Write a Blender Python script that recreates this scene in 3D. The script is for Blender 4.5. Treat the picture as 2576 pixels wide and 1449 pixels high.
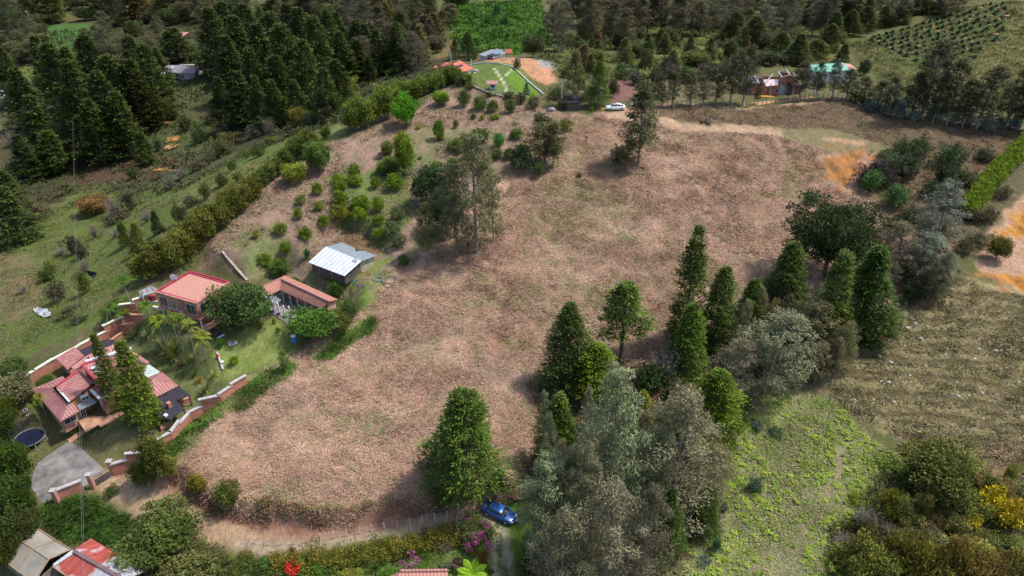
import bpy, math, random
import numpy as np
from mathutils import Vector, Matrix
R = math.radians
for o in list(bpy.data.objects): bpy.data.objects.remove(o)
SC = bpy.context.scene
COL = SC.collection
# ---------------------------------------------------------------- camera, sky, sun, exposure
FPX = 1820.0; CU, CV = 1288.0, 724.5; PITCH = R(31.0); CZ = 75.0
cam = bpy.data.cameras.new('camera'); camo = bpy.data.objects.new('camera', cam); COL.objects.link(camo)
cam.sensor_width = 36.0; cam.lens = 36.0 * FPX / 2576.0; cam.clip_start = 1.0; cam.clip_end = 5000.0
camo.location = (0, 0, CZ); camo.rotation_euler = (math.pi / 2 - PITCH, 0, 0)
SC.camera = camo
world = bpy.data.worlds.new("World"); SC.world = world; world.use_nodes = True
wn = world.node_tree; bg = wn.nodes['Background']
sky = wn.nodes.new('ShaderNodeTexSky'); sky.sky_type = 'NISHITA'; sky.sun_disc = False
SUN_EL, SUN_AZ = R(60), R(12)          # azimuth measured from +X towards +Y
sky.sun_elevation = SUN_EL; sky.sun_rotation = math.pi / 2 - SUN_AZ
sky.air_density = 1.0; sky.dust_density = 2.0
wn.links.new(sky.outputs[0], bg.inputs[0]); bg.inputs[1].default_value = 0.15
sd = bpy.data.lights.new('sun', 'SUN'); sd.energy = 2.9; sd.angle = R(4); sd.color = (1.0, 0.955, 0.89)
so = bpy.data.objects.new('sun', sd); COL.objects.link(so)
S = Vector((math.cos(SUN_EL) * math.cos(SUN_AZ), math.cos(SUN_EL) * math.sin(SUN_AZ), math.sin(SUN_EL)))
so.rotation_euler = S.to_track_quat('Z', 'Y').to_euler(); so.location = (40, 60, 200)
SC.view_settings.view_transform = 'Standard'; SC.view_settings.look = 'None'
SC.view_settings.exposure = 0.55; SC.view_settings.gamma = 1.0
SC.render.engine = 'CYCLES'
SC.cycles.max_bounces = 5; SC.cycles.diffuse_bounces = 2; SC.cycles.transparent_max_bounces = 4
SC.render.resolution_x = 1024; SC.render.resolution_y = 576

rng = np.random.default_rng(7); random.seed(7)
# ---------------------------------------------------------------- helpers: rays, noise, meshes
FW = np.array([0, math.cos(PITCH), -math.sin(PITCH)]); UP = np.array([0, math.sin(PITCH), math.cos(PITCH)])
def ray(u, v): return FW + (u - CU) / FPX * np.array([1, 0, 0]) + (CV - v) / FPX * UP
CAMP = np.array([0, 0, CZ])
def lerp(a, b, t): return a + (b - a) * t
_P = rng.random((256, 256))
def vnoise(x, y):
    xi = np.floor(x).astype(int); yi = np.floor(y).astype(int); fx = x - xi; fy = y - yi
    fx = fx * fx * (3 - 2 * fx); fy = fy * fy * (3 - 2 * fy)
    a = _P[xi & 255, yi & 255]; b = _P[(xi + 1) & 255, yi & 255]; c = _P[xi & 255, (yi + 1) & 255]; d = _P[(xi + 1) & 255, (yi + 1) & 255]
    return (a * (1 - fx) + b * fx) * (1 - fy) + (c * (1 - fx) + d * fx) * fy
def fbm(x, y, o=4):
    s = 0; a = .5; n = 0
    for i in range(o): s = s + a * vnoise(x * 2 ** i + 17.3 * i, y * 2 ** i + 5.1 * i); n += a; a *= .5
    return s / n
def sst(x, a, b):
    t = np.clip((x - a) / (b - a), 0, 1); return t * t * (3 - 2 * t)

def tag(o, label=None, cat=None, group=None, kind=None):
    if label: o['label'] = label
    if cat: o['category'] = cat
    if group: o['group'] = group
    if kind: o['kind'] = kind
    return o
def npmesh(name, V, F, mat=None, col=None, smooth=False):
    V = np.asarray(V, dtype=np.float32); F = np.asarray(F, dtype=np.int32)
    k = F.shape[1]; me = bpy.data.meshes.new(name)
    me.vertices.add(len(V)); me.vertices.foreach_set('co', V.ravel())
    me.loops.add(F.size); me.loops.foreach_set('vertex_index', F.ravel())
    me.polygons.add(len(F)); me.polygons.foreach_set('loop_start', np.arange(0, F.size, k, dtype=np.int32))
    try: me.polygons.foreach_set('loop_total', np.full(len(F), k, dtype=np.int32))
    except Exception: pass
    if smooth: me.polygons.foreach_set('use_smooth', np.ones(len(F), dtype=bool))
    me.update(calc_edges=True)
    if col is not None:
        for cn, arr in col.items():
            ca = me.color_attributes.new(cn, 'FLOAT_COLOR', 'POINT')
            a4 = np.ones((len(V), 4), dtype=np.float32); a4[:, :3] = arr; ca.data.foreach_set('color', a4.ravel())
    if mat: me.materials.append(mat)
    return me
def ob(name, data, parent=None, loc=None, rotz=None):
    o = bpy.data.objects.new(name, data); COL.objects.link(o)
    if parent: o.parent = parent
    if loc is not None: o.location = loc
    if rotz is not None: o.rotation_euler = (0, 0, rotz)
    return o

# ---------------------------------------------------------------- node materials
def newmat(name):
    m = bpy.data.materials.new(name); m.use_nodes = True; nt = m.node_tree
    return m, nt, nt.nodes['Principled BSDF']
def N(nt, t, **kw):
    n = nt.nodes.new(t)
    for k, v in kw.items(): setattr(n, k, v)
    return n
def simple(name, c, rough=.8, var=.25, scale=1.5, bump=0, metal=0, c2=None, spec=.3, coat=0, detail=6):
    m, nt, b = newmat(name)
    tc = N(nt, 'ShaderNodeTexCoord'); no = N(nt, 'ShaderNodeTexNoise'); no.inputs['Scale'].default_value = scale; no.inputs['Detail'].default_value = detail
    no.inputs['Roughness'].default_value = .65
    nt.links.new(tc.outputs['Object'], no.inputs['Vector'])
    r = N(nt, 'ShaderNodeValToRGB'); r.color_ramp.elements[0].position = .32; r.color_ramp.elements[1].position = .68
    lo = [x * (1 - var) for x in c]; hi = [min(1, x * (1 + var)) for x in c]
    if c2: lo = list(c2); hi = list(c)
    r.color_ramp.elements[0].color = (*lo, 1); r.color_ramp.elements[1].color = (*hi, 1)
    nt.links.new(no.outputs['Fac'], r.inputs[0]); nt.links.new(r.outputs[0], b.inputs['Base Color'])
    b.inputs['Roughness'].default_value = rough; b.inputs['Metallic'].default_value = metal
    b.inputs['Specular IOR Level'].default_value = spec
    if coat: b.inputs['Coat Weight'].default_value = coat; b.inputs['Coat Roughness'].default_value = .05
    if bump:
        bp = N(nt, 'ShaderNodeBump'); bp.inputs['Strength'].default_value = bump; bp.inputs['Distance'].default_value = .1
        nt.links.new(no.outputs['Fac'], bp.inputs['Height']); nt.links.new(bp.outputs[0], b.inputs['Normal'])
    return m
def uvribs(name, c, c2, pitch=.3, row=.4, rough=.7, bump=.6, metal=0, dirt=.5, stain=None, rib_shade=.5):
    """roof sheet: ribs run down the slope (uv in metres: u along the eave, v up the slope)"""
    m, nt, b = newmat(name); L = nt.links.new
    uv = N(nt, 'ShaderNodeUVMap'); sp = N(nt, 'ShaderNodeSeparateXYZ'); L(uv.outputs[0], sp.inputs[0])
    w = N(nt, 'ShaderNodeMath', operation='MULTIPLY'); L(sp.outputs[0], w.inputs[0]); w.inputs[1].default_value = 2 * math.pi / pitch
    s = N(nt, 'ShaderNodeMath', operation='SINE'); L(w.outputs[0], s.inputs[0])
    rr = N(nt, 'ShaderNodeMath', operation='FRACT'); q = N(nt, 'ShaderNodeMath', operation='DIVIDE'); L(sp.outputs[1], q.inputs[0]); q.inputs[1].default_value = row; L(q.outputs[0], rr.inputs[0])
    h = N(nt, 'ShaderNodeMath', operation='MULTIPLY_ADD'); L(s.outputs[0], h.inputs[0]); h.inputs[1].default_value = .5; L(rr.outputs[0], h.inputs[2])
    no = N(nt, 'ShaderNodeTexNoise'); no.inputs['Scale'].default_value = 1.1; no.inputs['Detail'].default_value = 8; no.inputs['Roughness'].default_value = .7; L(uv.outputs[0], no.inputs['Vector'])
    wn_ = N(nt, 'ShaderNodeTexWhiteNoise'); fl = N(nt, 'ShaderNodeVectorMath', operation='FLOOR'); dv = N(nt, 'ShaderNodeVectorMath', operation='DIVIDE'); L(uv.outputs[0], dv.inputs[0]); dv.inputs[1].default_value = (pitch, row, 1)
    L(dv.outputs[0], fl.inputs[0]); L(fl.outputs[0], wn_.inputs['Vector'])
    mx = N(nt, 'ShaderNodeMix', data_type='RGBA'); mx.inputs[6].default_value = (*c, 1); mx.inputs[7].default_value = (*c2, 1)
    ad = N(nt, 'ShaderNodeMath', operation='MULTIPLY_ADD'); L(wn_.outputs[0], ad.inputs[0]); ad.inputs[1].default_value = .5
    rp = N(nt, 'ShaderNodeMapRange'); rp.inputs[1].default_value = .35; rp.inputs[2].default_value = .65; rp.inputs[3].default_value = -.1; rp.inputs[4].default_value = dirt
    L(no.outputs['Fac'], rp.inputs[0]); L(rp.outputs[0], ad.inputs[2]); L(ad.outputs[0], mx.inputs[0])
    dk = N(nt, 'ShaderNodeMapRange'); dk.inputs[1].default_value = -1; dk.inputs[2].default_value = -.2; dk.inputs[3].default_value = rib_shade; dk.inputs[4].default_value = 1; L(s.outputs[0], dk.inputs[0])  # shading of the grooves between ribs is painted into the roof colour
    mu = N(nt, 'ShaderNodeVectorMath', operation='SCALE'); L(mx.outputs[2], mu.inputs[0]); L(dk.outputs[0], mu.inputs['Scale'])
    out = mu.outputs[0]
    if stain:
        n2 = N(nt, 'ShaderNodeTexNoise'); n2.inputs['Scale'].default_value = .28; n2.inputs['Detail'].default_value = 5; L(uv.outputs[0], n2.inputs['Vector'])
        m3 = N(nt, 'ShaderNodeMapRange'); m3.inputs[1].default_value = .52; m3.inputs[2].default_value = .6; L(n2.outputs['Fac'], m3.inputs[0])
        mm = N(nt, 'ShaderNodeMix', data_type='RGBA'); L(m3.outputs[0], mm.inputs[0]); L(out, mm.inputs[6]); mm.inputs[7].default_value = (*stain, 1); out = mm.outputs[2]
    L(out, b.inputs['Base Color'])
    bp = N(nt, 'ShaderNodeBump'); bp.inputs['Strength'].default_value = bump; bp.inputs['Distance'].default_value = .08; L(h.outputs[0], bp.inputs['Height']); L(bp.outputs[0], b.inputs['Normal'])
    b.inputs['Roughness'].default_value = rough; b.inputs['Metallic'].default_value = metal
    return m
def brickmat(name, c1, c2, mortar, scale=1.0, bw=.5, bh=.25):
    m, nt, b = newmat(name); L = nt.links.new
    uv = N(nt, 'ShaderNodeUVMap'); br = N(nt, 'ShaderNodeTexBrick'); L(uv.outputs[0], br.inputs['Vector'])
    br.inputs['Color1'].default_value = (*c1, 1); br.inputs['Color2'].default_value = (*c2, 1); br.inputs['Mortar'].default_value = (*mortar, 1)
    br.inputs['Scale'].default_value = scale; br.inputs['Brick Width'].default_value = bw; br.inputs['Row Height'].default_value = bh; br.inputs['Mortar Size'].default_value = .03
    no = N(nt, 'ShaderNodeTexNoise'); no.inputs['Scale'].default_value = .8; no.inputs['Detail'].default_value = 8; L(uv.outputs[0], no.inputs['Vector'])
    mr = N(nt, 'ShaderNodeMapRange'); mr.inputs[1].default_value = .3; mr.inputs[2].default_value = .7; mr.inputs[3].default_value = .6; mr.inputs[4].default_value = 1.25; L(no.outputs['Fac'], mr.inputs[0])
    mu = N(nt, 'ShaderNodeVectorMath', operation='SCALE'); L(br.outputs['Color'], mu.inputs[0]); L(mr.outputs[0], mu.inputs['Scale']); L(mu.outputs[0], b.inputs['Base Color'])
    b.inputs['Roughness'].default_value = .9
    return m
def leafmat(name, trans=.25, rough=.6, gloss=.2):
    m, nt, b = newmat(name); L = nt.links.new
    at = N(nt, 'ShaderNodeAttribute'); at.attribute_name = 'col'; oi = N(nt, 'ShaderNodeObjectInfo')
    mu = N(nt, 'ShaderNodeVectorMath', operation='MULTIPLY'); L(at.outputs['Color'], mu.inputs[0]); L(oi.outputs['Color'], mu.inputs[1])
    L(mu.outputs[0], b.inputs['Base Color']); b.inputs['Roughness'].default_value = rough; b.inputs['Specular IOR Level'].default_value = gloss
    t = N(nt, 'ShaderNodeBsdfTranslucent'); L(mu.outputs[0], t.inputs[0]); ms = N(nt, 'ShaderNodeMixShader'); ms.inputs[0].default_value = trans
    L(b.outputs[0], ms.inputs[1]); L(t.outputs[0], ms.inputs[2]); L(ms.outputs[0], nt.nodes['Material Output'].inputs[0])
    return m
def attrmat(name, rough=.95):
    m, nt, b = newmat(name); at = N(nt, 'ShaderNodeAttribute'); at.attribute_name = 'col'
    nt.links.new(at.outputs['Color'], b.inputs['Base Color']); b.inputs['Roughness'].default_value = rough; b.inputs['Specular IOR Level'].default_value = .15
    return m
M_leaf = leafmat('leaf'); M_bark = simple('bark', (.16, .12, .09), var=.45, scale=3); M_pale = simple('pale_bark', (.25, .21, .175), var=.4, scale=3)
M_grassb = attrmat('grass_blades')

# ---------------------------------------------------------------- terrain from sight lines with known distance
def plane_t(u, v):                       # the hillside the field lies on: z = 75-83.3 + 0.206 y
    d = ray(u, v); return -83.3 / (d[2] - .206 * d[1])
CP = []
for u, v in [(1215,1293),(1540,270),(700,1200),(1000,900),(1500,600),(1300,450),(1800,400),(2100,500),(1900,900),(2300,900),(2576,700),(2200,1300),(2576,1400),(1700,1440),(1288,1449),(800,1449),(300,1300),(100,1449),(200,1120),(480,880),(700,780),(860,660),(950,480),(1000,330),(1130,250),(1250,215),(620,500),(420,690),(720,410),(880,320),(2576,330),(1480,1000),(600,1000),(330,900)]:
    CP.append((u, v, plane_t(u, v)))
CP += [(480,470,158),(800,325,172),(1100,190,182),(100,800,128),(0,900,118),(0,1100,102),(230,700,145),(50,600,172),(300,560,172),(200,450,208),(430,400,210),(650,330,215),
       (450,280,238),(440,190,265),(0,300,255),(100,170,300),(800,200,245),(1000,200,213),(0,0,430),(600,0,380),(1000,30,330),(1250,60,290),(1250,128,235),(1600,100,250),
       (1600,200,192),(1800,0,320),(2000,60,285),(2300,0,300),(2150,100,250),(2300,230,200),(2576,100,245),(2576,0,275),(1930,240,180),(2100,243,172),(1250,165,182),(1360,165,188),(1400,230,175),(2420,250,190),(1700,262,168)]
PX = []; 
for u, v, t in CP:
    P = CAMP + ray(u, v) * t; PX.append(P)
PX = np.array(PX)
EX = np.array([(-700,900,40),(0,1000,45),(700,900,60),(-600,400,0),(650,400,40),(350,100,14),(-300,90,-5),(0,-60,-14),(-300,-100,-20),(300,-60,0),(-350,650,20),(350,650,45),(0,620,25),(-150,520,8),(200,480,25)], float)
PT = np.vstack([PX, EX])
def _k(d): return d
A = _k(np.linalg.norm(PT[:, None, :2] - PT[None, :, :2], axis=2)); n = len(PT)
Mx = np.zeros((n + 3, n + 3)); Mx[:n, :n] = A - np.eye(n) * .5; Mx[:n, n] = 1; Mx[:n, n + 1:] = PT[:, :2]; Mx[n, :n] = 1; Mx[n + 1:, :n] = PT[:, :2].T
rhs = np.zeros(n + 3); rhs[:n] = PT[:, 2]; CO = np.linalg.solve(Mx, rhs)
def axis(a0, f0, f1, a1, s, g):
    c = list(np.arange(f0, f1, s)); x = c[-1]; st = s
    while x < a1: st *= g; x += min(st, 9); c.append(x)
    x = c[0]; st = s
    while x > a0: st *= g; x -= min(st, 9); c.insert(0, x)
    return np.array(c)
GX = axis(-480, -98, 112, 480, .6, 1.028); GY = axis(-50, 50, 185, 900, .55, 1.016)
XX, YY = np.meshgrid(GX, GY)
xs, ys = XX.ravel(), YY.ravel(); Z = np.zeros(len(xs))
for i in range(0, len(xs), 20000):
    a, b_ = xs[i:i + 20000], ys[i:i + 20000]; d = np.sqrt((a[:, None] - PT[None, :, 0]) ** 2 + (b_[:, None] - PT[None, :, 1]) ** 2)
    Z[i:i + 20000] = _k(d) @ CO[:n] + CO[n] + CO[n + 1] * a + CO[n + 2] * b_
Z += (fbm(xs / 14, ys / 14, 3) - .5) * 1.1 * sst(ys, 150, 260) + (fbm(xs / 30, ys / 30, 2) - .5) * 1.2
Z = Z.reshape(XX.shape)
def ground(x, y):
    x = np.asarray(x, float); y = np.asarray(y, float)
    i = np.clip(np.searchsorted(GX, x) - 1, 0, len(GX) - 2); j = np.clip(np.searchsorted(GY, y) - 1, 0, len(GY) - 2)
    fx = np.clip((x - GX[i]) / (GX[i + 1] - GX[i]), 0, 1); fy = np.clip((y - GY[j]) / (GY[j + 1] - GY[j]), 0, 1)
    return (Z[j, i] * (1 - fx) + Z[j, i + 1] * fx) * (1 - fy) + (Z[j + 1, i] * (1 - fx) + Z[j + 1, i + 1] * fx) * fy
TS = np.concatenate([np.arange(45, 200, .4), np.arange(200, 800, 1.0)])
def hit(u, v, off=0.0):
    d = ray(u, v); P = CAMP + TS[:, None] * d; g = ground(P[:, 0], P[:, 1]) + off; k = np.argmax(P[:, 2] < g)
    if k == 0: k = len(TS) - 1
    a = P[k - 1, 2] - g[k - 1]; b = g[k] - P[k, 2]; t = TS[k - 1] + (TS[k] - TS[k - 1]) * a / max(a + b, 1e-9)
    Q = CAMP + t * d; return np.array([Q[0], Q[1], Q[2] - off]), t
def onz(u, v, z):
    d = ray(u, v); t = (z - CZ) / d[2]; return CAMP + t * d
def sdist(px, py, poly):
    """signed distance (+ inside) of points to polygon"""
    n_ = len(poly); best = np.full(px.shape, 1e9); ins = np.zeros(px.shape, bool)
    for k in range(n_):
        x1, y1 = poly[k][:2]; x2, y2 = poly[(k + 1) % n_][:2]
        ex, ey = x2 - x1, y2 - y1; L2 = ex * ex + ey * ey + 1e-9; t = np.clip(((px - x1) * ex + (py - y1) * ey) / L2, 0, 1)
        best = np.minimum(best, (px - x1 - t * ex) ** 2 + (py - y1 - t * ey) ** 2)
        c = ((y1 > py) != (y2 > py)) & (px < (x2 - x1) * (py - y1) / (y2 - y1 + 1e-12) + x1); ins ^= c
    d = np.sqrt(best); return np.where(ins, d, -d)
def pathdist(px, py, pts):
    best = np.full(px.shape, 1e9)
    for k in range(len(pts) - 1):
        x1, y1 = pts[k][:2]; x2, y2 = pts[k + 1][:2]; ex, ey = x2 - x1, y2 - y1; L2 = ex * ex + ey * ey + 1e-9
        t = np.clip(((px - x1) * ex + (py - y1) * ey) / L2, 0, 1); best = np.minimum(best, (px - x1 - t * ex) ** 2 + (py - y1 - t * ey) ** 2)
    return np.sqrt(best)
# field raised above the lane by a bank
BANK = [hit(u, v, 1.9)[0] for u, v in [(395,1195),(440,1180),(520,1240),(640,1275),(760,1292),(900,1287),(1000,1266),(1100,1246),(1200,1232),(1290,1215)]]
FIELD_R = BANK + [hit(u, v)[0] for u, v in [(1330,1100),(1300,900),(1000,720),(820,840),(620,950),(470,1060),(380,1140)]]
sd_ = sdist(XX, YY, FIELD_R); bd_ = pathdist(XX, YY, BANK)
Z = Z + 1.9 * sst(sd_, -1.0, .6) * np.exp(-np.maximum(bd_ - 3, 0) / 16)
# level pads cut into the slope (pixel outline, reference pixel)
PADS = [([(772,690),(775,640),(815,600),(870,575),(925,600),(960,640),(985,690),(900,745),(850,735)], (850,708), .6),
        ([(70,985),(140,920),(300,850),(370,880),(490,980),(480,1060),(390,1090),(300,1075),(220,1120),(130,1090)], (290,1075), 0),
        ([(410,800),(395,760),(500,690),(590,730),(600,800),(520,840)], (520,826), 0),
        ([(655,790),(650,730),(710,690),(860,760),(830,820),(770,830),(725,822)], (724,812), 0),
        ([(60,1190),(140,1110),(180,1115),(290,1205),(215,1235),(130,1275),(95,1265)], (180,1215), 0),
        ([(1525,290),(1520,268),(1660,268),(1660,300)], (1550,282), 0)]
PADZ = []
for pl, ref, o_ in PADS:
    z0 = hit(*ref)[0][2] + o_; PADZ.append(z0); w = [onz(u, v, z0) for u, v in pl]
    s_ = sst(sdist(XX, YY, w), -2.2 if pl[0] == (772,690) else -5, -.2); Z = Z * (1 - s_) + z0 * s_
Zbase = Z.copy()
# ---------------------------------------------------------------- ground zones
def gp(pts): return [hit(u, v)[0] for u, v in pts]
nzx = (fbm(xs / 3.0, ys / 3.0, 4) - .5) * 5; nzy = (fbm(xs / 3.0 + 40, ys / 3.0 + 9, 4) - .5) * 5
CA = np.zeros((len(xs), 3)); CB = np.zeros((len(xs), 3))
CA[:] = (.085, .10, .032); CB[:] = (.13, .105, .055)
def zone(poly, a, b, soft=.8, world_poly=False, rag=1.0):
    w = poly if world_poly else gp(poly)
    s = sst(sdist(xs + nzx * rag, ys + nzy * rag, w), -soft, soft)[:, None]
    CA[:] = CA * (1 - s) + np.array(a) * s; CB[:] = CB * (1 - s) + np.array(b) * s
def strip(path, width, a, b, soft=.4, rag=.25, amt=1.0):
    w = gp(path); s = (amt * (1 - sst(pathdist(xs + nzx * rag, ys + nzy * rag, w), width - soft, width + soft)))[:, None]
    CA[:] = CA * (1 - s) + np.array(a) * s; CB[:] = CB * (1 - s) + np.array(b) * s
GRASS = (.10, .15, .03); DRY = (.40, .25, .165); PINK = (.33, .205, .14); STRAW = (.42, .31, .18); SOIL = (.14, .075, .05)
# far woods floor
zone([(0,60),(1100,10),(1150,190),(900,300),(830,310),(650,380),(480,470),(420,500),(0,480)], (.075,.052,.034), (.045,.058,.02))
zone([(380,210),(530,200),(580,330),(600,420),(520,470),(430,480),(300,450),(380,330)], (.10,.085,.045), (.06,.09,.025))
zone([(150,395),(330,370),(480,400),(400,450),(200,460)], (.115,.055,.042), (.075,.06,.03))
zone([(100,60),(260,60),(250,120),(130,150)], (.06,.14,.035), (.07,.12,.03)); zone([(20,170),(110,170),(120,210),(30,215)], (.13,.15,.04), (.10,.13,.035))
# valley pasture on the left
zone([(0,640),(0,930),(300,790),(420,640),(520,520),(640,420),(830,320),(700,360),(480,460),(200,470),(100,560)], (.115,.125,.042), (.10,.14,.03))
zone([(0,640),(80,640),(110,740),(60,800),(0,810)], (.19,.14,.075), (.12,.12,.045))
zone([(430,500),(620,420),(840,310),(860,330),(640,470),(480,560)], (.19,.17,.07), (.12,.16,.04))
# bright bank top centre
zone([(1110,10),(1360,0),(1380,110),(1300,140),(1150,100)], (.085, .17, .02), (.06, .12, .02)); zone([(1180,20),(1300,30),(1290,90),(1190,80)], (.04,.13,.03), (.07,.17,.03))
zone([(1060,100),(1150,90),(1160,140),(1080,150)], (.17,.13,.06), (.12,.11,.04))
zone([(1290,100),(2100,0),(2160,100),(1900,180),(1560,200),(1400,180)], (.115,.12,.04), (.08,.10,.03)); zone([(1560,120),(2050,60),(2020,110),(1600,160)], (.16,.17,.055), (.10,.13,.035))
# right hill
zone([(2120,110),(2400,20),(2576,0),(2576,310),(2250,230),(2150,150)], (.13,.13,.05), (.10,.115,.035))
zone([(2190,85),(2545,8),(2530,80),(2390,195),(2240,160)], (.085,.12,.035), (.12,.13,.04), rag=.3)
zone([(2550,0),(2640,0),(2640,240),(2380,230),(2460,150),(2540,80)], (.18,.155,.06), (.14,.13,.045), rag=.2)
# dry field, whole hillside
zone([(440,1185),(380,1150),(470,1050),(640,940),(900,790),(1010,690),(1080,610),(1180,520),(1290,420),(1440,330),(1500,285),(1640,265),(1850,270),(2100,246),(2260,290),(2400,318),(2700,335),(2700,600),(2380,640),(2300,720),(2130,860),(2080,900),(1900,1020),(1840,1100),(1350,1280),(1290,1230),(1100,1243),(900,1285),(760,1290),(640,1272),(520,1235)], DRY, PINK)
zone([(1640,272),(1850,275),(2100,250),(2260,292),(2640,330),(2640,420),(2400,470),(2250,380),(2000,330),(1660,305)], (.20,.135,.085), (.12,.10,.05))
zone([(2250,400),(2576,330),(2560,420),(2400,620),(2200,560),(2150,480)], (.20,.125,.085), (.11,.10,.045))
zone([(1300,720),(1700,620),(2000,700),(1700,940),(1440,1000)], (.31,.21,.13), (.24,.17,.09))
zone([(1300,1000),(1480,960),(1400,1250),(1300,1240)], (.30,.19,.13), (.13,.15,.05)); zone([(1340,960),(1700,900),(1760,1020),(1500,1200),(1360,1180)], (.23,.14,.095), (.12,.10,.05))
zone([(1360,400),(1600,330),(1560,600),(1300,760)], (.34,.24,.14), (.20,.18,.075))
strip([(1560,292),(1650,300),(1720,318),(1850,322),(1960,330)], 1.6, (.42, .29, .18), (.34, .23, .15), soft=1.2, rag=.9)
zone([(1960,322),(2100,325),(2250,375),(2230,390),(2080,378),(1980,350)], (.21, .175, .09), (.17, .145, .075))
strip([(2080,350),(2140,357),(2170,360)], .9, (.42, .26, .15), (.36, .23, .13), soft=.8)
zone([(2110,378),(2170,383),(2215,392),(2190,412),(2168,430),(2155,470),(2135,500),(2100,470),(2080,440),(2040,420),(2060,395)], (.42, .18, .055), (.27, .14, .06), rag=2.2, soft=1.5); 
# orchard
zone([(500,660),(620,510),(720,420),(860,350),(960,310),(1120,225),(1360,270),(1470,290),(1400,400),(1230,450),(1060,600),(1010,690),(850,740),(700,690),(640,700)], (.30,.19,.145), (.20,.155,.10))
zone([(820,440),(1040,400),(1040,560),(960,640),(860,560)], (.15,.15,.07), (.11,.17,.04)); zone([(570,600),(700,560),(760,640),(640,690)], (.14,.17,.06), (.22,.17,.10)); zone([(1040,310),(1260,330),(1240,420),(1060,430)], (.22,.17,.10), (.15,.155,.07))
zone([(1350,300),(1500,290),(1400,430),(1260,440)], (.27,.17,.11), (.13,.13,.05))
# shed yard: greener, raw cut bank behind
zone([(770,690),(830,660),(960,645),(985,690),(930,770),(850,745)], (.13,.19,.04), (.20,.17,.09)); zone([(795,640),(880,580),(930,600),(955,640),(900,650),(800,655)], (.17,.105,.06), (.22,.13,.07))
# green edge strips of the field
strip([(800,900),(890,830),(930,790)], 1.6, (.10,.20,.03), (.14,.20,.04), soft=1.2, rag=.5); strip([(440,1160),(500,1060),(600,990),(700,930)], 1.5, (.11,.20,.03), (.22,.22,.08), soft=1.2, rag=.5); zone([(420,1100),(480,1085),(470,1140),(410,1145)], (.07,.16,.025), (.09,.16,.03))
# garden of the houses
zone([(290,860),(420,760),(560,830),(720,830),(740,880),(640,940),(480,1060),(420,1090),(330,1000)], (.13,.14,.055), (.085,.11,.035)); zone([(560,860),(700,800),(745,870),(620,940),(520,960)], (.20,.23,.07), (.15,.19,.05))
zone([(200,1140),(320,1060),(420,1080),(370,1130),(270,1180)], (.17,.15,.065), (.13,.13,.05)); zone([(0,1100),(90,1060),(150,1110),(70,1180),(0,1200)], (.14,.14,.06), (.10,.11,.04))
# below the gate
zone([(90,1290),(230,1255),(310,1290),(300,1380),(220,1350),(140,1330)], (.05, .09, .02), (.07, .115, .025)); zone([(580,1400),(1200,1310),(1230,1449),(1230,1560),(560,1560)], (.11,.17,.035), (.13,.15,.05))
# lane
LANE = [(262,1205),(330,1240),(430,1290),(520,1330),(640,1355),(760,1362),(900,1348),(1040,1318),(1150,1292),(1220,1275)]
zone([(250,1180),(330,1190),(400,1200),(500,1262),(640,1312),(770,1325),(900,1315),(1030,1290),(1150,1262),(1290,1235),(1290,1290),(1230,1325),(1000,1350),(850,1378),(720,1392),(600,1385),(480,1350),(330,1290),(235,1225)], (.38, .26, .16), (.31, .20, .125), rag=.3)
strip([(400,1200),(460,1240),(540,1290),(640,1322),(760,1338),(900,1325),(1000,1300),(1100,1268)], .9, (.20,.10,.07), (.30,.17,.11), rag=.5)
strip([(600,1372),(720,1380),(860,1365),(1000,1338),(1150,1306)], .55, (.34,.27,.19), (.32,.25,.17))
strip([(300,1215),(400,1265),(500,1312)], .35, (.40,.30,.19), (.35,.26,.16)); strip([(290,1235),(380,1285),(470,1330)], .35, (.40,.30,.19), (.35,.26,.16))
zone([(1270,1262),(1330,1245),(1330,1449),(1215,1449),(1235,1340)], (.10,.20,.025), (.12,.18,.03), rag=.3)
strip([(1215,1300),(1262,1340),(1285,1400),(1290,1520)], .5, (.42,.35,.27), (.36,.29,.21)); strip([(1228,1318),(1245,1360),(1252,1420),(1252,1520)], .5, (.42,.35,.27), (.36,.29,.21))
# woodland ground right centre
zone([(1340,1250),(1850,1120),(1800,1300),(1700,1449),(1680,1560),(1310,1560)], (.10,.085,.045), (.07,.085,.03)); zone([(1880,1000),(2100,700),(2240,800),(2060,920),(1900,1010)], (.15,.10,.065), (.10,.09,.045))
# fern slope
zone([(1850,1150),(1870,1060),(1990,990),(2110,1030),(2290,1190),(2200,1300),(2100,1449),(2050,1560),(1640,1560),(1760,1360)], (.20,.21,.07), (.13,.20,.04))
strip([(2118,1120),(2110,1180),(2090,1230),(2060,1290),(2020,1340),(1990,1400),(1950,1460)], 1.0, (.24, .21, .12), (.22, .17, .12), rag=1.1, soft=1.0, amt=.8)
# terraced pasture
zone([(2110,870),(2260,740),(2390,690),(2720,760),(2720,1230),(2560,1200),(2290,1120),(2090,1010),(2060,930)], (.29, .235, .12), (.23, .20, .09)); zone([(2290,1100),(2720,1130),(2720,1500),(2600,1480),(2500,1300),(2350,1230)], (.25,.15,.095), (.20,.15,.075))
zone([(2200,1210),(2400,1180),(2560,1250),(2576,1560),(2080,1560),(2110,1400)], (.14,.125,.05), (.09,.12,.03))
zone([(2470,560),(2576,500),(2700,480),(2700,760),(2560,740),(2470,690)], (.42, .27, .18), (.36, .22, .14), rag=1.3, soft=1.4); zone([(2500,590),(2640,480),(2640,590)], (.52, .25, .05), (.36, .17, .05), rag=1.2, soft=1.2); zone([(2450,680),(2640,700),(2640,760),(2540,725)], (.50, .22, .04), (.36, .16, .05), rag=1.2, soft=1.2)
zone([(2400,560),(2576,380),(2620,400),(2560,500),(2480,590),(2420,640)], (.12,.10,.055), (.09,.09,.04))
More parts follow.
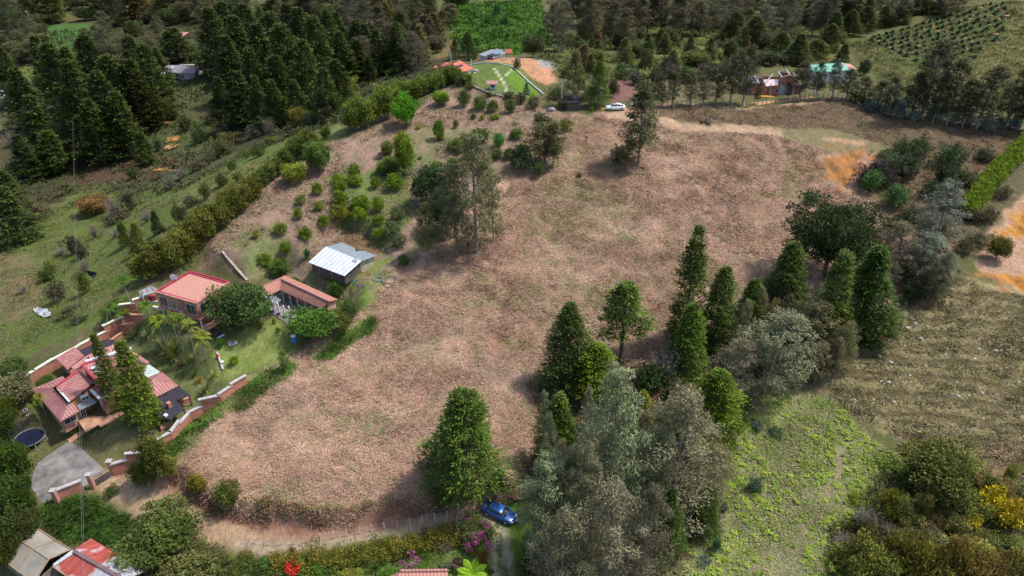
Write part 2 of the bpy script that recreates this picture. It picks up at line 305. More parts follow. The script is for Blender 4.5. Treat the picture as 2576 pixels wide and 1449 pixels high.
# knoll
zone([(1175,165),(1240,152),(1290,162),(1340,210),(1368,236),(1330,246),(1230,232),(1150,200)], (.115,.16,.04), (.10,.14,.04), rag=0, soft=.3); zone([(1270,185),(1292,165),(1340,210),(1366,236),(1330,244),(1285,215)], (.10, .20, .02), (.12, .19, .03), rag=.1, soft=.5)
zone([(1210,154),(1235,148),(1290,144),(1330,147),(1368,158),(1392,180),(1400,206),(1372,214),(1338,194),(1302,168),(1270,158)], (.46, .25, .14), (.40, .21, .11), rag=.1)
strip([(1243,172),(1256,190),(1270,212),(1272,232)], .22, (.55,.52,.36), (.5,.48,.34), soft=.2, rag=0); strip([(1290,170),(1282,182),(1272,190)], .2, (.55,.52,.36), (.5,.48,.34), soft=.2, rag=0)
zone([(1350,152),(1385,150),(1410,165),(1395,175),(1360,166)], (.30,.28,.27), (.26,.25,.24), rag=0)
zone([(1530,195),(1610,195),(1600,250),(1535,255)], (.20,.10,.08), (.17,.09,.075)); zone([(1650,190),(1850,200),(1850,250),(1640,262)], (.17,.12,.07), (.11,.11,.05))
strip([(1520,272),(1600,275)], 1.0, (.50,.27,.15), (.44,.24,.13)); strip([(1880,262),(1950,255),(2040,246)], 1.0, (.48, .29, .12), (.42, .26, .12), rag=.1)
# fine relief
Zr = Z.ravel().copy()
rough_amt = .14 + .25 * sst(fbm(xs / 20, ys / 20, 2), .45, .6)
fine = (fbm(xs / 1.3, ys / 1.3, 3) - .5) * 2
fl_ = np.zeros(len(xs)) + 1
for (pl, ref, o_), z0 in zip(PADS, PADZ): fl_ *= 1 - .9 * sst(sdist(xs, ys, [onz(u, v, z0) for u, v in pl]), -.5, .5)
Zr += fine * rough_amt * fl_
TERW = gp([(2060,1010),(2110,870),(2260,740),(2390,690),(2720,760),(2720,1400),(2560,1300),(2290,1120)])
ORG = np.zeros(len(xs))
for q_ in ([(2110,378),(2215,392),(2168,430),(2135,500),(2080,440),(2060,395)], [(2500,590),(2640,480),(2640,590)], [(2450,680),(2640,700),(2640,760),(2540,725)], [(1300,165),(1380,185),(1385,200),(1335,190)]): ORG = np.maximum(ORG, sst(sdist(xs, ys, gp(q_)), -1, 1.5))
Zr += ORG * (np.abs(fbm((xs + ys * .3) / 1.1, ys / 6, 3) - .5) * -3.2 + .3)
tw = sst(sdist(xs, ys, TERW), 0, 3); ph = (Zr + (fbm(xs / 9, ys / 9, 3) - .5) * .7) / .62
Zr += tw * .4 * (np.abs((ph % 1) - .5) * 2) ** .7
FRN = gp([(1850,1150),(1870,1060),(1990,990),(2110,1030),(2290,1190),(2200,1300),(2100,1449),(1700,1449)])
Z = Zr.reshape(XX.shape)
CA *= (1 - .45 * tw * sst(np.abs((ph % 1) - .5), .3, .1))[:, None]; CB *= (1 - .45 * tw * sst(np.abs((ph % 1) - .5), .3, .1))[:, None]
dryness = sst(CA[:, 0] / (CA[:, 1] + 1e-6), 1.15, 1.5)
nx_, ny_ = len(GX), len(GY); idx = np.arange(nx_ * ny_).reshape(ny_, nx_)
F_ = np.stack([idx[:-1, :-1], idx[:-1, 1:], idx[1:, 1:], idx[1:, :-1]], -1).reshape(-1, 4)
m, nt, b = newmat('ground_cover'); Lk = nt.links.new
ga = N(nt, 'ShaderNodeAttribute'); ga.attribute_name = 'ca'; gb = N(nt, 'ShaderNodeAttribute'); gb.attribute_name = 'cb'
tc = N(nt, 'ShaderNodeTexCoord'); mp = N(nt, 'ShaderNodeMapping'); mp.inputs['Rotation'].default_value = (0, 0, .6); mp.inputs['Scale'].default_value = (1, .55, 1); Lk(tc.outputs['Object'], mp.inputs[0])
n1 = N(nt, 'ShaderNodeTexNoise'); n1.inputs['Scale'].default_value = .35; n1.inputs['Detail'].default_value = 10; n1.inputs['Roughness'].default_value = .72; n1.inputs['Distortion'].default_value = .6; Lk(mp.outputs[0], n1.inputs['Vector'])
r1 = N(nt, 'ShaderNodeMapRange'); r1.inputs[1].default_value = .42; r1.inputs[2].default_value = .58; Lk(n1.outputs['Fac'], r1.inputs[0])
mx = N(nt, 'ShaderNodeMix', data_type='RGBA'); Lk(r1.outputs[0], mx.inputs[0]); Lk(ga.outputs['Color'], mx.inputs[6]); Lk(gb.outputs['Color'], mx.inputs[7])
n2 = N(nt, 'ShaderNodeTexNoise'); n2.inputs['Scale'].default_value = 1.6; n2.inputs['Detail'].default_value = 9; n2.inputs['Roughness'].default_value = .8; n2.inputs['Distortion'].default_value = 1.2; Lk(mp.outputs[0], n2.inputs['Vector'])
r2 = N(nt, 'ShaderNodeMapRange'); r2.inputs[1].default_value = .3; r2.inputs[2].default_value = .7; r2.inputs[3].default_value = .5; r2.inputs[4].default_value = 1.5; Lk(n2.outputs['Fac'], r2.inputs[0])
mu = N(nt, 'ShaderNodeVectorMath', operation='SCALE'); Lk(mx.outputs[2], mu.inputs[0]); Lk(r2.outputs[0], mu.inputs['Scale']); Lk(mu.outputs[0], b.inputs['Base Color'])
bp = N(nt, 'ShaderNodeBump'); bp.inputs['Strength'].default_value = .8; bp.inputs['Distance'].default_value = .25; Lk(n2.outputs['Fac'], bp.inputs['Height']); Lk(bp.outputs[0], b.inputs['Normal'])
b.inputs['Roughness'].default_value = 1; b.inputs['Specular IOR Level'].default_value = .1
M_ground = m
gme = npmesh('ground', np.stack([xs, ys, Zr], 1), F_, M_ground, {'ca': CA, 'cb': CB}, smooth=True)
tag(ob('ground', gme), kind='structure')
print('terrain', len(xs))
for (u, v, t) in CP:
    th = hit(u, v)[1]
    if abs(th - t) > 8: print('CP mismatch', u, v, t, round(th, 1))
# ---------------------------------------------------------------- vegetation prototypes
def unit(a): return a / (np.linalg.norm(a, axis=-1, keepdims=True) + 1e-9)
def leaves(P, D, Nn, l, w):
    """diamond leaf quads: base P, direction D, normal hint Nn, length l, width w"""
    D = unit(D); Sd = unit(np.cross(D, Nn)); l = np.asarray(l)[:, None]; w = np.asarray(w)[:, None]
    up = unit(np.cross(Sd, D))
    V = np.stack([P, P + D * l * .5 + Sd * w * .5 + up * l * .06, P + D * l, P + D * l * .5 - Sd * w * .5 + up * l * .06], 1)
    return V.reshape(-1, 3)
def quads(V): return np.arange(len(V)).reshape(-1, 4)
def tube(pts, rad, n=6):
    pts = np.array(pts, float); V = []; F = []
    for i, p in enumerate(pts):
        d = pts[min(i + 1, len(pts) - 1)] - pts[max(i - 1, 0)]; d = d / (np.linalg.norm(d) + 1e-9)
        a = np.cross(d, [0, 0, 1.0]); 
        if np.linalg.norm(a) < .1: a = np.cross(d, [1.0, 0, 0])
        a /= np.linalg.norm(a); c = np.cross(d, a)
        for k in range(n): t = 2 * math.pi * k / n; V.append(p + (a * math.cos(t) + c * math.sin(t)) * rad[i])
    for i in range(len(pts) - 1):
        for k in range(n): F.append((i * n + k, i * n + (k + 1) % n, (i + 1) * n + (k + 1) % n, (i + 1) * n + k))
    return np.array(V), np.array(F)
def join(L):
    V = []; F = []; o = 0
    for v, f in L: V.append(v); F.append(f + o); o += len(v)
    return np.concatenate(V), np.concatenate(F)
def colvar(rg, n, lo=.6, hi=1.4, hue=.12, yel=0):
    b = rg.uniform(lo, hi, n); c = np.stack([b * (1 + rg.uniform(-hue, hue, n) + yel * .5), b * (1 + yel * .25), b * (1 - rg.uniform(0, hue, n) - yel * .3)], 1)
    return np.clip(c, .05, 2.6)
def conifer(seed, H=16, Rr=3.6, nb=300, low=.04, pw=.75, size=.46, droop=-.1, gap=0, layered=0):
    rg = np.random.default_rng(seed); Ps = []; Ds = []; Ls = []; Cs = []; T = [tube([(0, 0, -.6), (0, 0, H * .5), (0, 0, H * .97)], [Rr * .075, Rr * .05, .03])]
    lob = rg.uniform(0, 6.28, 3)
    for i in range(nb):
        h = low + (1 - low) * rg.random() ** .85
        if layered: h = low + (1 - low) * (math.floor((h - low) / (1 - low) * layered) + rg.uniform(.0, .35)) / layered
        az = i * 2.39996 + rg.uniform(-.3, .3); prof = max((1 - h), .0) ** pw * min(1, (h - low) / .10 + .55)
        ln = Rr * (prof * (.72 + .42 * rg.random()) * (1 + .2 * math.sin(2 * az + lob[0] + h * 6) + .16 * math.sin(3 * az + lob[1] - h * 9)) + .05)
        if gap and rg.random() < gap: continue
        z0 = H * h; dz = droop + .5 * h * h + rg.uniform(-.1, .1); d = np.array([math.cos(az), math.sin(az), dz]); d /= np.linalg.norm(d)
        if i % 4 == 0 and ln > 1: T.append(tube([(0, 0, z0 - ln * .1), d * ln * .8 + [0, 0, z0]], [.05 + ln * .012, .02], 4))
        n_ = int(9 + 30 * ln / Rr); s = rg.uniform(.3, 1, n_) ** .7; sw = (1.05 - s) * ln * .35 + .12
        p = d[None] * (s * ln)[:, None] + rg.normal(0, 1, (n_, 3)) * sw[:, None] * np.array([1, 1, .42]) + [0, 0, z0]
        o = unit(p * [1, 1, 0]) + rg.normal(0, .45, (n_, 3)); o[:, 2] += droop + .25
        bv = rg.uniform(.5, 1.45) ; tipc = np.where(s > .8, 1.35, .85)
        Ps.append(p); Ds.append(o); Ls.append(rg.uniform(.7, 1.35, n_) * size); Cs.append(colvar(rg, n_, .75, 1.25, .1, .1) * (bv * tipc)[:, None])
    P = np.concatenate(Ps); D = np.concatenate(Ds); L_ = np.concatenate(Ls); Cc = np.concatenate(Cs); nn = rg.normal(0, .5, P.shape) + [0, 0, 1]
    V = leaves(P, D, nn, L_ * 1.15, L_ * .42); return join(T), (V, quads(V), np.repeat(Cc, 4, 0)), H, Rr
def clumps(rg, C, Rc, per, size, asp=.45, droop=0.0, flat=.8, lo=.62, hi=1.35, yel=0, shell=.0, outw=.7, cen=None):
    n = len(C) * per; ci = np.repeat(np.arange(len(C)), per); d = unit(rg.normal(0, 1, (n, 3))); r = rg.random(n) ** (.42 - .2 * shell)
    p = C[ci] + d * (Rc[ci] * r)[:, None] * np.array([1, 1, flat]); o = d * outw + rg.normal(0, .55, (n, 3)); o[:, 2] += .15 - droop
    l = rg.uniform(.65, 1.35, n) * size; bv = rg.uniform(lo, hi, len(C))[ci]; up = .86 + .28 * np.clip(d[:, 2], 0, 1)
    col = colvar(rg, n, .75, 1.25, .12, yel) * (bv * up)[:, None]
    nn = d * .8 + rg.normal(0, .5, (n, 3)) + [0, 0, .5]
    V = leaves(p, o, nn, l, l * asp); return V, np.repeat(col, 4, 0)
def euc(seed, H=17, Rr=3.6, nc=62, per=95, low=.38, size=.42, asp=.34, droop=.5, cr=1.0, lean=.05, twigs=26, yel=0, twr=.02):
    rg = np.random.default_rng(seed); T = []; lx, ly = rg.uniform(-lean, lean, 2) * H
    def tr(h): return np.array([lx * h * h, ly * h * h, H * h])
    T.append(tube([tr(h) - [0, 0, .6 if h == 0 else 0] for h in np.linspace(0, .96, 7)], np.linspace(.24, .04, 7) * H / 17))
    C = []; Rc = []
    for i in range(nc):
        h = low + (1 - low) * (i + .5) / nc; az = i * 2.39996 + rg.uniform(-.5, .5); pr = math.sin(math.pi * min(1, ((h - low) / (1 - low)) * .78 + .2)) ** .7
        rr_ = Rr * pr * rg.uniform(.25, 1.0); c = tr(h) + [math.cos(az) * rr_, math.sin(az) * rr_, rg.uniform(-.5, .5)]; C.append(c); Rc.append(cr * rg.uniform(.6, 1.25) * (1.15 - .4 * h))
        if i % 2 == 0: b0 = tr(max(h - .16, low * .7)); T.append(tube([b0, (b0 + c) / 2 + [0, 0, .3], c], [.06, .035, .012], 4))
    C = np.array(C); Rc = np.array(Rc)
    for i in range(twigs):
        c = C[rg.integers(len(C))]; e = c + rg.normal(0, 1, 3) * [.7, .7, .5]; T.append(tube([c, (c + e) / 2 + rg.normal(0, .15, 3), e], [twr, twr, twr * .6], 3))
    V, col = clumps(rg, C, Rc, per, size, asp, droop, .9, yel=yel); return join(T), (V, quads(V), col), H, Rr
def broad(seed, H=7, Rr=4.0, nc=110, per=75, size=.34, asp=.6, low=.12, cr=.85, yel=0, flat=.8, trunkr=.22, lo=.5, hi=1.5, up=1.0, rag=.08):
    rg = np.random.default_rng(seed); C = []; Rc = []; ph = rg.uniform(0, 6.28, 4)
    for i in range(nc):
        zz = 1 - 1.75 * (i + .5) / nc; rr_ = math.sqrt(max(0, 1 - zz * zz)); az = i * 2.39996
        k = (1 + .16 * math.sin(2 * az + ph[0]) + .14 * math.sin(3 * az + ph[1] + 2 * zz) + .12 * math.sin(5 * zz + ph[2])) * rg.uniform(.45, 1.12) ** .7 * (1 + rag * rg.normal())
        cz = H * (low + (1 - low) * (.5 + .5 * zz * .82)); C.append([math.cos(az) * rr_ * Rr * .82 * k, math.sin(az) * rr_ * Rr * .82 * k, cz * (1 + .35 * (k - 1) * (zz > -.3))]); Rc.append(cr * rg.uniform(.5, 1.4))
    C = np.array(C); Rc = np.array(Rc); T = [tube([(0, 0, -.5), (0, 0, H * .3), (.1, 0, H * .62)], [trunkr, trunkr * .8, trunkr * .3])]
    for i in range(0, nc, 9): T.append(tube([(0, 0, H * .25), C[i] * .55 + [0, 0, H * .1], C[i]], [trunkr * .45, trunkr * .3, .02], 4))
    V, col = clumps(rg, C, Rc, per, size, asp, 0, flat, lo, hi, yel, .6, .9); return join(T), (V, quads(V), col), H, Rr
def deadbush(seed, H=4, Rr=2.0, n=90):
    rg = np.random.default_rng(seed); T = []
    for i in range(n):
        az = rg.uniform(0, 6.28); r = Rr * rg.random() ** .6; e = np.array([math.cos(az) * r, math.sin(az) * r, H * rg.uniform(.35, 1)]); m_ = e * [.45, .45, .55] + rg.normal(0, .15, 3)
        T.append(tube([(0, 0, -.2), m_, e], [.045, .03, .012], 3))
        for q in range(3):
            s = m_ + (e - m_) * rg.random(); T.append(tube([s, s + rg.normal(0, .35, 3) * [1, 1, .8]], [.02, .01], 3))
    V, F = join(T); C = np.array([[0, 0, H * .6]]); V2, c2 = clumps(rg, rg.normal(0, 1, (14, 3)) * [Rr * .45, Rr * .45, H * .2] + [0, 0, H * .6], np.full(14, .45), 22, .22, .4)
    return (V, F), (V2, quads(V2), c2), H, Rr
def frondset(P0, dirs, L, rg, sag, lw, nl=16, lfl=.5, w0=.06):
    """arched fronds with leaflets"""
    Vs = []; Tt = []
    for d in dirs:
        t = np.linspace(0, 1, nl); pts = P0 + d[None] * (t * L)[:, None]; pts[:, 2] -= sag * L * t ** 2.2; Tt.append(tube(pts[::3], np.linspace(.035, .01, len(pts[::3])), 3))
        tg = unit(np.gradient(pts, axis=0)); sd = unit(np.cross(tg, [0, 0, 1.0]))
        for s in (-1, 1):
            D = sd * s + tg * .7 + np.array([0, 0, -.25]); ll = lfl * np.sin(np.pi * np.clip(t * .85 + .15, 0, 1)) + .08; Vs.append(leaves(pts, D, np.tile([0, 0, 1.0], (nl, 1)), ll, np.full(nl, lw)))
    return np.concatenate(Vs), Tt
def palm(seed, H=5.0, Rr=2.6, nf=15):
    rg = np.random.default_rng(seed); cx = rg.uniform(-.3, .3); T = [tube([(0, 0, -.4), (cx * .4, 0, H * .4), (cx, 0, H * .72)], [.16, .12, .10], 7)]
    P0 = np.array([cx, 0, H * .72]); dirs = []
    for i in range(nf): az = i * 2.39996; el = rg.uniform(.1, 1.1); dirs.append(np.array([math.cos(az) * math.cos(el), math.sin(az) * math.cos(el), math.sin(el)]))
    V, Tt = frondset(P0, dirs, Rr * 1.15, rg, .55, .11, 22, .62); c = np.repeat(colvar(rg, len(V) // 4, .7, 1.35, .15, .1), 4, 0); V2, F2 = join(T); return (V2, F2), (V, quads(V), c), H, Rr
def fernt(seed):
    rg = np.random.default_rng(seed); P0 = np.array([0, 0, 1.9]); dirs = [np.array([math.cos(i * 2.4) * .92, math.sin(i * 2.4) * .92, .38 + .2 * (i % 3)]) for i in range(16)]
    V, Tt = frondset(P0, dirs, 2.3, rg, .38, .16, 26, .62); c = np.repeat(colvar(rg, len(V) // 4, .85, 1.25, .1, .1), 4, 0); return tube([(0, 0, -.3), (0, 0, 1.9)], [.14, .1]), (V, quads(V), c), 2.6, 2.4
def blades(seed, n=46, L=1.3, w=.09, el0=.2, el1=1.3, sag=.3, two=None):
    rg = np.random.default_rng(seed); Vs = []; cs = []
    for i in range(n):
        az = rg.uniform(0, 6.28); el = rg.uniform(el0, el1); l = L * rg.uniform(.7, 1.15); d = np.array([math.cos(az) * math.cos(el), math.sin(az) * math.cos(el), math.sin(el)]); s = np.array([-math.sin(az), math.cos(az), 0]) * w
        a = d * .05; m_ = d * l * .5 + [0, 0, -sag * l * .12]; e = d * l + [0, 0, -sag * l * .55]
        Vs += [a - s * .4, a + s * .4, m_ + s * .5, m_ - s * .5, m_ - s * .5, m_ + s * .5, e + s * .08, e - s * .08]
        c = rg.uniform(.7, 1.3); cc = np.array([c, c, c * .9]) * (np.array(two) if (two is not None and rg.random() < .6) else 1.0); cs += [cc] * 8
    V = np.array(Vs); return None, (V, quads(V), np.array(cs)), L * .9, L * .9
def mkproto(name, res, barkm, leafname='crown'):
    T, (V, F, c), H, Rr = res; tm = npmesh(name + '_trunk', T[0], T[1], barkm, smooth=True) if T is not None else None
    cm = npmesh(name + '_' + leafname, V, F, M_leaf, {'col': c}); Va = np.asarray(V); H = float(np.percentile(Va[:, 2], 99.6)); Rr = float(np.percentile(np.hypot(Va[:, 0], Va[:, 1]), 96)); return dict(T=tm, C=cm, H=H, R=Rr, leaf=leafname)
PR = {}
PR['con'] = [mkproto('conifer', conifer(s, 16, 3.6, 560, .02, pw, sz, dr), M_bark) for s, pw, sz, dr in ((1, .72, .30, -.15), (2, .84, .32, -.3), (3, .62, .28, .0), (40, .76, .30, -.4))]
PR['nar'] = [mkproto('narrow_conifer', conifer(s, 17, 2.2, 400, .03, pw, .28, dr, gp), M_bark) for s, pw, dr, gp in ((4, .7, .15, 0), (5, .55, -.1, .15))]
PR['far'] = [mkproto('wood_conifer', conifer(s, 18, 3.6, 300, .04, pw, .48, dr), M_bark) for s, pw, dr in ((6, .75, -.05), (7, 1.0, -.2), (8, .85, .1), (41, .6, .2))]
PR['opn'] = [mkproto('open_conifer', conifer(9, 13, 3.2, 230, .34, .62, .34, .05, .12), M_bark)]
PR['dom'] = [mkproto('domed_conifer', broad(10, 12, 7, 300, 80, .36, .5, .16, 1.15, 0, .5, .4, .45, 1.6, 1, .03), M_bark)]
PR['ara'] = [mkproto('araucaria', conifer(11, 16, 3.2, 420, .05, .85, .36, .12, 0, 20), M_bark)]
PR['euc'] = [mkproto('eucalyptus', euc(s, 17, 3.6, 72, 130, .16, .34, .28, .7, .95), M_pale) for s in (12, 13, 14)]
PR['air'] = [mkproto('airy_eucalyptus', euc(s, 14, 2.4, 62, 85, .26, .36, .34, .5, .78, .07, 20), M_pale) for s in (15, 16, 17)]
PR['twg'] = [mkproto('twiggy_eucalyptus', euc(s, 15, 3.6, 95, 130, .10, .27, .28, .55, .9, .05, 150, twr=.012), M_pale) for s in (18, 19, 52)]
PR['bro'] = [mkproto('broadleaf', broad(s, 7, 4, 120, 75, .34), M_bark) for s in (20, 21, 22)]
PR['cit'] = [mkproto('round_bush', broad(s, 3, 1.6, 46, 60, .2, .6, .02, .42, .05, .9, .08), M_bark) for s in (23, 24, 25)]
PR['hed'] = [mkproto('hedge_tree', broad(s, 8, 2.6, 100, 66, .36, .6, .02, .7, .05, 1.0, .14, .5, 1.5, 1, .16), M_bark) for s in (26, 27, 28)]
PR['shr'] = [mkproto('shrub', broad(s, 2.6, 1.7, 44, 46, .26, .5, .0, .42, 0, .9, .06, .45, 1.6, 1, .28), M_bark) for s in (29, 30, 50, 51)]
PR['ded'] = [mkproto('bare_shrub', deadbush(s), M_pale) for s in (31, 32)]
PR['plm'] = [mkproto('palm', palm(s), M_pale, 'fronds') for s in (33, 34)]
PR['frn'] = [mkproto('tree_fern', fernt(35), M_bark, 'fronds')]
PR['yuc'] = [mkproto('spiky_plant', blades(s, 60, 1.5, .11), None, 'blades') for s in (36, 37)]
PR['tuf'] = [mkproto('tall_grass', blades(38, 130, 2.4, .09, .5, 1.5, .7), None, 'blades')]
PR['ros'] = [mkproto('young_plant', blades(39, 70, 1.25, .22, -.05, 1.2, .5), None, 'blades')]
CCON = (.036, .055, .016); CEUC = (.13, .135, .085)
NAMES = dict(con='conifer', nar='conifer', far='conifer', opn='conifer', dom='conifer', ara='araucaria', euc='eucalyptus', air='eucalyptus', twg='eucalyptus', bro='broadleaf_tree', cit='round_bush', hed='hedge_tree', shr='shrub', ded='bare_shrub', plm='palm', frn='tree_fern', yuc='spiky_plant', tuf='tall_grass', ros='young_plant')
CATS = dict(con='tree', nar='tree', far='tree', opn='tree', dom='tree', ara='tree', euc='tree', air='tree', twg='tree', bro='tree', cit='bush', hed='tree', shr='shrub', ded='shrub', plm='palm', frn='fern', yuc='plant', tuf='plant', ros='plant')
ORD = ['leftmost', 'second from left', 'third from left', 'fourth from left', 'fifth from left', 'sixth from left', 'seventh from left', 'eighth from left', 'ninth from left', 'tenth from left', 'eleventh from left', 'twelfth from left', 'thirteenth from left', 'fourteenth from left', 'fifteenth from left', 'sixteenth from left', 'seventeenth from left', 'eighteenth from left']
ELL = ('bro', 'cit', 'hed', 'shr', 'ded', 'euc', 'twg')
KB = dict(con=.62, nar=.6, far=.45, opn=0, dom=.1, ara=.6, euc=.45, twg=.5, air=0, cit=.65, bro=.6, hed=.65, shr=.65, ded=.4, plm=0, frn=.2, yuc=.3, tuf=.3)
WK = dict(con=1.16, nar=1.16, far=.94, ara=.9, shr=1.1, hed=1.06, cit=1.0)
GAIN = dict(con=(1.95, 1.65, .95), nar=(1.95, 1.65, .95), far=(2.3, 2.05, 1.3), opn=(1.8, 1.6, 1.2), dom=(1.7, 1.5, 1.2), ara=(1.6, 1.5, 1.1), euc=(1.42, 1.4, 1.15), twg=(1.42, 1.34, 1.15), air=(1.5, 1.38, 1.0), cit=(1.5, 1.45, 1.2), bro=(1.6, 1.5, 1.2), hed=(1.6, 1.5, 1.2), ded=(1.3, 1.2, 1.1), shr=(1.45, 1.35, 1.2))
def plant(kind, u, v, vt, w, col=None, label=None, group=None, cat=None, name=None, leafonly=False, jit=.12):
    dep = PITCH + math.atan((v - CV) / FPX); v0 = v
    if kind in ELL:
        t = hit(u, v)[1]; r = w * t / FPX / 2; s2 = (v - vt) * t / FPX / 2; q = s2 * s2 - (r * math.sin(dep)) ** 2; hh = math.sqrt(max(q, (.35 * s2) ** 2)) / math.cos(dep); v = (v + vt) / 2 + hh * math.cos(dep) * FPX / t
    else: v = v - KB.get(kind, .6) * w / 2 * math.sin(dep)
    if kind not in ('air', 'opn', 'ara', 'plm', 'frn', 'yuc', 'tuf') and v0 - vt > 60:
        P, t = hit(u, v); y1 = P[1]; d1_ = ray(u, vt); h_ = CZ + y1 / d1_[1] * d1_[2] - P[2]; tb = P @ FW - CAMP @ FW; k_ = tb / (tb - h_ * math.sin(PITCH)); u = CU + (u - CU) * 2 / (1 + min(k_, 1.6))
    P, t = hit(u, v); pr = random.choice(PR[kind]); d0, d1 = ray(u, v), ray(u, vt)
    # height so that the top projects to row vt
    k = d1[1] / 1.0; y = P[1]; tt = y / d1[1]; h = (CZ + tt * d1[2]) - P[2]; h = 2 * hh if kind in ELL else h; h = max(h, .3); r = w * WK.get(kind, 1.05) * t / FPX / 2
    nm = name or NAMES[kind]; e = ob(nm, None, loc=(P[0], P[1], P[2] - .05), rotz=random.uniform(0, 6.28)); tag(e, label, cat or CATS[kind], group)
    c = col or CCON; g_ = GAIN.get(kind, (1.35, 1.35, 1.2)); c = (c[0] * g_[0], c[1] * g_[1], c[2] * g_[2]); b = random.uniform(1 - jit, 1 + jit); c = (c[0] * b * random.uniform(.95, 1.05), c[1] * b, c[2] * b)
    if pr['T'] and not leafonly: tr = ob('trunk', pr['T'], e); tr.scale = (max(r / pr['R'], .4 * h / pr['H']), max(r / pr['R'], .4 * h / pr['H']), h / pr['H'])
    cr = ob(pr['leaf'], pr['C'], e); cr.scale = (r / pr['R'], r / pr['R'], h / pr['H']); cr.color = (*c, 1)
    return e
def cluster(kind, pts, desc, place, group, col=None, rows=None, jit=.15, cat=None, name=None):
    """pts (u, v, vt, w[, col[, kind]]); labels tell each apart by its rank and its place in the rank"""
    n = len(pts); nr = rows or max(1, round(n / 7)); o = sorted(range(n), key=lambda i: -pts[i][1]); per = math.ceil(n / nr)
    rn = ['front', 'second', 'third', 'fourth', 'fifth', 'sixth', 'seventh', 'eighth', 'ninth', 'tenth', 'eleventh', 'twelfth'][:nr]
    if nr > 1: rn[-1] = 'rearmost'
    for r in range(nr):
        row = sorted(o[r * per:(r + 1) * per], key=lambda i: pts[i][0])
        for k, i in enumerate(row):
            p = pts[i]; kd = p[5] if len(p) > 5 else kind; c = p[4] if len(p) > 4 and p[4] else col
            lab = f"{desc}, {ORD[k]}" + (f" in {rn[r]} row" if nr > 1 else "") + f" {place}"
            plant(kd, p[0], p[1], p[2], p[3], c, lab, group, cat, name, jit=jit)
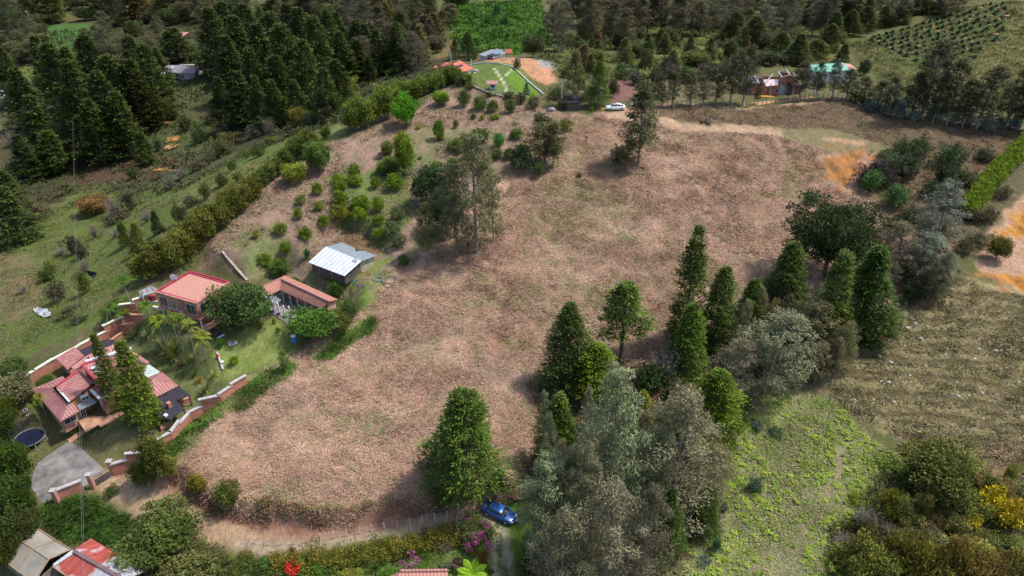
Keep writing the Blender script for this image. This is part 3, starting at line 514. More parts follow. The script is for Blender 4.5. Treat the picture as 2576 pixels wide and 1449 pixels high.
# ---- single trees of the foreground and middle
B1 = (.085, .15, .02); B2 = (.06, .10, .02)
one = [('con',1168,1262,985,185,(.045,.085,.022),'big broad cone-shaped conifer above the bend of the lane'),
 ('con',1432,985,765,125,(.036,.065,.02),'dark pointed conifer at the field edge, left of the open pine'),
 ('con',1500,1010,868,135,(.065,.105,.015),'lighter yellow-green low conifer at the foot of a dark pointed one'),
 ('opn',1560,908,712,115,(.05,.095,.018),'open-crowned conifer with its bare trunk showing below'),
 ('nar',1738,880,570,85,(.045,.08,.022),'tallest and slimmest conifer, rising alone over the field'),
 ('con',1735,950,765,100,(.05,.10,.02),'conifer standing in front of the slim tall one'),
 ('con',1812,880,672,100,(.04,.075,.02),'dark green conifer just right of the slim tall one'),
 ('con',1893,815,702,76,(.035,.07,.016),'short dark conifer between the slim group and the domed tree'),
 ('con',1985,775,610,105,(.035,.065,.018),'dark conifer at the left foot of the domed tree'),
 ('dom',2095,700,507,188,(.028,.052,.018),'wide dome-topped dark conifer with limbs showing beneath'),
 ('nar',2100,890,632,88,(.042,.075,.018),'lopsided thin conifer with yellow-green right side'),
 ('con',2185,872,622,145,(.028,.06,.014),'thick dark conifer at the edge of the terraced pasture'),
 ('con',1795,1170,935,155,(.055,.105,.014),'bright green conifer beside the fern slope'),
 ('nar',1405,1190,992,92,(.05,.09,.02),'ragged narrow conifer with grey dead twigs at the field edge'),
 ('con',1682,1415,1235,85,(.03,.06,.016),'small dark conifer in the shade behind the silver tree'),
 ('con',1775,1350,1225,80,(.028,.055,.015),'very dark conifer with a white rope by its foot'),
 ('con',1612,1140,985,72,(.10,.12,.02),'mustard-green conifer peeping up behind the silver tree'),
 ('euc',1545,1350,985,165,(.20,.235,.155),'tallest silver-green eucalyptus in the middle of the near grove'),
 ('twg',1705,1330,1010,210,(.18,.175,.115),'brown-grey twiggy eucalyptus left of the bright conifer'),
 ('euc',1385,1420,1180,145,(.17,.19,.12),'pale round-headed eucalyptus at the lane side of the grove'),
 ('twg',1540,1545,1250,190,(.18,.175,.125),'tangled pinkish-grey eucalyptus at the near edge of the grove'),
 ('twg',1410,1590,1330,160,(.155,.15,.10),'brown twiggy eucalyptus at the bottom edge by the lane'),
 ('twg',1620,1560,1290,120,(.13,.12,.08),'dull olive eucalyptus at the bottom edge right of the tangled one'),
 ('euc',1470,1480,1230,120,(.11,.115,.07),'shaded grey-green eucalyptus between the pale and tangled ones'),
 ('euc',1635,1300,1100,110,(.19,.22,.16),'blue-grey eucalyptus at the silver tree\'s right shoulder'),
 ('twg',1790,1290,1130,120,(.17,.16,.09),'loose olive eucalyptus reaching over the fern slope'),
 ('euc',1945,1000,785,175,(.165,.185,.125),'large silvery eucalyptus beside the fern slope top'),
 ('euc',2055,905,750,120,(.14,.13,.07),'brownish round eucalyptus behind the large silvery one'),
 ('twg',1850,1010,850,125,(.16,.145,.105),'pinkish-grey sparse eucalyptus left of the large silvery one'),
 ('ded',1668,965,872,85,(.16,.17,.15),'leafless silver-grey shrub behind the ragged conifers'),
 ('shr',1640,990,905,95,(.05,.09,.03),'low green shrub under the leafless silver one'),
 ('shr',1700,1010,940,70,(.09,.11,.05),'low olive shrub right of the leafless silver one'),
 ('twg',2150,730,650,110,(.19,.17,.16),'whitish bare-twigged tree between domed and thick conifers'),
 ('euc',2130,690,622,40,(.20,.25,.23),'little powdery blue sapling poking out near the domed tree'),
 ('twg',2265,705,560,130,(.12,.11,.07),'dull brown-green eucalyptus right of the domed tree'),
 ('euc',2370,640,465,110,(.14,.155,.145),'smoky blue-grey eucalyptus near the long green hedge'),
 ('euc',2345,720,585,110,(.13,.15,.13),'lower blue-green eucalyptus in front of the smoky one'),
 ('air',1605,415,205,90,(.08,.095,.05),'twin-trunked dark eucalyptus alone near the white car'),
 ('air',1578,432,350,45,(.10,.10,.06),'thin leaning sapling beside the twin-trunked eucalyptus'),
 ('shr',1555,412,365,45,(.07,.08,.05),'dark bush at the foot of the twin-trunked eucalyptus'),
 ('air',1372,420,285,85,(.10,.11,.06),'tall thin pale-stemmed eucalyptus at the orchard top'),
 ('air',1392,418,300,55,(.10,.11,.06),'second pale-stemmed eucalyptus just right of the tall thin one'),
 ('air',1442,268,125,50,(.12,.12,.06),'feathery eucalyptus behind the black flat roof'),
 ('con',1507,275,155,54,(.035,.085,.012),'plump bright-edged cypress left of the white car'),
 ('con',1462,225,163,30,(.03,.075,.02),'small dark cypress left of the plump one'),
 ('con',1325,240,205,18,(.10,.17,.17),'small blue spruce on the bright lawn of the knoll'),
 ('bro',1018,320,238,72,(.07,.19,.012),'vivid green round tree at the top of the ridge row'),
 ('bro',1110,265,228,42,(.12,.21,.02),'lime-green small tree at the upper orchard fence'),
 ('bro',875,258,200,60,(.13,.14,.02),'yellow-flowering round tree at the edge of the dark wood'),
 ('bro',752,322,270,42,(.14,.13,.03),'mustard-coloured small tree below the dark wood'),
 ('bro',798,432,355,68,(.07,.12,.03),'leafy tree at the left corner of the orchard'),
 ('bro',743,462,408,58,(.15,.19,.03),'pale yellow-green tree at the left orchard edge'),
 ('euc',1195,640,355,140,(.12,.115,.065),'tall brown-green eucalyptus above the people in the field'),
 ('euc',1145,640,430,95,(.10,.11,.06),'eucalyptus left of the tall brown-green one'),
 ('euc',1240,610,430,60,(.15,.155,.09),'slim grey eucalyptus right of the tall brown-green one'),
 ('air',1080,655,515,62,(.11,.13,.05),'thin olive eucalyptus below the orchard grove'),
 ('bro',1085,520,415,90,(.04,.075,.035),'dark blue-green broad tree at the right side of the orchard'),
 ('bro',1120,590,480,80,(.035,.06,.03),'very dark tree in the middle of the orchard grove'),
 ('bro',603,838,710,145,(.045,.085,.028),'big dense dark-leaved tree between the two tiled houses'),
 ('bro',785,862,770,118,(.055,.12,.02),'round green tree in front of the long tiled house'),
 ('bro',858,842,780,58,(.11,.12,.035),'yellowish bushy tree at the gable of the long house'),
 ('bro',880,812,755,42,(.06,.10,.03),'small green tree behind the long house gable'),
 ('cit',848,752,708,40,(.05,.10,.02),'dark green bush beside the hoses in the shed yard'),
 ('ara',372,1092,860,112,(.075,.115,.018),'tall layered araucaria in front of the red house'),
 ('ara',300,1040,842,70,(.065,.09,.02),'slimmer leaning araucaria behind the tall layered one'),
 ('hed',388,1205,1100,68,(.09,.105,.022),'olive conical bush at the end of the near brick wall'),
 ('hed',352,1225,1160,52,(.08,.10,.022),'low olive bush left of the conical one by the wall'),
 ('hed',430,1195,1145,42,(.10,.11,.022),'small olive bush right of the conical one by the wall'),
 ('hed',500,1245,1192,42,(.14,.12,.022),'orange-tipped bush on top of the lane bank'),
 ('cit',570,1280,1210,66,(.085,.11,.022),'round green bush on top of the lane bank'),
 ('bro',395,1420,1268,190,(.06,.085,.022),'large dark tree between the lane and the rusty roof'),
 ('bro',475,1475,1370,170,(.075,.085,.03),'grey-twigged olive tree below the large dark one'),
 ('shr',283,1250,1215,40,(.06,.09,.02),'dark little bush at the foot of the gate pillar'),
 ('shr',1250,1245,1185,60,(.07,.11,.025),'leafy shrub right of the big conifer by the lane'),
 ('shr',1120,1265,1225,70,(.09,.11,.02),'low yellow-green shrub left of the big conifer'),
 ('bro',2505,655,595,50,(.10,.11,.025),'small umbrella-shaped tree at the orange earth track'),
 ('cit',2187,482,427,52,(.07,.14,.045),'round pale-green bush below the orange cutting'),
 ('cit',2250,520,463,58,(.055,.11,.035),'dense green bush right of the round pale one'),
 ('shr',2040,512,478,36,(.09,.14,.07),'lone blue-green shrub in the dry field'),
 ('shr',1457,446,432,16,(.08,.08,.03),'tiny dark bush alone in the dry field below the person'),
 ('cit',1255,372,335,34,(.05,.15,.03),'bright dark-leaved bush at the right end of the low orchard row'),
 ('tuf',773,655,615,34,(.05,.13,.04),'tall clump of dark green grass at the shed corner'),
 ('hed',708,695,650,46,(.06,.10,.02),'bush behind the ridge of the long tiled house'),
 ('air',720,935,885,26,(.08,.15,.03),'thin young tree at the green field corner'),
 ('cit',590,920,893,26,(.13,.22,.012),'lime-green ball-shaped bush on the lawn'),
 ('cit',557,875,850,18,(.06,.17,.02),'small bright bush near the striped path'),
 ('cit',183,1092,1070,26,(.07,.11,.015),'clipped bush by the terrace steps'),
 ('cit',885,1420,1400,52,(.09,.14,.015),'clipped dome bush under the long hedge'),
 ('frn',1190,1478,1432,72,(.16,.28,.02),'large yellow-green tree fern by the wooden rail'),
 ('ded',1120,1392,1348,55,(.14,.13,.10),'grey leafless shrub under the long hedge end'),
 ('bro',2370,1270,1120,160,(.085,.10,.025),'broad olive thicket tree below the terraced pasture'),
 ('bro',2200,1490,1360,140,(.10,.12,.025),'olive bushy tree at the bottom edge right of the ferns'),
 ('ded',2180,1335,1270,70,(.13,.14,.08),'pale twiggy bush beside the fern slope path'),
 ('ded',2120,1380,1340,60,(.13,.13,.10),'grey thorny bush lower beside the fern slope path')]
for kd, u, v, vt, w, c, lab in one: plant(kd, u, v, vt, w, c, lab)
# ---- orchard
CI = (.10, .16, .012)
cit = [(852,462,440,28),(893,452,412,30),(896,466,440,34),(945,474,445,20),(994,476,436,40),(800,488,460,24),(757,514,490,28,(.12,.16,.05)),(803,528,508,22),(752,550,523,22),(857,514,478,38),(857,556,512,46,(.13,.15,.02)),(910,522,490,42),(907,554,520,40),(953,533,497,30),(954,565,540,30),(957,598,572,36),(816,568,541,28),(771,603,571,30),(707,588,560,30,(.13,.17,.03)),(645,597,578,18,(.14,.17,.04)),(720,638,608,26),(667,664,637,34),(857,478,455,34),(985,425,392,45,(.09,.14,.03))]
cit = [(p[0], p[1] + 2, p[2] - 2, p[3] * 1.18) + tuple(p[4:]) for p in cit]
cluster('cit', cit, 'round citrus bush', 'of the tidy orchard', 'citrus bushes planted in the orchard', CI, rows=4)
orc = [(1018,440,335,50,(.11,.17,.02),'hed'),(975,392,352,34,(.10,.12,.03),'hed'),(970,440,400,40,(.08,.12,.03),'hed'),(1012,365,335,40,(.19,.19,.02),'hed'),(1105,350,300,30,(.07,.12,.02)),(1110,352,335,18,(.11,.18,.015)),(1147,322,300,15,(.12,.18,.015)),(1168,268,225,34),(1207,278,240,36),(1240,285,250,30),(1284,285,250,30),(1191,300,285,14),(1213,302,288,12,(.14,.17,.02)),(1246,300,285,30,(.15,.2,.03)),(1154,378,345,58),(1207,360,322,56),(1052,325,315,12,(.14,.19,.02)),(1057,400,392,12,(.11,.18,.02)),(1180,405,380,40),(1300,350,322,34),(1312,432,360,60,(.05,.08,.035)),(1355,445,408,28,(.06,.10,.04)),(1280,400,370,34),(1250,400,372,34),(1420,330,300,38,(.11,.13,.03)),(1095,420,405,20,(.1,.16,.02)),(1140,420,395,30),(1215,435,400,36,(.10,.13,.03)),(990,600,555,48,(.08,.12,.05)),(1005,625,585,40,(.09,.11,.07)),(1018,668,640,30,(.06,.10,.03)),(1000,560,520,40,(.09,.12,.06))]
cluster('cit', orc, 'green orchard bush', 'of the upper orchard', 'bushes scattered over the upper orchard', (.075,.115,.03), rows=4)
# ---- ridge rows
rid = []
for u, v, vt, w in [(1135,212,168,42),(1110,220,176,44),(1085,230,185,42),(1062,240,192,42),(1040,248,200,44),(1015,258,205,46),(990,272,212,46),(965,300,215,58),(940,310,240,44),(915,322,243,50),(888,330,248,52),(1000,240,200,40),(1070,215,188,30),(1152,206,172,34),(1128,204,170,34),(1175,212,186,28),(1168,200,178,24)]: rid.append((u, v, vt, w))
cluster('hed', rid, 'bushy ridge tree', 'below the orange-roofed house', 'row of trees along the ridge fence', (.085,.12,.022), rows=2)
rid = [(770,395,325,48),(745,405,340,48),(720,425,372,44),(700,440,395,40),(820,350,318,28),(790,375,335,36),(680,455,405,36),(660,470,425,38)]
cluster('hed', rid, 'green ridge tree', 'above the orchard corner', 'row of trees above the orchard corner', (.075,.105,.025), rows=2)
rid = [(640,500,440,48),(615,515,452,50),(590,540,470,54),(565,560,495,56),(540,582,510,60),(515,600,520,62),(490,620,540,66),(465,645,560,70),(440,668,585,72),(410,690,600,72),(380,700,620,66),(355,705,640,52),(600,505,460,40),(570,530,480,44)]
cluster('hed', rid, 'olive orange-tipped tree', 'of the hedge behind the brick house', 'tree hedge behind the two-storey brick house', (.09,.10,.022), rows=2)
# ---- left wood
con = []
for u, v, vt, w in [(30,620,470,110),(100,420,240,120),(200,400,150,120),(270,395,180,120),(340,335,150,130),(310,400,230,100),(380,300,110,110),(60,330,170,100),(150,330,110,110),(235,300,90,110),(440,160,70,110),(20,270,120,80),(560,335,195,78),(540,200,20,110),(600,215,40,120),(660,250,60,120),(720,270,60,130),(640,300,120,100),(700,300,140,90),(770,290,100,100),(580,260,90,110),(690,200,30,110),(800,260,40,110),(830,200,25,90),(860,220,80,90),(760,200,20,110),(900,200,100,80),(950,195,75,70),(1000,185,55,70),(985,170,100,60),(1030,170,90,40),(1055,165,95,36),(1008,150,60,50),(920,160,60,70),(720,320,245,45),(815,330,290,30),(930,210,140,34),(880,215,150,40),(130,440,330,90),(240,420,250,100),(360,420,330,60),(20,540,430,90),(60,460,340,90),(190,330,120,110),(290,330,140,110),(340,260,90,90),(400,240,120,80),(110,250,90,90),(620,170,10,110),(570,160,5,100),(730,150,10,100),(850,150,30,80),(650,330,190,70),(690,330,200,80),(610,320,180,80),(745,318,200,70),(820,300,170,80),(850,280,150,80),(790,230,60,100),(900,160,50,70)]: con.append((u, v, vt, w))
cluster('far', con, 'dark tall conifer', 'of the left wood', 'dark conifers of the left wood', (.027,.043,.015), rows=6, jit=.25)
bk = []
rg2 = random.Random(5)
for i in range(46):
    u = rg2.uniform(0, 1050); v = rg2.uniform(15, 150) + (60 if u < 400 else 0)
    if abs(u - 440) < 75 and v > 60: continue
    if 100 < u < 260 and 50 < v < 160: continue
    if 930 < u < 1100 and v < 80: continue
    k = rg2.choice(['bro', 'bro', 'far', 'twg', 'air', 'hed']); hgt = dict(bro=34, far=80, twg=70, air=70, hed=45)[k]
    bk.append((u, v, v - hgt * rg2.uniform(.8, 1.2), rg2.uniform(45, 75) if k != 'air' else 42, rg2.choice([(.07,.085,.04),(.06,.08,.03),(.09,.09,.05),(.05,.07,.025),(.10,.085,.05)]), k))
cluster('bro', bk, 'hazy green tree', 'of the far left valley', 'mixed trees of the far left valley', rows=4, jit=.2)
def fill(n, box, avoid, kinds, seed, desc, place, group, cols, rows=6, hs=None, vfun=None):
    r = random.Random(seed); out = []; tries = 0
    hs = hs or dict(bro=34, far=85, twg=75, air=85, hed=45, euc=70, shr=24, con=50)
    while len(out) < n and tries < 6000:
        tries += 1; u = r.uniform(box[0], box[2]); v = r.uniform(box[1], box[3])
        if any(x0 < u < x1 and y0 < v < y1 for x0, y0, x1, y1 in avoid): continue
        if any(abs(u - o[0]) < 15 and abs(v - o[1]) < 8 for o in out): continue
        k = r.choice(kinds); s = (.75 + .5 * (v - box[1]) / (box[3] - box[1])) * r.uniform(.8, 1.2); out.append((u, v, v - hs[k] * s, r.uniform(.6, .9) * dict(bro=58, far=66, twg=58, air=52, hed=44, euc=64, shr=46, con=36, ded=50)[k] * s * 1.25, r.choice(cols), k))
    cluster('bro', out, desc, place, group, rows=rows, jit=.2)
FC = [(.055,.065,.03),(.045,.06,.025),(.07,.065,.04),(.04,.055,.02),(.06,.055,.035)]
fill(100, (0, 2, 1090, 66), [(930, 0, 975, 40), (1035, 0, 1090, 24)], ['bro', 'bro', 'far', 'twg', 'hed', 'air'], 3, 'small far-off tree', 'of the topmost left strip', 'far-off trees of the topmost left strip', FC, 10)
fill(34, (0, 60, 420, 190), [(110, 55, 260, 130), (20, 160, 120, 215)], ['bro', 'bro', 'twg', 'hed', 'shr'], 4, 'middling grey-green tree', 'of the upper left corner', 'trees of the upper left corner', [(.075,.085,.045),(.06,.08,.03),(.09,.095,.05)], 5)
fill(40, (1380, 2, 2120, 100), [], ['air', 'twg', 'air', 'euc'], 6, 'tall greyish pine', 'of the high centre wood', 'tall greyish pines of the high centre wood', [(.075,.07,.05),(.06,.065,.04),(.085,.075,.06)], 5)
fill(34, (1390, 90, 1930, 190), [(1520, 180, 1640, 280)], ['shr', 'shr', 'hed', 'con', 'bro'], 8, 'low dark undergrowth bush', 'of the slope behind the car', 'undergrowth bushes behind the car', [(.06,.08,.03),(.05,.065,.03),(.075,.065,.05),(.09,.11,.03)], 5)
fill(26, (1880, 15, 2420, 75), [], ['con', 'con', 'bro', 'euc', 'far'], 9, 'dark hillside tree', 'above the planted rows', 'dark trees above the planted rows', [(.035,.05,.02),(.045,.06,.025),(.06,.06,.035)], 4)
fill(30, (880, 90, 1110, 190), [(1060, 140, 1110, 190)], ['twg', 'air', 'far', 'hed'], 10, 'brownish sparse tree', 'behind the ridge conifers', 'brownish trees behind the ridge conifers', [(.08,.07,.05),(.06,.065,.035),(.09,.08,.055)], 5)
fill(15, (1370, 1150, 1730, 1440), [], ['euc', 'twg', 'euc'], 21, 'grey-green tree', 'of the near grove', 'trees packed inside the near grove', [(.20,.23,.16),(.21,.21,.15),(.16,.19,.11),(.19,.175,.13)], 4, hs=dict(euc=200, twg=190))
fill(24, (1360, 960, 1880, 1150), [(1500, 860, 1640, 960)], ['shr', 'shr', 'ded', 'hed'], 22, 'shady bush', 'behind the near grove', 'undergrowth at the back of the near grove', [(.06,.09,.03),(.09,.10,.05),(.05,.075,.025),(.12,.10,.07)], 4, hs=dict(shr=45, ded=50, hed=60))
fill(26, (1790, 800, 2130, 970), [], ['twg', 'shr', 'euc', 'hed'], 23, 'olive-grey tree', 'left of the domed tree', 'olive-grey trees between the silvery and domed ones', [(.13,.13,.07),(.15,.14,.09),(.09,.10,.05),(.12,.11,.07)], 4, hs=dict(shr=55, twg=110, euc=110, hed=80))
fill(20, (2110, 640, 2400, 760), [(2110, 640, 2150, 900)], ['twg', 'shr', 'euc', 'shr'], 24, 'dull scrubby tree', 'below the smoky eucalyptus', 'scrubby trees right of the thick conifer', [(.11,.11,.06),(.10,.09,.06),(.08,.09,.05),(.12,.12,.09)], 4, hs=dict(shr=50, twg=90, euc=90))
fill(46, (2140, 1190, 2576, 1449), [(2140, 1190, 2200, 1330)], ['shr', 'shr', 'hed', 'ded'], 25, 'weedy olive bush', 'of the lower right thicket', 'weedy bushes among the lower right thicket', [(.14,.15,.045),(.16,.16,.05),(.12,.14,.04),(.18,.15,.05),(.14,.12,.05)], 6, hs=dict(shr=46, hed=55, ded=40))
fill(26, (60, 380, 640, 480), [(400, 330, 450, 440)], ['shr', 'shr', 'ded', 'hed'], 11, 'weedy low bush', 'at the foot of the left wood', 'weedy bushes at the foot of the left wood', [(.08,.10,.03),(.07,.075,.045),(.10,.12,.03)], 4, hs=dict(shr=20, ded=24, hed=30)) if False else None
# bushes in the valley pasture
sh = [(90,560,510,60,(.07,.06,.04)),(240,540,490,80,(.13,.085,.03),'bro'),(250,520,498,60,(.14,.09,.03)),(300,560,520,70,(.08,.08,.05)),(330,530,480,40,(.09,.08,.06)),(400,590,530,28,(.035,.06,.02),'nar'),(310,620,555,30,(.05,.08,.02),'nar'),(345,640,560,46,(.06,.085,.025),'con'),(455,560,510,40,(.06,.08,.03)),(190,640,590,44,(.06,.06,.04)),(210,650,610,34,(.07,.08,.05)),(215,740,680,36,(.07,.10,.02)),(120,710,670,50,(.08,.11,.03)),(150,760,700,50,(.07,.07,.045)),(180,800,760,70,(.07,.075,.03)),(200,820,785,60,(.06,.075,.03)),(130,690,655,30,(.09,.13,.03)),(30,960,900,80,(.045,.07,.02),'bro'),(20,1030,940,100,(.10,.10,.055),'bro'),(560,395,350,55,(.07,.08,.03)),(530,410,385,40,(.08,.08,.05)),(570,365,330,56,(.10,.10,.03)),(440,300,270,26,(.07,.09,.03)),(340,450,415,36,(.06,.08,.03)),(500,430,400,44,(.09,.09,.05)),(480,520,490,40,(.08,.085,.05)),(640,350,318,40,(.09,.09,.07)),(820,270,240,50,(.08,.09,.06)),(790,310,280,50,(.07,.085,.05)),(400,380,350,26,(.04,.08,.03)),(870,190,165,40,(.08,.08,.05)),(505,360,310,40,(.06,.09,.03)),(470,330,290,34,(.07,.09,.03)),(530,310,280,40,(.08,.07,.04)),(620,400,375,34,(.09,.12,.03)),(585,430,400,34,(.10,.12,.03)),(560,470,430,34,(.07,.10,.03)),(520,500,460,30,(.08,.11,.03)),(650,395,360,40,(.08,.11,.03)),(680,365,340,36,(.09,.12,.03)),(600,455,430,26,(.09,.12,.03))]
cluster('shr', sh, 'scrubby bush', 'of the left valley slope', 'scrub on the left valley slope', rows=5, jit=.2)
dd = [(680,340,300,34),(650,330,300,30),(430,478,440,36),(460,450,420,34),(290,545,500,44),(345,610,575,40),(215,690,650,34),(155,645,620,34),(370,560,530,34),(290,600,575,34),(240,600,565,30),(700,315,290,28),(30,370,330,40),(320,310,270,24),(60,740,715,30)]
cluster('ded', dd, 'grey leafless bush', 'of the left valley', 'leafless bushes of the left valley', (.14,.13,.10), rows=2, jit=.2)
# ---- near left edge
le = [(25,1230,1120,80,(.055,.10,.015)),(38,1175,1112,52,(.06,.11,.015)),(4,1130,1040,56,(.05,.09,.018)),(20,1320,1210,90,(.045,.085,.015)),(60,1300,1230,50,(.05,.09,.015)),(35,1400,1290,90,(.05,.07,.02)),(80,1340,1280,60,(.06,.08,.03)),(10,1440,1350,60,(.07,.09,.02)),(35,1060,1000,40,(.08,.12,.015)),(10,1010,950,50,(.06,.09,.02)),(115,970,945,40,(.05,.09,.02)),(70,1240,1195,30,(.06,.11,.02))]
le = [p[:4] + (tuple(x * .78 for x in p[4]),) for p in le]
cluster('bro', le, 'dark leafy tree', 'of the near left border', 'trees of the near left border', rows=2)
# ---- top woods, centre and right
tw_ = [(1145,150,100,28,CCON,'con'),(1177,155,80,46,CCON,'con'),(1085,130,40,30,None,'air'),(1125,60,10,60,None,'air'),(1150,30,-40,70,(.08,.10,.03),'bro'),(1085,70,-20,40,None,'air'),(1050,90,-10,40,None,'air'),(960,110,10,50,None,'air'),(920,100,0,50,None,'twg'),(880,110,0,50,None,'twg'),(1010,110,20,50,None,'air'),(1340,145,90,50,(.05,.065,.03),'bro'),
 (1415,130,10,60,None,'euc'),(1400,95,-20,60,None,'euc'),(1490,120,-10,60,None,'air'),(1460,150,90,40,(.05,.075,.03)),(1488,147,85,24,(.03,.045,.02),'con'),(1540,110,0,56,None,'air'),(1600,100,-10,60,None,'air'),(1570,125,20,50,None,'air'),(1660,90,-30,60,None,'air'),(1640,60,-60,60,None,'air'),(1700,95,-20,60,None,'air'),(1740,60,-50,60,None,'air'),(1800,80,-10,60,None,'euc'),(1760,90,0,50,None,'air'),
 (1630,172,85,38,CCON,'con'),(1698,118,86,28,CCON,'con'),(1732,152,92,32,CCON,'con'),(1783,152,95,34,CCON,'con'),(1850,110,30,70,CCON,'con'),(1900,125,40,80,CCON,'con'),(1930,110,20,70,None,'euc'),(1965,150,80,70,CCON,'con'),(2010,170,85,70,CCON,'con'),(2050,150,100,70,CCON,'con'),(2100,110,30,60,CCON,'con'),(2140,95,25,60,CCON,'con'),(2180,80,15,60,CCON,'con'),(2220,70,15,50,CCON,'con'),(2260,60,10,50,CCON,'con'),(2120,185,110,50,CCON,'con'),(2090,130,60,60,CCON,'con'),(2000,60,-10,70,(.07,.09,.03),'euc'),(2060,40,-20,60,(.07,.09,.03),'euc'),(2170,40,-20,60,(.06,.08,.03),'bro'),(2320,30,-10,50,(.05,.07,.025),'bro'),(2390,10,-30,50,(.05,.07,.025),'bro'),(1870,60,-20,60,None,'euc'),(1500,60,-40,50,None,'air'),(1440,60,-50,50,None,'air'),(1560,50,-50,50,None,'air'),(1950,40,-30,60,None,'euc'),(1820,30,-50,60,None,'air'),(1250,40,10,30,(.04,.12,.03),'shr'),(1230,60,35,30,(.04,.12,.03),'shr'),(1270,65,40,30,(.04,.13,.03),'shr')]
cluster('air', tw_, 'far slender tree', 'of the top wood', 'trees of the wood at the top', (.085,.08,.055), rows=5, jit=.2)
mid = [(1570,200,170,50,(.04,.06,.02)),(1600,215,175,50,(.06,.07,.05)),(1560,180,160,30,(.05,.1,.03)),(1650,215,165,56,(.045,.06,.03)),(1690,200,160,60,(.07,.06,.05)),(1720,210,170,50,(.05,.08,.03)),(1680,175,140,50,(.075,.06,.06)),(1750,210,180,40,(.06,.08,.03)),(1790,200,160,50,(.06,.07,.04)),(1770,170,140,40,(.06,.07,.04)),(1820,200,150,50,(.07,.075,.05)),(1860,190,140,60,(.06,.07,.04)),(1540,245,195,40,(.075,.08,.04)),(1490,250,215,36,(.06,.075,.03)),(1400,250,215,50,(.06,.08,.03)),(1300,175,147,22,(.05,.08,.025)),(1420,195,170,30,(.05,.09,.03)),(2030,200,170,50,(.06,.065,.04)),(2060,225,195,40,(.07,.07,.04)),(1960,165,130,60,(.06,.07,.045)),(2170,190,150,40,(.03,.05,.02)),(1470,255,230,34,(.07,.09,.03)),(1420,275,240,40,(.08,.09,.04)),(1340,275,240,34,(.09,.09,.05)),(1310,262,230,30,(.08,.08,.05)),(1280,248,228,30,(.07,.07,.04)),(1230,245,230,24,(.08,.09,.04)),(1160,215,190,34,(.06,.08,.03)),(1180,225,205,30,(.08,.09,.03))]
cluster('shr', mid, 'dark rounded scrub bush', 'behind the white car and knoll', 'scrub behind the white car and the knoll', rows=4, jit=.2)
# fence-line eucalyptus, top right
fe = [(1664,268,205,34),(1690,268,180,34),(1735,268,178,44),(1768,268,190,36),(1800,266,185,36),(1835,265,120,58),(1868,262,108,58),(1902,262,205,22),(1980,250,205,20),(2010,248,150,50),(2052,246,150,34),(2092,246,150,36),(2128,250,170,46),(2170,262,190,50),(2205,275,200,56),(2240,290,190,50),(2315,300,95,95),(2290,298,180,60),(2345,312,180,50),(2380,315,150,80),(2455,325,165,90),(2420,320,200,60),(2525,325,155,80),(2560,330,190,60),(2600,335,150,80),(1640,262,215,30)]
cluster('air', fe, 'thin-stemmed eucalyptus', 'of the top right fence line', 'eucalyptus along the top right fence', (.075,.08,.05), rows=3, jit=.15)
bl = [(2190,282,252,46),(2225,290,255,46),(2260,300,255,50),(2300,305,270,44),(2340,300,262,50),(2365,300,255,50),(2400,312,270,46),(2435,318,285,44),(2480,325,285,44),(2510,322,290,40),(2545,325,290,44),(2275,268,240,44),(2415,285,250,50),(2330,275,245,44)]
cluster('shr', bl, 'powdery blue-grey shrub', 'behind the top right fence', 'blue-grey shrubs behind the top right fence', (.12,.155,.15), rows=2)
# scrub patch right of the cutting
pu = [(2175,465,410,56,(.07,.05,.06)),(2205,450,400,60,(.065,.05,.06)),(2230,470,415,56,(.06,.055,.05)),(2250,440,385,60,(.05,.075,.04)),(2280,450,390,60,(.06,.07,.04)),(2225,400,372,50,(.06,.085,.035)),(2300,420,370,50,(.05,.07,.035)),(2265,385,345,46,(.05,.085,.03)),(2310,390,340,56,(.05,.08,.03)),(2395,420,355,80,(.04,.075,.03)),(2370,460,405,60,(.035,.05,.025)),(2420,470,425,60,(.055,.075,.035)),(2340,500,450,60,(.06,.08,.04)),(2470,405,370,50,(.05,.065,.035)),(2290,560,510,60,(.07,.08,.045)),(2250,590,540,56,(.065,.075,.04)),(2440,560,520,60,(.07,.075,.04)),(2460,620,580,60,(.08,.075,.04)),(2420,640,600,50,(.075,.075,.04)),(2320,650,600,50,(.09,.08,.05)),(2220,720,670,60,(.06,.07,.04)),(2290,760,700,50,(.05,.07,.035)),(2360,735,690,44,(.04,.065,.03)),(2480,560,520,50,(.08,.07,.04)),(2520,500,465,44,(.08,.075,.045)),(2390,530,490,50,(.06,.07,.045)),(2330,590,545,50,(.08,.08,.05))]
cluster('shr', pu, 'dark scrub bush', 'of the thicket right of the cutting', 'thicket right of the orange cutting', rows=4)
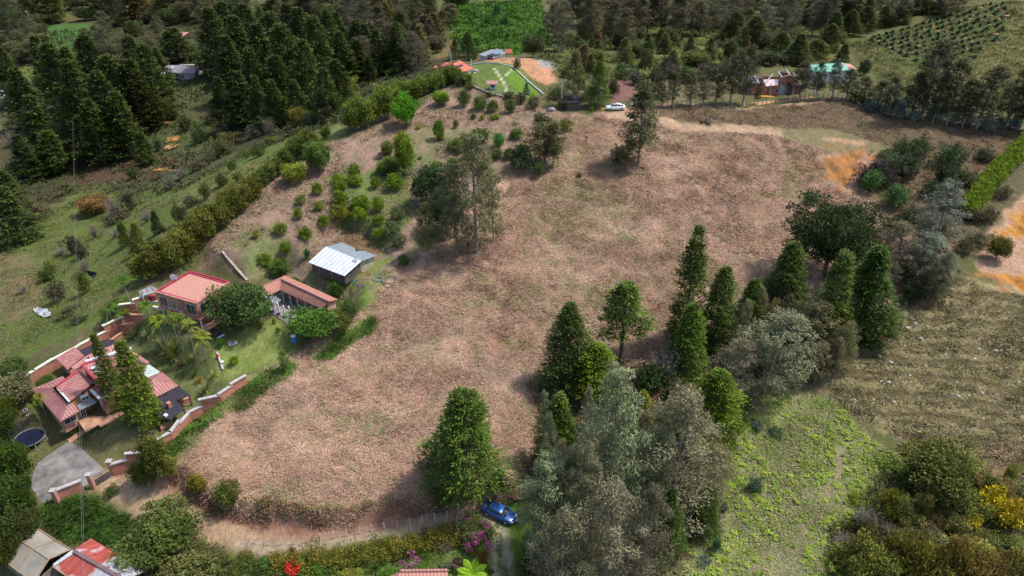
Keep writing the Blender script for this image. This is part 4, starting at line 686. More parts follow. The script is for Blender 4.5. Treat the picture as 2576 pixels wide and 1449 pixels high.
# bottom right thicket
br = [(2240,1190,1140,60,(.08,.12,.02)),(2300,1170,1110,80,(.085,.10,.025)),(2420,1200,1120,90,(.09,.10,.025)),(2360,1180,1095,90,(.085,.10,.022)),(2480,1240,1180,60,(.08,.10,.03)),(2440,1300,1215,110,(.08,.095,.025)),(2250,1290,1225,44,(.12,.13,.02)),(2150,1270,1235,34,(.13,.16,.02)),(2235,1305,1255,40,(.17,.16,.02)),(2330,1330,1280,60,(.11,.11,.04)),(2400,1350,1290,50,(.11,.12,.04)),(2300,1290,1250,40,(.07,.11,.03)),(2510,1310,1220,80,(.28,.24,.015)),(2550,1330,1250,60,(.25,.21,.015)),(2440,1330,1280,44,(.26,.23,.015)),(2350,1390,1330,60,(.11,.12,.04)),(2280,1370,1320,50,(.11,.12,.045)),(2270,1440,1350,70,(.12,.11,.02)),(2310,1470,1350,80,(.11,.10,.02)),(2360,1480,1370,80,(.09,.095,.02)),(2410,1480,1370,70,(.10,.085,.02)),(2460,1490,1380,80,(.11,.085,.025)),(2520,1500,1390,80,(.09,.08,.025)),(2570,1500,1400,80,(.07,.08,.02)),(2120,1440,1370,70,(.10,.13,.025)),(2150,1500,1400,80,(.10,.12,.025)),(2560,1240,1200,50,(.06,.08,.03)),(2240,1400,1360,50,(.10,.11,.05)),(2480,1370,1330,50,(.09,.10,.03)),(2540,1390,1340,50,(.10,.12,.03))]
br = [(p[0], p[1], p[2], p[3] * (1 if p[3] > 105 else 1.2), tuple(x * 1.3 for x in p[4]), 'bro' if p[3] > 105 else 'shr') for p in br]
cluster('bro', br, 'bushy thicket shrub', 'of the lower right corner', 'thicket in the lower right corner', rows=4, jit=.12, cat='shrub', name='thicket_shrub')
# saplings on the fern slope
sp_ = [(1905,1085,1055,28,(.10,.15,.12)),(1950,1100,1070,40,(.07,.12,.07)),(1900,1240,1195,44,(.08,.13,.09)),(1800,1390,1350,34,(.06,.12,.07)),(1770,1420,1395,40,(.09,.13,.10)),(1820,1290,1262,24,(.09,.13,.09))]
cluster('shr', sp_, 'blue-green sapling', 'of the fern slope', 'blue-green saplings on the fern slope', rows=1)
# garden: palms and spiky plants
pm = [(325,755,700,66,(.06,.12,.02)),(300,790,755,50,(.09,.15,.02)),(290,830,765,48,(.07,.13,.02)),(325,835,780,44,(.08,.12,.02)),(375,800,760,50,(.08,.15,.02)),(415,860,795,56,(.15,.19,.02)),(460,880,790,54,(.10,.15,.02)),(490,890,805,50,(.14,.18,.03)),(520,905,835,56,(.16,.19,.03)),(445,850,785,44,(.12,.17,.02)),(480,860,790,40,(.10,.15,.03))]
cluster('plm', pm, 'feathery garden palm', 'below the brick house', 'palms of the garden', rows=2)
pm = [(118,1045,990,36,(.15,.17,.02)),(98,1060,1010,30,(.12,.16,.02))]
cluster('plm', pm, 'yellowing palm', 'beside the red house', 'palms beside the red house', rows=1)
yu = [(338,850,825,38),(370,848,825,34),(405,880,845,50),(425,890,850,54),(435,905,872,40,(.26,.27,.05)),(440,885,858,36,(.20,.22,.03)),(488,905,888,26),(455,925,905,36,(.12,.09,.07)),(490,950,930,26,(.07,.12,.03)),(500,965,945,26,(.3,.2,.05)),(540,950,925,28,(.27,.27,.08)),(520,985,955,44),(508,1000,975,34,(.14,.18,.08)),(655,800,780,32),(648,790,772,24,(.28,.26,.11)),(470,915,900,20,(.2,.2,.05))]
cluster('yuc', yu, 'striped spiky-leaved plant', 'of the sloping garden', 'spiky plants of the sloping garden', (.24,.24,.12), rows=3)
fl = [(648,820,803,10),(655,828,810,11),(690,815,800,9),(700,835,822,11)]
cluster('cit', fl, 'tiny potted yellow-green bush', 'along the patio edge', 'potted bushes along the patio edge', (.14,.15,.02), rows=1)
gd = [(700,1440,1420,46,(.05,.11,.03),'tuf'),(775,1445,1408,50,(.08,.17,.02)),(800,1450,1410,44,(.07,.16,.02)),(845,1430,1400,46,(.10,.17,.02)),(880,1460,1425,50,(.17,.19,.03)),(900,1470,1430,46,(.15,.18,.03)),(945,1440,1418,36,(.07,.14,.03),'tuf'),(975,1450,1425,40,(.08,.17,.02)),(1075,1400,1375,40,(.08,.15,.03)),(1050,1395,1375,36,(.07,.14,.03)),(1000,1420,1405,24,(.12,.11,.06)),(1215,1440,1385,30,(.12,.07,.03)),(1195,1400,1375,30,(.12,.13,.02)),(660,1440,1400,44,(.06,.12,.03)),(620,1420,1380,50,(.08,.10,.02)),(1150,1430,1400,36,(.10,.08,.05)),(1235,1445,1428,20,(.08,.17,.03)),(735,1395,1375,30,(.17,.09,.06),'tuf')]
cluster('shr', gd, 'leafy garden plant', 'of the lower garden', 'plants of the lower garden', rows=3)
tg = [(130,1320,1295,36),(165,1310,1285,36),(200,1300,1270,36),(230,1310,1285,34),(260,1330,1305,36),(180,1340,1315,36),(220,1345,1320,36),(150,1350,1330,30),(250,1355,1330,30),(285,1320,1295,30)]
cluster('tuf', tg, 'lush tall grass clump', 'below the gate', 'grass clumps below the gate', (.05,.10,.02), rows=2)
# ---------------------------------------------------------------- building materials
M_tile = uvribs('orange_roof_tiles', (.44, .17, .11), (.50, .25, .19), .42, .45, dirt=.5)
M_tilep = uvribs('pink_roof_tiles', (.56, .26, .20), (.46, .21, .16), .40, .40, dirt=.4, rib_shade=.7)
M_tiler = uvribs('crimson_roof_tiles', (.33, .115, .105), (.43, .215, .185), .45, .45, dirt=.55, stain=(.27, .10, .10))
M_tilel = uvribs('light_red_roof_tiles', (.42, .165, .145), (.48, .25, .22), .40, .40, dirt=.5)
M_tileo = uvribs('bright_orange_roof', (.58, .15, .08), (.50, .13, .08), .5, .6, dirt=.5)
M_tin = uvribs('bright_corrugated_metal', (.62, .64, .68), (.88, .89, .90), .9, 2.4, rough=.45, metal=.35, dirt=.9, rib_shade=.75)
M_tin2 = uvribs('grey_corrugated_metal', (.26, .30, .33), (.34, .38, .40), .9, 2.4, rough=.5, metal=.3, dirt=.5, rib_shade=.85)
M_rust = uvribs('rusty_red_metal', (.30, .045, .04), (.42, .10, .06), 1.1, 7, rough=.6, dirt=.7, stain=(.46, .42, .44), rib_shade=1.1)
M_rustg = uvribs('faded_grey_metal', (.50, .48, .40), (.36, .36, .42), 1.1, 5, rough=.6, dirt=.8, rib_shade=.9)
M_film = simple('greenhouse_film', (.34, .31, .25), .35, .3, .4, c2=(.22, .20, .17)); M_asb = uvribs('grey_sheet_roof', (.17, .16, .18), (.28, .26, .28), .8, 1.8, dirt=.8)
M_brick = brickmat('red_brick', (.50, .18, .11), (.38, .13, .08), (.42, .24, .17), 1, .6, .25)
M_brickp = brickmat('pale_brick', (.52, .24, .17), (.42, .17, .12), (.48, .3, .22), 1, .6, .25)
M_bricky = brickmat('yellow_brick', (.52, .30, .12), (.34, .17, .07), (.22, .13, .07), 1, .8, .4)
M_crim = simple('crimson_flashing', (.36, .045, .07), .6, .2); M_conc = simple('concrete', (.30, .27, .26), .9, .3, 1.2, .3, c2=(.17, .15, .145)); M_cop = simple('coping_stone', (.42, .39, .38), .85, .25, 2)
M_copw = simple('white_coping', (.62, .62, .50), .8, .15, 2); M_white = simple('white_paint', (.74, .73, .70), .6, .1, 2); M_whit = simple('weathered_white_wall', (.50, .49, .50), .9, .3, 1.2)
M_dark = simple('dark_opening', (.018, .018, .02), .6, .2); M_wood = simple('dark_boards', (.11, .09, .08), .9, .5, 2.5); M_wood2 = simple('timber', (.30, .20, .12), .8, .3, 3)
M_net = simple('dark_shade_cloth', (.035, .03, .04), .9, .3, 1.5); M_peach = simple('peach_render', (.52, .33, .22), .9, .15, .8); M_gutter = simple('pale_gutter', (.55, .58, .60), .5, .15, 2)
M_glass = simple('window_glass', (.03, .04, .045), .08, .3, .7, spec=.8); M_frame = simple('window_frame', (.45, .44, .42), .5, .1); M_sky = simple('skylight_sheet', (.45, .52, .50), .3, .15, 1.5)
M_tile_f = brickmat('terracotta_paving', (.50, .26, .16), (.44, .24, .15), (.30, .18, .12), 1, .9, .9); M_grey = simple('grey_metal', (.20, .20, .21), .5, .2); M_blue = simple('blue_plastic', (.03, .16, .50), .4, .2); M_redp = simple('red_plastic', (.60, .02, .03), .4, .1)
M_green = simple('green_sheet', (.02, .50, .32), .7, .4, 1.2, c2=(.30, .30, .30)); M_tarp = simple('grey_tarp', (.20, .21, .23), .8, .25, .8); M_sack = simple('sackcloth_wall', (.40, .36, .28), .95, .35, 1.2); M_stone = simple('old_stone_wall', (.33, .29, .24), .95, .4, 1.5)

class Bld:
    def __init__(s, name, label, cat, ref, group=None, z=None, head=0.0, off=0.0):
        P = hit(*ref)[0] if z is None else onz(ref[0], ref[1], z); s.z = P[2] + off; s.o = np.array([P[0], P[1], s.z]); s.h = head
        s.c, s.s = math.cos(head), math.sin(head); s.e = ob(name, None, loc=s.o, rotz=head); tag(s.e, label, cat, group)
    def w2l(s, P): x, y = P[0] - s.o[0], P[1] - s.o[1]; return np.array([s.c * x + s.s * y, -s.s * x + s.c * y, P[2] - s.o[2]])
    k = 1.0
    def L(s, u, v, h=0.0): return s.w2l(onz(u, v, s.z + h * s.k))
    def G(s, u, v): return s.w2l(hit(u, v)[0])
    def part(s, name, V, F, mat, parent=None, uv=None, smooth=False):
        me = bpy.data.meshes.new(name); me.from_pydata([tuple(map(float, p)) for p in V], [], [tuple(f) for f in F]); me.materials.append(mat)
        autouv(me, uv); me.update()
        if smooth: me.polygons.foreach_set('use_smooth', [True] * len(me.polygons))
        return ob(name, me, parent or s.e)
    def roof(s, pts, mat, th=.14, name='roof', parent=None, eave=(0, 1), flip=False):
        """pts: (u, v, h) pixel corners at a height above the base -> a slab; ribs run square to the eave edge"""
        P = [s.L(*p) for p in pts]; return s.slab(P, mat, th, name, parent, eave)
    def slab(s, P, mat, th=.14, name='roof', parent=None, eave=(0, 1)):
        P = [np.array(p, float) for p in P]; n_ = len(P); nr = np.zeros(3)
        for i in range(n_): nr += np.cross(P[i], P[(i + 1) % n_])
        if nr[2] < 0: P = P[::-1]; eave = (n_ - 1 - eave[0], n_ - 1 - eave[1])
        V = P + [p - np.array([0, 0, th]) for p in P]; F = [tuple(range(n_)), tuple(range(2 * n_ - 1, n_ - 1, -1))] + [(i, i + n_, (i + 1) % n_ + n_, (i + 1) % n_) for i in range(n_)]
        a = P[eave[1]] - P[eave[0]]; a[2] = 0; a = a / (np.linalg.norm(a) + 1e-9); up = np.array([-a[1], a[0], 0]); return s.part(name, V, F, mat, parent, uv=(a, up))
    def walls(s, pts, mat, inset=.45, name='wall', parent=None, drop=.12, base=-.6):
        P = [s.L(*p) for p in pts]; return s.lwalls(P, mat, inset, name, parent, drop, base)
    def lwalls(s, P, mat, inset=.45, name='wall', parent=None, drop=.25, base=-.6):
        c = sum(P) / len(P); Q = []
        for p in P:
            d = p - c; r = np.linalg.norm(d[:2]) + 1e-9; k = max(0.2, 1 - inset * 1.3 / r); q = c + d * [k, k, 1]; q[2] = c[2] + (p[2] - c[2]) * k - drop; Q.append(q)
        n_ = len(Q); V = Q + [np.array([q[0], q[1], base]) for q in Q]; F = [(i, (i + 1) % n_, (i + 1) % n_ + n_, i + n_) for i in range(n_)]
        return s.part(name, V, F, mat, parent)
    def box(s, name, c, size, mat, parent=None, rot=0.0):
        x, y, z = [q / 2 for q in size]; co, si = math.cos(rot), math.sin(rot)
        V = [(c[0] + co * a * x - si * b_ * y, c[1] + si * a * x + co * b_ * y, c[2] + d * z) for d in (-1, 1) for a, b_ in ((-1, -1), (1, -1), (1, 1), (-1, 1))]
        F = [(3, 2, 1, 0), (4, 5, 6, 7)] + [(i, (i + 1) % 4, (i + 1) % 4 + 4, i + 4) for i in range(4)]; return s.part(name, V, F, mat, parent)
    def cyl(s, name, p0, p1, r0, r1, mat, parent=None, n=10):
        V, F = tube([p0, p1], [r0, r1], n); V = list(V); F = [tuple(f) for f in F] + [tuple(range(n, 2 * n)), tuple(range(n - 1, -1, -1))]; return s.part(name, V, F, mat, parent)
    def bar(s, name, p0, p1, w, h, mat, parent=None):
        p0, p1 = np.array(p0, float), np.array(p1, float); d = p1 - p0; L_ = np.linalg.norm(d); d /= L_; sd = np.cross(d, [0, 0, 1.0])
        sd = sd / np.linalg.norm(sd) if np.linalg.norm(sd) > .05 else np.array([1.0, 0, 0]); up = np.cross(sd, d)
        V = [p + sd * a * w / 2 + up * b_ * h / 2 for p in (p0, p1) for a, b_ in ((-1, -1), (1, -1), (1, 1), (-1, 1))]; F = [(3, 2, 1, 0), (4, 5, 6, 7)] + [(i, (i + 1) % 4, (i + 1) % 4 + 4, i + 4) for i in range(4)]
        return s.part(name, V, F, mat, parent)
    def window(s, p0, p1, z0, z1, parent=None, out=.06, name='window', fr=M_frame, bars=1):
        """window in the vertical plane through local points p0, p1; frame + pane"""
        p0, p1 = np.array(p0[:2], float), np.array(p1[:2], float); d = p1 - p0; L_ = np.linalg.norm(d); d /= L_; nr = np.array([d[1], -d[0]]) * out
        def q(t, z, k=1.0): r = p0 + d * t + nr * k; return (r[0], r[1], z)
        V = []; F = []; w = .09
        rects = [(0, L_, z0, z0 + w), (0, L_, z1 - w, z1), (0, w, z0 + w, z1 - w), (L_ - w, L_, z0 + w, z1 - w)] + [(L_ * (i + 1) / (bars + 1) - .03, L_ * (i + 1) / (bars + 1) + .03, z0 + w, z1 - w) for i in range(bars)]
        for a, b_, c, e in rects:
            k = len(V); V += [q(a, c), q(b_, c), q(b_, e), q(a, e), q(a, c, -.3), q(b_, c, -.3), q(b_, e, -.3), q(a, e, -.3)]; F += [(k, k + 1, k + 2, k + 3)] + [(k + i, k + (i + 1) % 4, k + 4 + (i + 1) % 4, k + 4 + i) for i in range(4)]
        f = s.part(name, V, F, fr, parent); s.part('pane', [q(0.02, z0 + .02, .5), q(L_ - .02, z0 + .02, .5), q(L_ - .02, z1 - .02, .5), q(.02, z1 - .02, .5)], [(0, 1, 2, 3)], M_glass if name != 'door' else M_dark, f); return f
def autouv(me, uv=None):
    l = me.uv_layers.new(name='UVMap')
    for p in me.polygons:
        n_ = p.normal
        if uv is not None and abs(n_.z) > .3: a, b_ = uv
        elif abs(n_.z) > .7: a, b_ = np.array([1, 0, 0]), np.array([0, 1, 0])
        else: a = np.array([-n_.y, n_.x, 0]); a = a / (np.linalg.norm(a) + 1e-9); b_ = np.array([0, 0, 1])
        for li in p.loop_indices: co = np.array(me.vertices[me.loops[li].vertex_index].co); l.data[li].uv = (float(co @ a), float(co @ b_))
def heading(p, q): return math.atan2(q[1] - p[1], q[0] - p[0])
def c3(u, v): return (631.1 + u * .17775, 579.6 + v * .17775)
def c1(u, v): return (51.5 + u * .2, 837.2 + v * .2)
def c2(u, v): return ((500 + u / 4.14) * .644, (980 + v / 4.14) * .644)
def c7(u, v): return (u * .15, 1307.3 + v * .15)
def c6(u, v): return ((1680 + u / 5.152) * .644, (180 + v / 5.152) * .644)
def c5b(u, v): return ((2820 + u / 4.293) * .644, (220 + v / 4.293) * .644)

# ================= two-storey brick house
zb = PADZ[2]; H2 = 5.2
f0 = onz(492.3, 761.8, zb + H2); f1 = onz(575.6, 708.1, zb + H2); f2 = onz(413.8, 719.8, zb + H2)
B = Bld('two_storey_house', 'two-storey brick house with flat pink-tiled roof and crimson parapet edge', 'house', (492.3, 761.8), z=zb + H2, head=heading(f0, f1), off=-H2)
la = B.w2l(f1)[0]; lb = B.w2l(f2)[1]; print('two storey', la, lb)
X0, X1, Y0, Y1 = 0, la, 0, lb
B.lwalls([np.array(p) for p in [(0, 0, 4.9), (la, 0, 5.0), (la, lb, 5.25), (0, lb, 5.1)]], M_brick, 0, 'wall', drop=0, base=2.35)
B.slab([(0.2, .2, 4.95), (la - .2, .2, 4.95), (la - .2, lb - .25, 5.02), (.2, lb - .25, 5.02)], M_tilep, .12, 'roof', eave=(0, 3))
for a, b_, mt, nm in [((0, 0), (la, 0), M_brickp, 'parapet'), ((0, 0), (0, lb), M_brickp, 'parapet'), ((la, 0), (la, lb), M_crim, 'parapet'), ((0, lb), (la, lb), M_crim, 'parapet')]:
    B.bar(nm, (a[0], a[1], 5.07), (b_[0], b_[1], 5.07), .22, .34 if mt is M_crim else .2, mt)
B.bar('flashing', (.32, .3, 5.06), (.32, lb - .2, 5.12), .28, .06, M_crim); B.bar('flashing', (la - .34, .3, 5.06), (la - .34, lb - .2, 5.12), .28, .06, M_crim)
B.box('floor_slab', (la / 2, lb / 2, 2.25), (la + .5, lb + .5, .22), M_brickp)
B.lwalls([np.array(p) for p in [(1.6, 1.6, 2.2), (la, 1.6, 2.2), (la, lb, 2.2), (1.6, lb, 2.2)]], M_brick, 0, 'lower_wall', drop=0, base=-1.5)
B.box('terrace', (la / 2, lb / 2 - .1, -.05), (la + 1.4, lb + 1.2, .3), M_tile_f)
for x, y in ((.15, .15), (.15, lb * .5), (.15, lb - .2), (la * .55, .15)): B.cyl('post', (x, y, -1), (x, y, 2.15), .12, .12, M_white)
B.window((0, lb - .35), (0, lb - 2.0), 2.75, 4.6)
for k in (.70, .575, .45): B.window((0, lb * k + .22), (0, lb * k - .22), 2.8, 4.5, bars=0); B.box('window_sill', (-.12, lb * k, 2.72), (.3, .7, .12), M_cop)
B.window((0, 2.3), (0, .35), 2.7, 4.6); B.window((.45, 0), (la * .36, 0), 2.7, 4.6)
B.window((la * .70, 0), (la * .78, 0), 4.0, 4.45, bars=0); B.window((la * .88, 0), (la * .95, 0), 4.0, 4.45, bars=0)
B.window((3.0, 1.6), (4.2, 1.6), 0, 2.0, name='door'); B.window((1.6, lb * .4), (1.6, lb * .25), .8, 1.9)
# dish on its pole, behind the left corner
D_ = Bld('satellite_dish', 'round white satellite dish at the brick house\'s left corner', 'satellite dish', (437, 702), z=zb, head=0)
D_.cyl('pole', (0, 0, -1), (0, 0, 5.6), .05, .05, M_grey); V = []; F = []
for i in range(6):
    for k in range(20): r = .62 * i / 5; t = 2 * math.pi * k / 20; V.append((r * math.cos(t) * 1, -.55 * .25 * (1 - (i / 5) ** 2) * -1 - .15, 5.7 + r * math.sin(t)))
for i in range(5):
    for k in range(20): F.append((i * 20 + k, i * 20 + (k + 1) % 20, (i + 1) * 20 + (k + 1) % 20, (i + 1) * 20 + k))
D_.part('dish', V, F, M_white, smooth=True); D_.bar('arm', (0, -.15, 5.2), (0, -.75, 5.65), .04, .04, M_grey)
D_.e.location.x = onz(437, 697, zb + 5.7)[0]; D_.e.location.y = onz(437, 697, zb + 5.7)[1] + .1
# kiosk left of it
K = Bld('garden_kiosk', 'small open kiosk with dark lean-to roof and red counter', 'kiosk', (375, 775))
K.roof([(*c2(235, 722), 2.3), (*c2(525, 630), 2.3), (*c2(370, 565), 2.8), (*c2(175, 650), 2.8)], M_asb, .1); K.bar('edge_trim', K.L(*c2(235, 722), 2.28), K.L(*c2(525, 630), 2.28), .12, .12, M_gutter)
for q in [(235, 722), (525, 630), (370, 565), (175, 650)]: p = K.L(*c2(*q), 2.3); K.cyl('post', (p[0], p[1], -.6), (p[0], p[1], 2.3), .06, .06, M_white)
a, b_ = K.L(*c2(240, 820), .3), K.L(*c2(460, 770), .3); K.bar('counter', a + [0, 0, .3], b_ + [0, 0, .3], .5, .9, M_crim); K.bar('step', K.L(*c2(320, 860)), K.L(*c2(485, 815)), .4, .3, M_cop); K.bar('step', K.L(*c2(260, 830)), K.L(*c2(460, 775)), .4, .5, M_cop)
# ================= long tiled house with patio
zb = PADZ[3]; p0 = onz(*c3(1005, 1110), zb + 2.5); p1 = onz(*c3(410, 840), zb + 2.5)
B = Bld('tiled_long_house', 'long low house with orange clay-tile gable roof and open front gallery', 'house', c3(1005, 1110), z=zb + 2.5, head=heading(p1, p0), off=-2.5)
Fe, Kk = (*c3(1005, 1110), 2.5), (*c3(410, 840), 2.5); R0, R1 = (*c3(432, 690), 3.6), (*c3(1103, 1005), 3.6); Ee, Aa = (*c3(1230, 975), 2.7), (*c3(480, 635), 2.7)
W1, W2 = (*c3(182, 795), 3.4), (*c3(255, 922), 2.5)
B.roof([Kk, Fe, R1, R0], M_tile, .14, 'front_roof', eave=(0, 1)); B.roof([Ee, Aa, R0, R1], M_tile, .14, 'back_roof', eave=(0, 1)); B.roof([W2, Kk, R0, W1], M_tile, .14, 'wing_roof', eave=(0, 1)); B.roof([Aa, (*c3(175, 772), 2.9), W1, R0], M_tile, .14, 'wing_back_roof', eave=(0, 1))
B.bar('ridge_tiles', B.L(*R0) + [0, 0, .08], B.L(*R1) + [0, 0, .08], .3, .16, M_tilel)
lFe, lK, lR0, lR1, lE, lA = [B.L(*q) for q in (Fe, Kk, R0, R1, Ee, Aa)]
back = lA - lK; back[2] = 0; bl_ = np.linalg.norm(back); bu = back / bl_; g1 = lFe + bu * 1.9 + (lK - lFe) / np.linalg.norm(lK - lFe) * .5; g0 = lK + bu * 1.9; e1 = lE - bu * .4 + (lK - lFe) / np.linalg.norm(lK - lFe) * .5; a1 = lA - bu * .4
for q in (g1, g0, e1, a1): q[2] = 2.75
r1_ = lR1 + (lR0 - lR1) / np.linalg.norm(lR1 - lR0) * .5
V = [g0, g1, r1_ - [0, 0, .15], e1, a1] + [q * [1, 1, 0] - [0, 0, .6] for q in (g0, g1, r1_, e1, a1)]; V[0] = g0; 
B.part('wall', V, [(0, 1, 6, 5), (1, 2, 7, 6), (2, 3, 8, 7), (3, 4, 9, 8), (4, 0, 5, 9)], M_peach)
dx = (g1 - g0) * [1, 1, 0]; dL = np.linalg.norm(dx); dx = dx / dL
V = [g0 - bu * .05, g1 - bu * .05]; V = [V[0] * [1, 1, 0], V[1] * [1, 1, 0], V[1], V[0]]; B.part('front_wall_facing', V, [(0, 1, 2, 3)], M_brickp)
for t0, t1, nm in ((.02, .08, 'door'), (.2, .27, 'door'), (.34, .40, 'window'), (.64, .70, 'door'), (.75, .83, 'window')):
    a, b_ = g0 + dx * dL * t0 - bu * .07, g0 + dx * dL * t1 - bu * .07; B.window(a, b_, 0 if nm == 'door' else .9, 2.1, name=nm)
for k in range(6): p = lK + (lFe - lK) * (k + .2) / 5.6 + bu * .4; B.cyl('post', (p[0], p[1], 0), (p[0], p[1], 2.45), .08, .08, M_white)
pp = [B.L(*c3(*q), 0) for q in ((190, 1115), (520, 1325), (900, 1180), (1150, 1040), (500, 850), (250, 960))]; B.slab([p + [0, 0, .14] for p in pp], M_conc, .5, 'patio')
B.part('awning', [B.L(*c3(250, 960), 2.2), B.L(*c3(350, 1040), 2.0), B.L(*c3(435, 985), 2.3), B.L(*c3(300, 905), 2.4)], [(0, 1, 2, 3)], M_tarp)
for i, q in enumerate([(250, 1110), (330, 1155), (405, 1182), (485, 1215), (560, 1218)]):
    p = B.L(*c3(*q), .1); P_ = Bld('white_post', ['white post nearest the dark tree on the patio', 'second white patio post from the dark tree', 'middle white post of the five on the patio', 'fourth white patio post from the dark tree', 'shortest white post at the right of the patio'][i], 'post', c3(*q), z=zb + .1, group='white posts on the patio')
    P_.cyl('shaft', (0, 0, -.3), (0, 0, 2.35 - .12 * i), .13, .13, M_white, n=12); P_.cyl('base', (0, 0, 0), (0, 0, .12), .22, .2, M_conc)
for i, (q, lab) in enumerate([((310, 1168), 'dark blue pot between the first posts on the patio'), ((398, 1196), 'black pot at the foot of the middle patio post'), ((478, 1236), 'black pot at the foot of the fourth patio post'), ((595, 1160), 'dark bowl pot right of the short patio post'), ((640, 1150), 'pale pot nearest the round tree on the patio')]):
    P_ = Bld('plant_pot', lab, 'pot', c3(*q), z=zb + .14, group='pots on the patio'); mt = (M_blue, M_dark, M_dark, M_grey, M_white)[i]; P_.cyl('pot', (0, 0, 0), (0, 0, .4), .17, .27, mt); P_.cyl('soil', (0, 0, .36), (0, 0, .41), .22, .22, M_wood)
# ================= tin shed
zb = PADZ[0]
B = Bld('tin_shed', 'dark board shed with shining corrugated metal gable roof', 'shed', c3(1300, 745), z=zb, head=heading(onz(*c3(1325, 645), zb + 2.3), onz(*c3(1785, 350), zb + 2.3)))
B.k = .82; rf = [(*c3(815, 452), 1.8), (*c3(1325, 645), 1.8), (*c3(1565, 432), 2.9), (*c3(1060, 225), 2.9)]; rb = [(*c3(1060, 225), 2.9), (*c3(1565, 432), 2.9), (*c3(1785, 350), 2.2), (*c3(1592, 282), 2.2), (*c3(1485, 290), 2.4), (*c3(1470, 245), 2.25), (*c3(1287, 165), 2.2)]
B.roof(rf, M_tin, .05, 'front_roof', eave=(0, 1)); rbp = [B.L(*q) - [0, 0, .06] for q in rb]; B.slab(rbp, M_tin2, .05, 'back_roof', eave=(0, 1))
P_ = [B.L(*q) for q in (rf[0], rf[1], rf[2], rb[2], rb[6], rb[0])]; c = sum(P_) / 6; Q = [c + (p - c) * [.9, .9, 1] for p in P_]; n_ = 6; V = [q - [0, 0, .12] for q in Q] + [np.array([q[0], q[1], -.5]) for q in Q]
B.part('board_wall', V, [(0, 1, 7, 6), (1, 2, 8, 7), (5, 0, 6, 11)], M_wood); B.part('sackcloth_wall', V, [(2, 3, 9, 8), (3, 4, 10, 9), (4, 5, 11, 10)], M_sack)
for t in (.0, .2, .4, .6, .8, 1.0): p = Q[0] + (Q[1] - Q[0]) * t; B.bar('board_post', (p[0], p[1], -.4), (p[0], p[1], 1.35), .12, .12, M_wood2 if t in (.2, .6) else M_wood)
q1 = B.L(*c3(1490, 425), 2.75); B.slab([q1 + [-.6, -.5, 0], q1 + [.9, -.4, .02], q1 + [.8, .4, .2], q1 + [-.6, .3, .2]], M_tin2, .03, 'loose_sheet')
# ================= red house complex
zb = PADZ[1]
B = Bld('red_tiled_house', 'big rambling house with crimson clay-tile roofs and yellow brick front', 'house', c1(600, 1250), z=zb, head=heading(onz(*c1(500, 1115), zb), onz(*c1(1010, 820), zb)))
B.k = .82
def rr(pts, mt, hs, nm='roof', wall=None, eave=(0, 1), inset=.4):
    if not isinstance(hs, (list, tuple)): hs = [hs] * len(pts)
    q = [(*c1(*p), h) for p, h in zip(pts, hs)]; r = B.roof(q, mt, .14, nm, eave=eave)
    if wall: B.walls(q, wall, inset, 'wall')
    return r
rr([(150, 705), (500, 1115), (595, 890), (400, 688)], M_tiler, [2.7, 2.7, 3.7, 3.7], 'left_roof'); rr([(150, 705), (530, 545), (570, 590), (400, 688)], M_tiler, [2.7, 2.7, 3.2, 3.7], 'left_back_roof'); rr([(500, 1115), (735, 985), (652, 880), (595, 890)], M_tilel, [2.7, 2.7, 3.8, 3.7], 'porch_roof')
B.walls([(*c1(150, 705), 2.75), (*c1(500, 1115), 2.75), (*c1(735, 985), 2.75), (*c1(530, 545), 2.75)], M_brickp, .8)
rr([(620, 860), (925, 620), (740, 470), (440, 675)], M_tiler, [4.2, 4.2, 4.6, 4.6], 'main_roof', M_bricky, (0, 1), .35); B.bar('flashing', B.L(*c1(440, 675), 4.68), B.L(*c1(740, 470), 4.68), .35, .14, M_crim); B.bar('gutter', B.L(*c1(465, 695), 4.4), B.L(*c1(615, 868), 4.2), .25, .16, M_gutter)
rr([(945, 580), (1125, 540), (1110, 300), (770, 400)], M_tilel, [5.6, 5.6, 5.9, 5.9], 'tower_roof', M_brick, (0, 1), .1); B.bar('flashing', B.L(*c1(770, 400), 5.98), B.L(*c1(945, 580), 5.68), .35, .14, M_crim); B.bar('flashing', B.L(*c1(770, 400), 5.98), B.L(*c1(1110, 300), 5.98), .35, .14, M_crim)
rr([(1125, 540), (1560, 400), (1340, 232), (1110, 300)], M_tiler, [4.9, 4.6, 5.2, 5.4], 'right_roof', M_brickp, (0, 1), .2); B.bar('white_gutter', B.L(*c1(820, 365), 6.0), B.L(*c1(1395, 200), 5.6), .5, .35, M_gutter); B.bar('parapet', B.L(*c1(1340, 228), 5.3), B.L(*c1(1545, 395), 4.8), .3, .3, M_wood); B.bar('parapet', B.L(*c1(1360, 225), 5.2), B.L(*c1(1600, 385), 4.7), .5, .25, M_tilel)
rr([(890, 335), (1370, 195), (1240, 118), (840, 282)], M_tilel, [4.1, 4.1, 4.5, 4.5], 'back_roof', M_brickp, (0, 1)); rr([(680, 465), (890, 335), (840, 282), (640, 430)], M_tilel, [3.6, 3.7, 4.1, 4.0], 'back_left_roof', M_brickp)
rr([(590, 462), (800, 285), (680, 175), (445, 320)], M_tiler, [2.7, 2.9, 3.3, 3.1], 'annex_roof', M_brickp, (0, 1)); rr([(800, 285), (1150, 200), (1235, 105), (1080, 75), (735, 222)], M_net, [2.6, 2.6, 2.9, 2.9, 2.8], 'shade_roof')
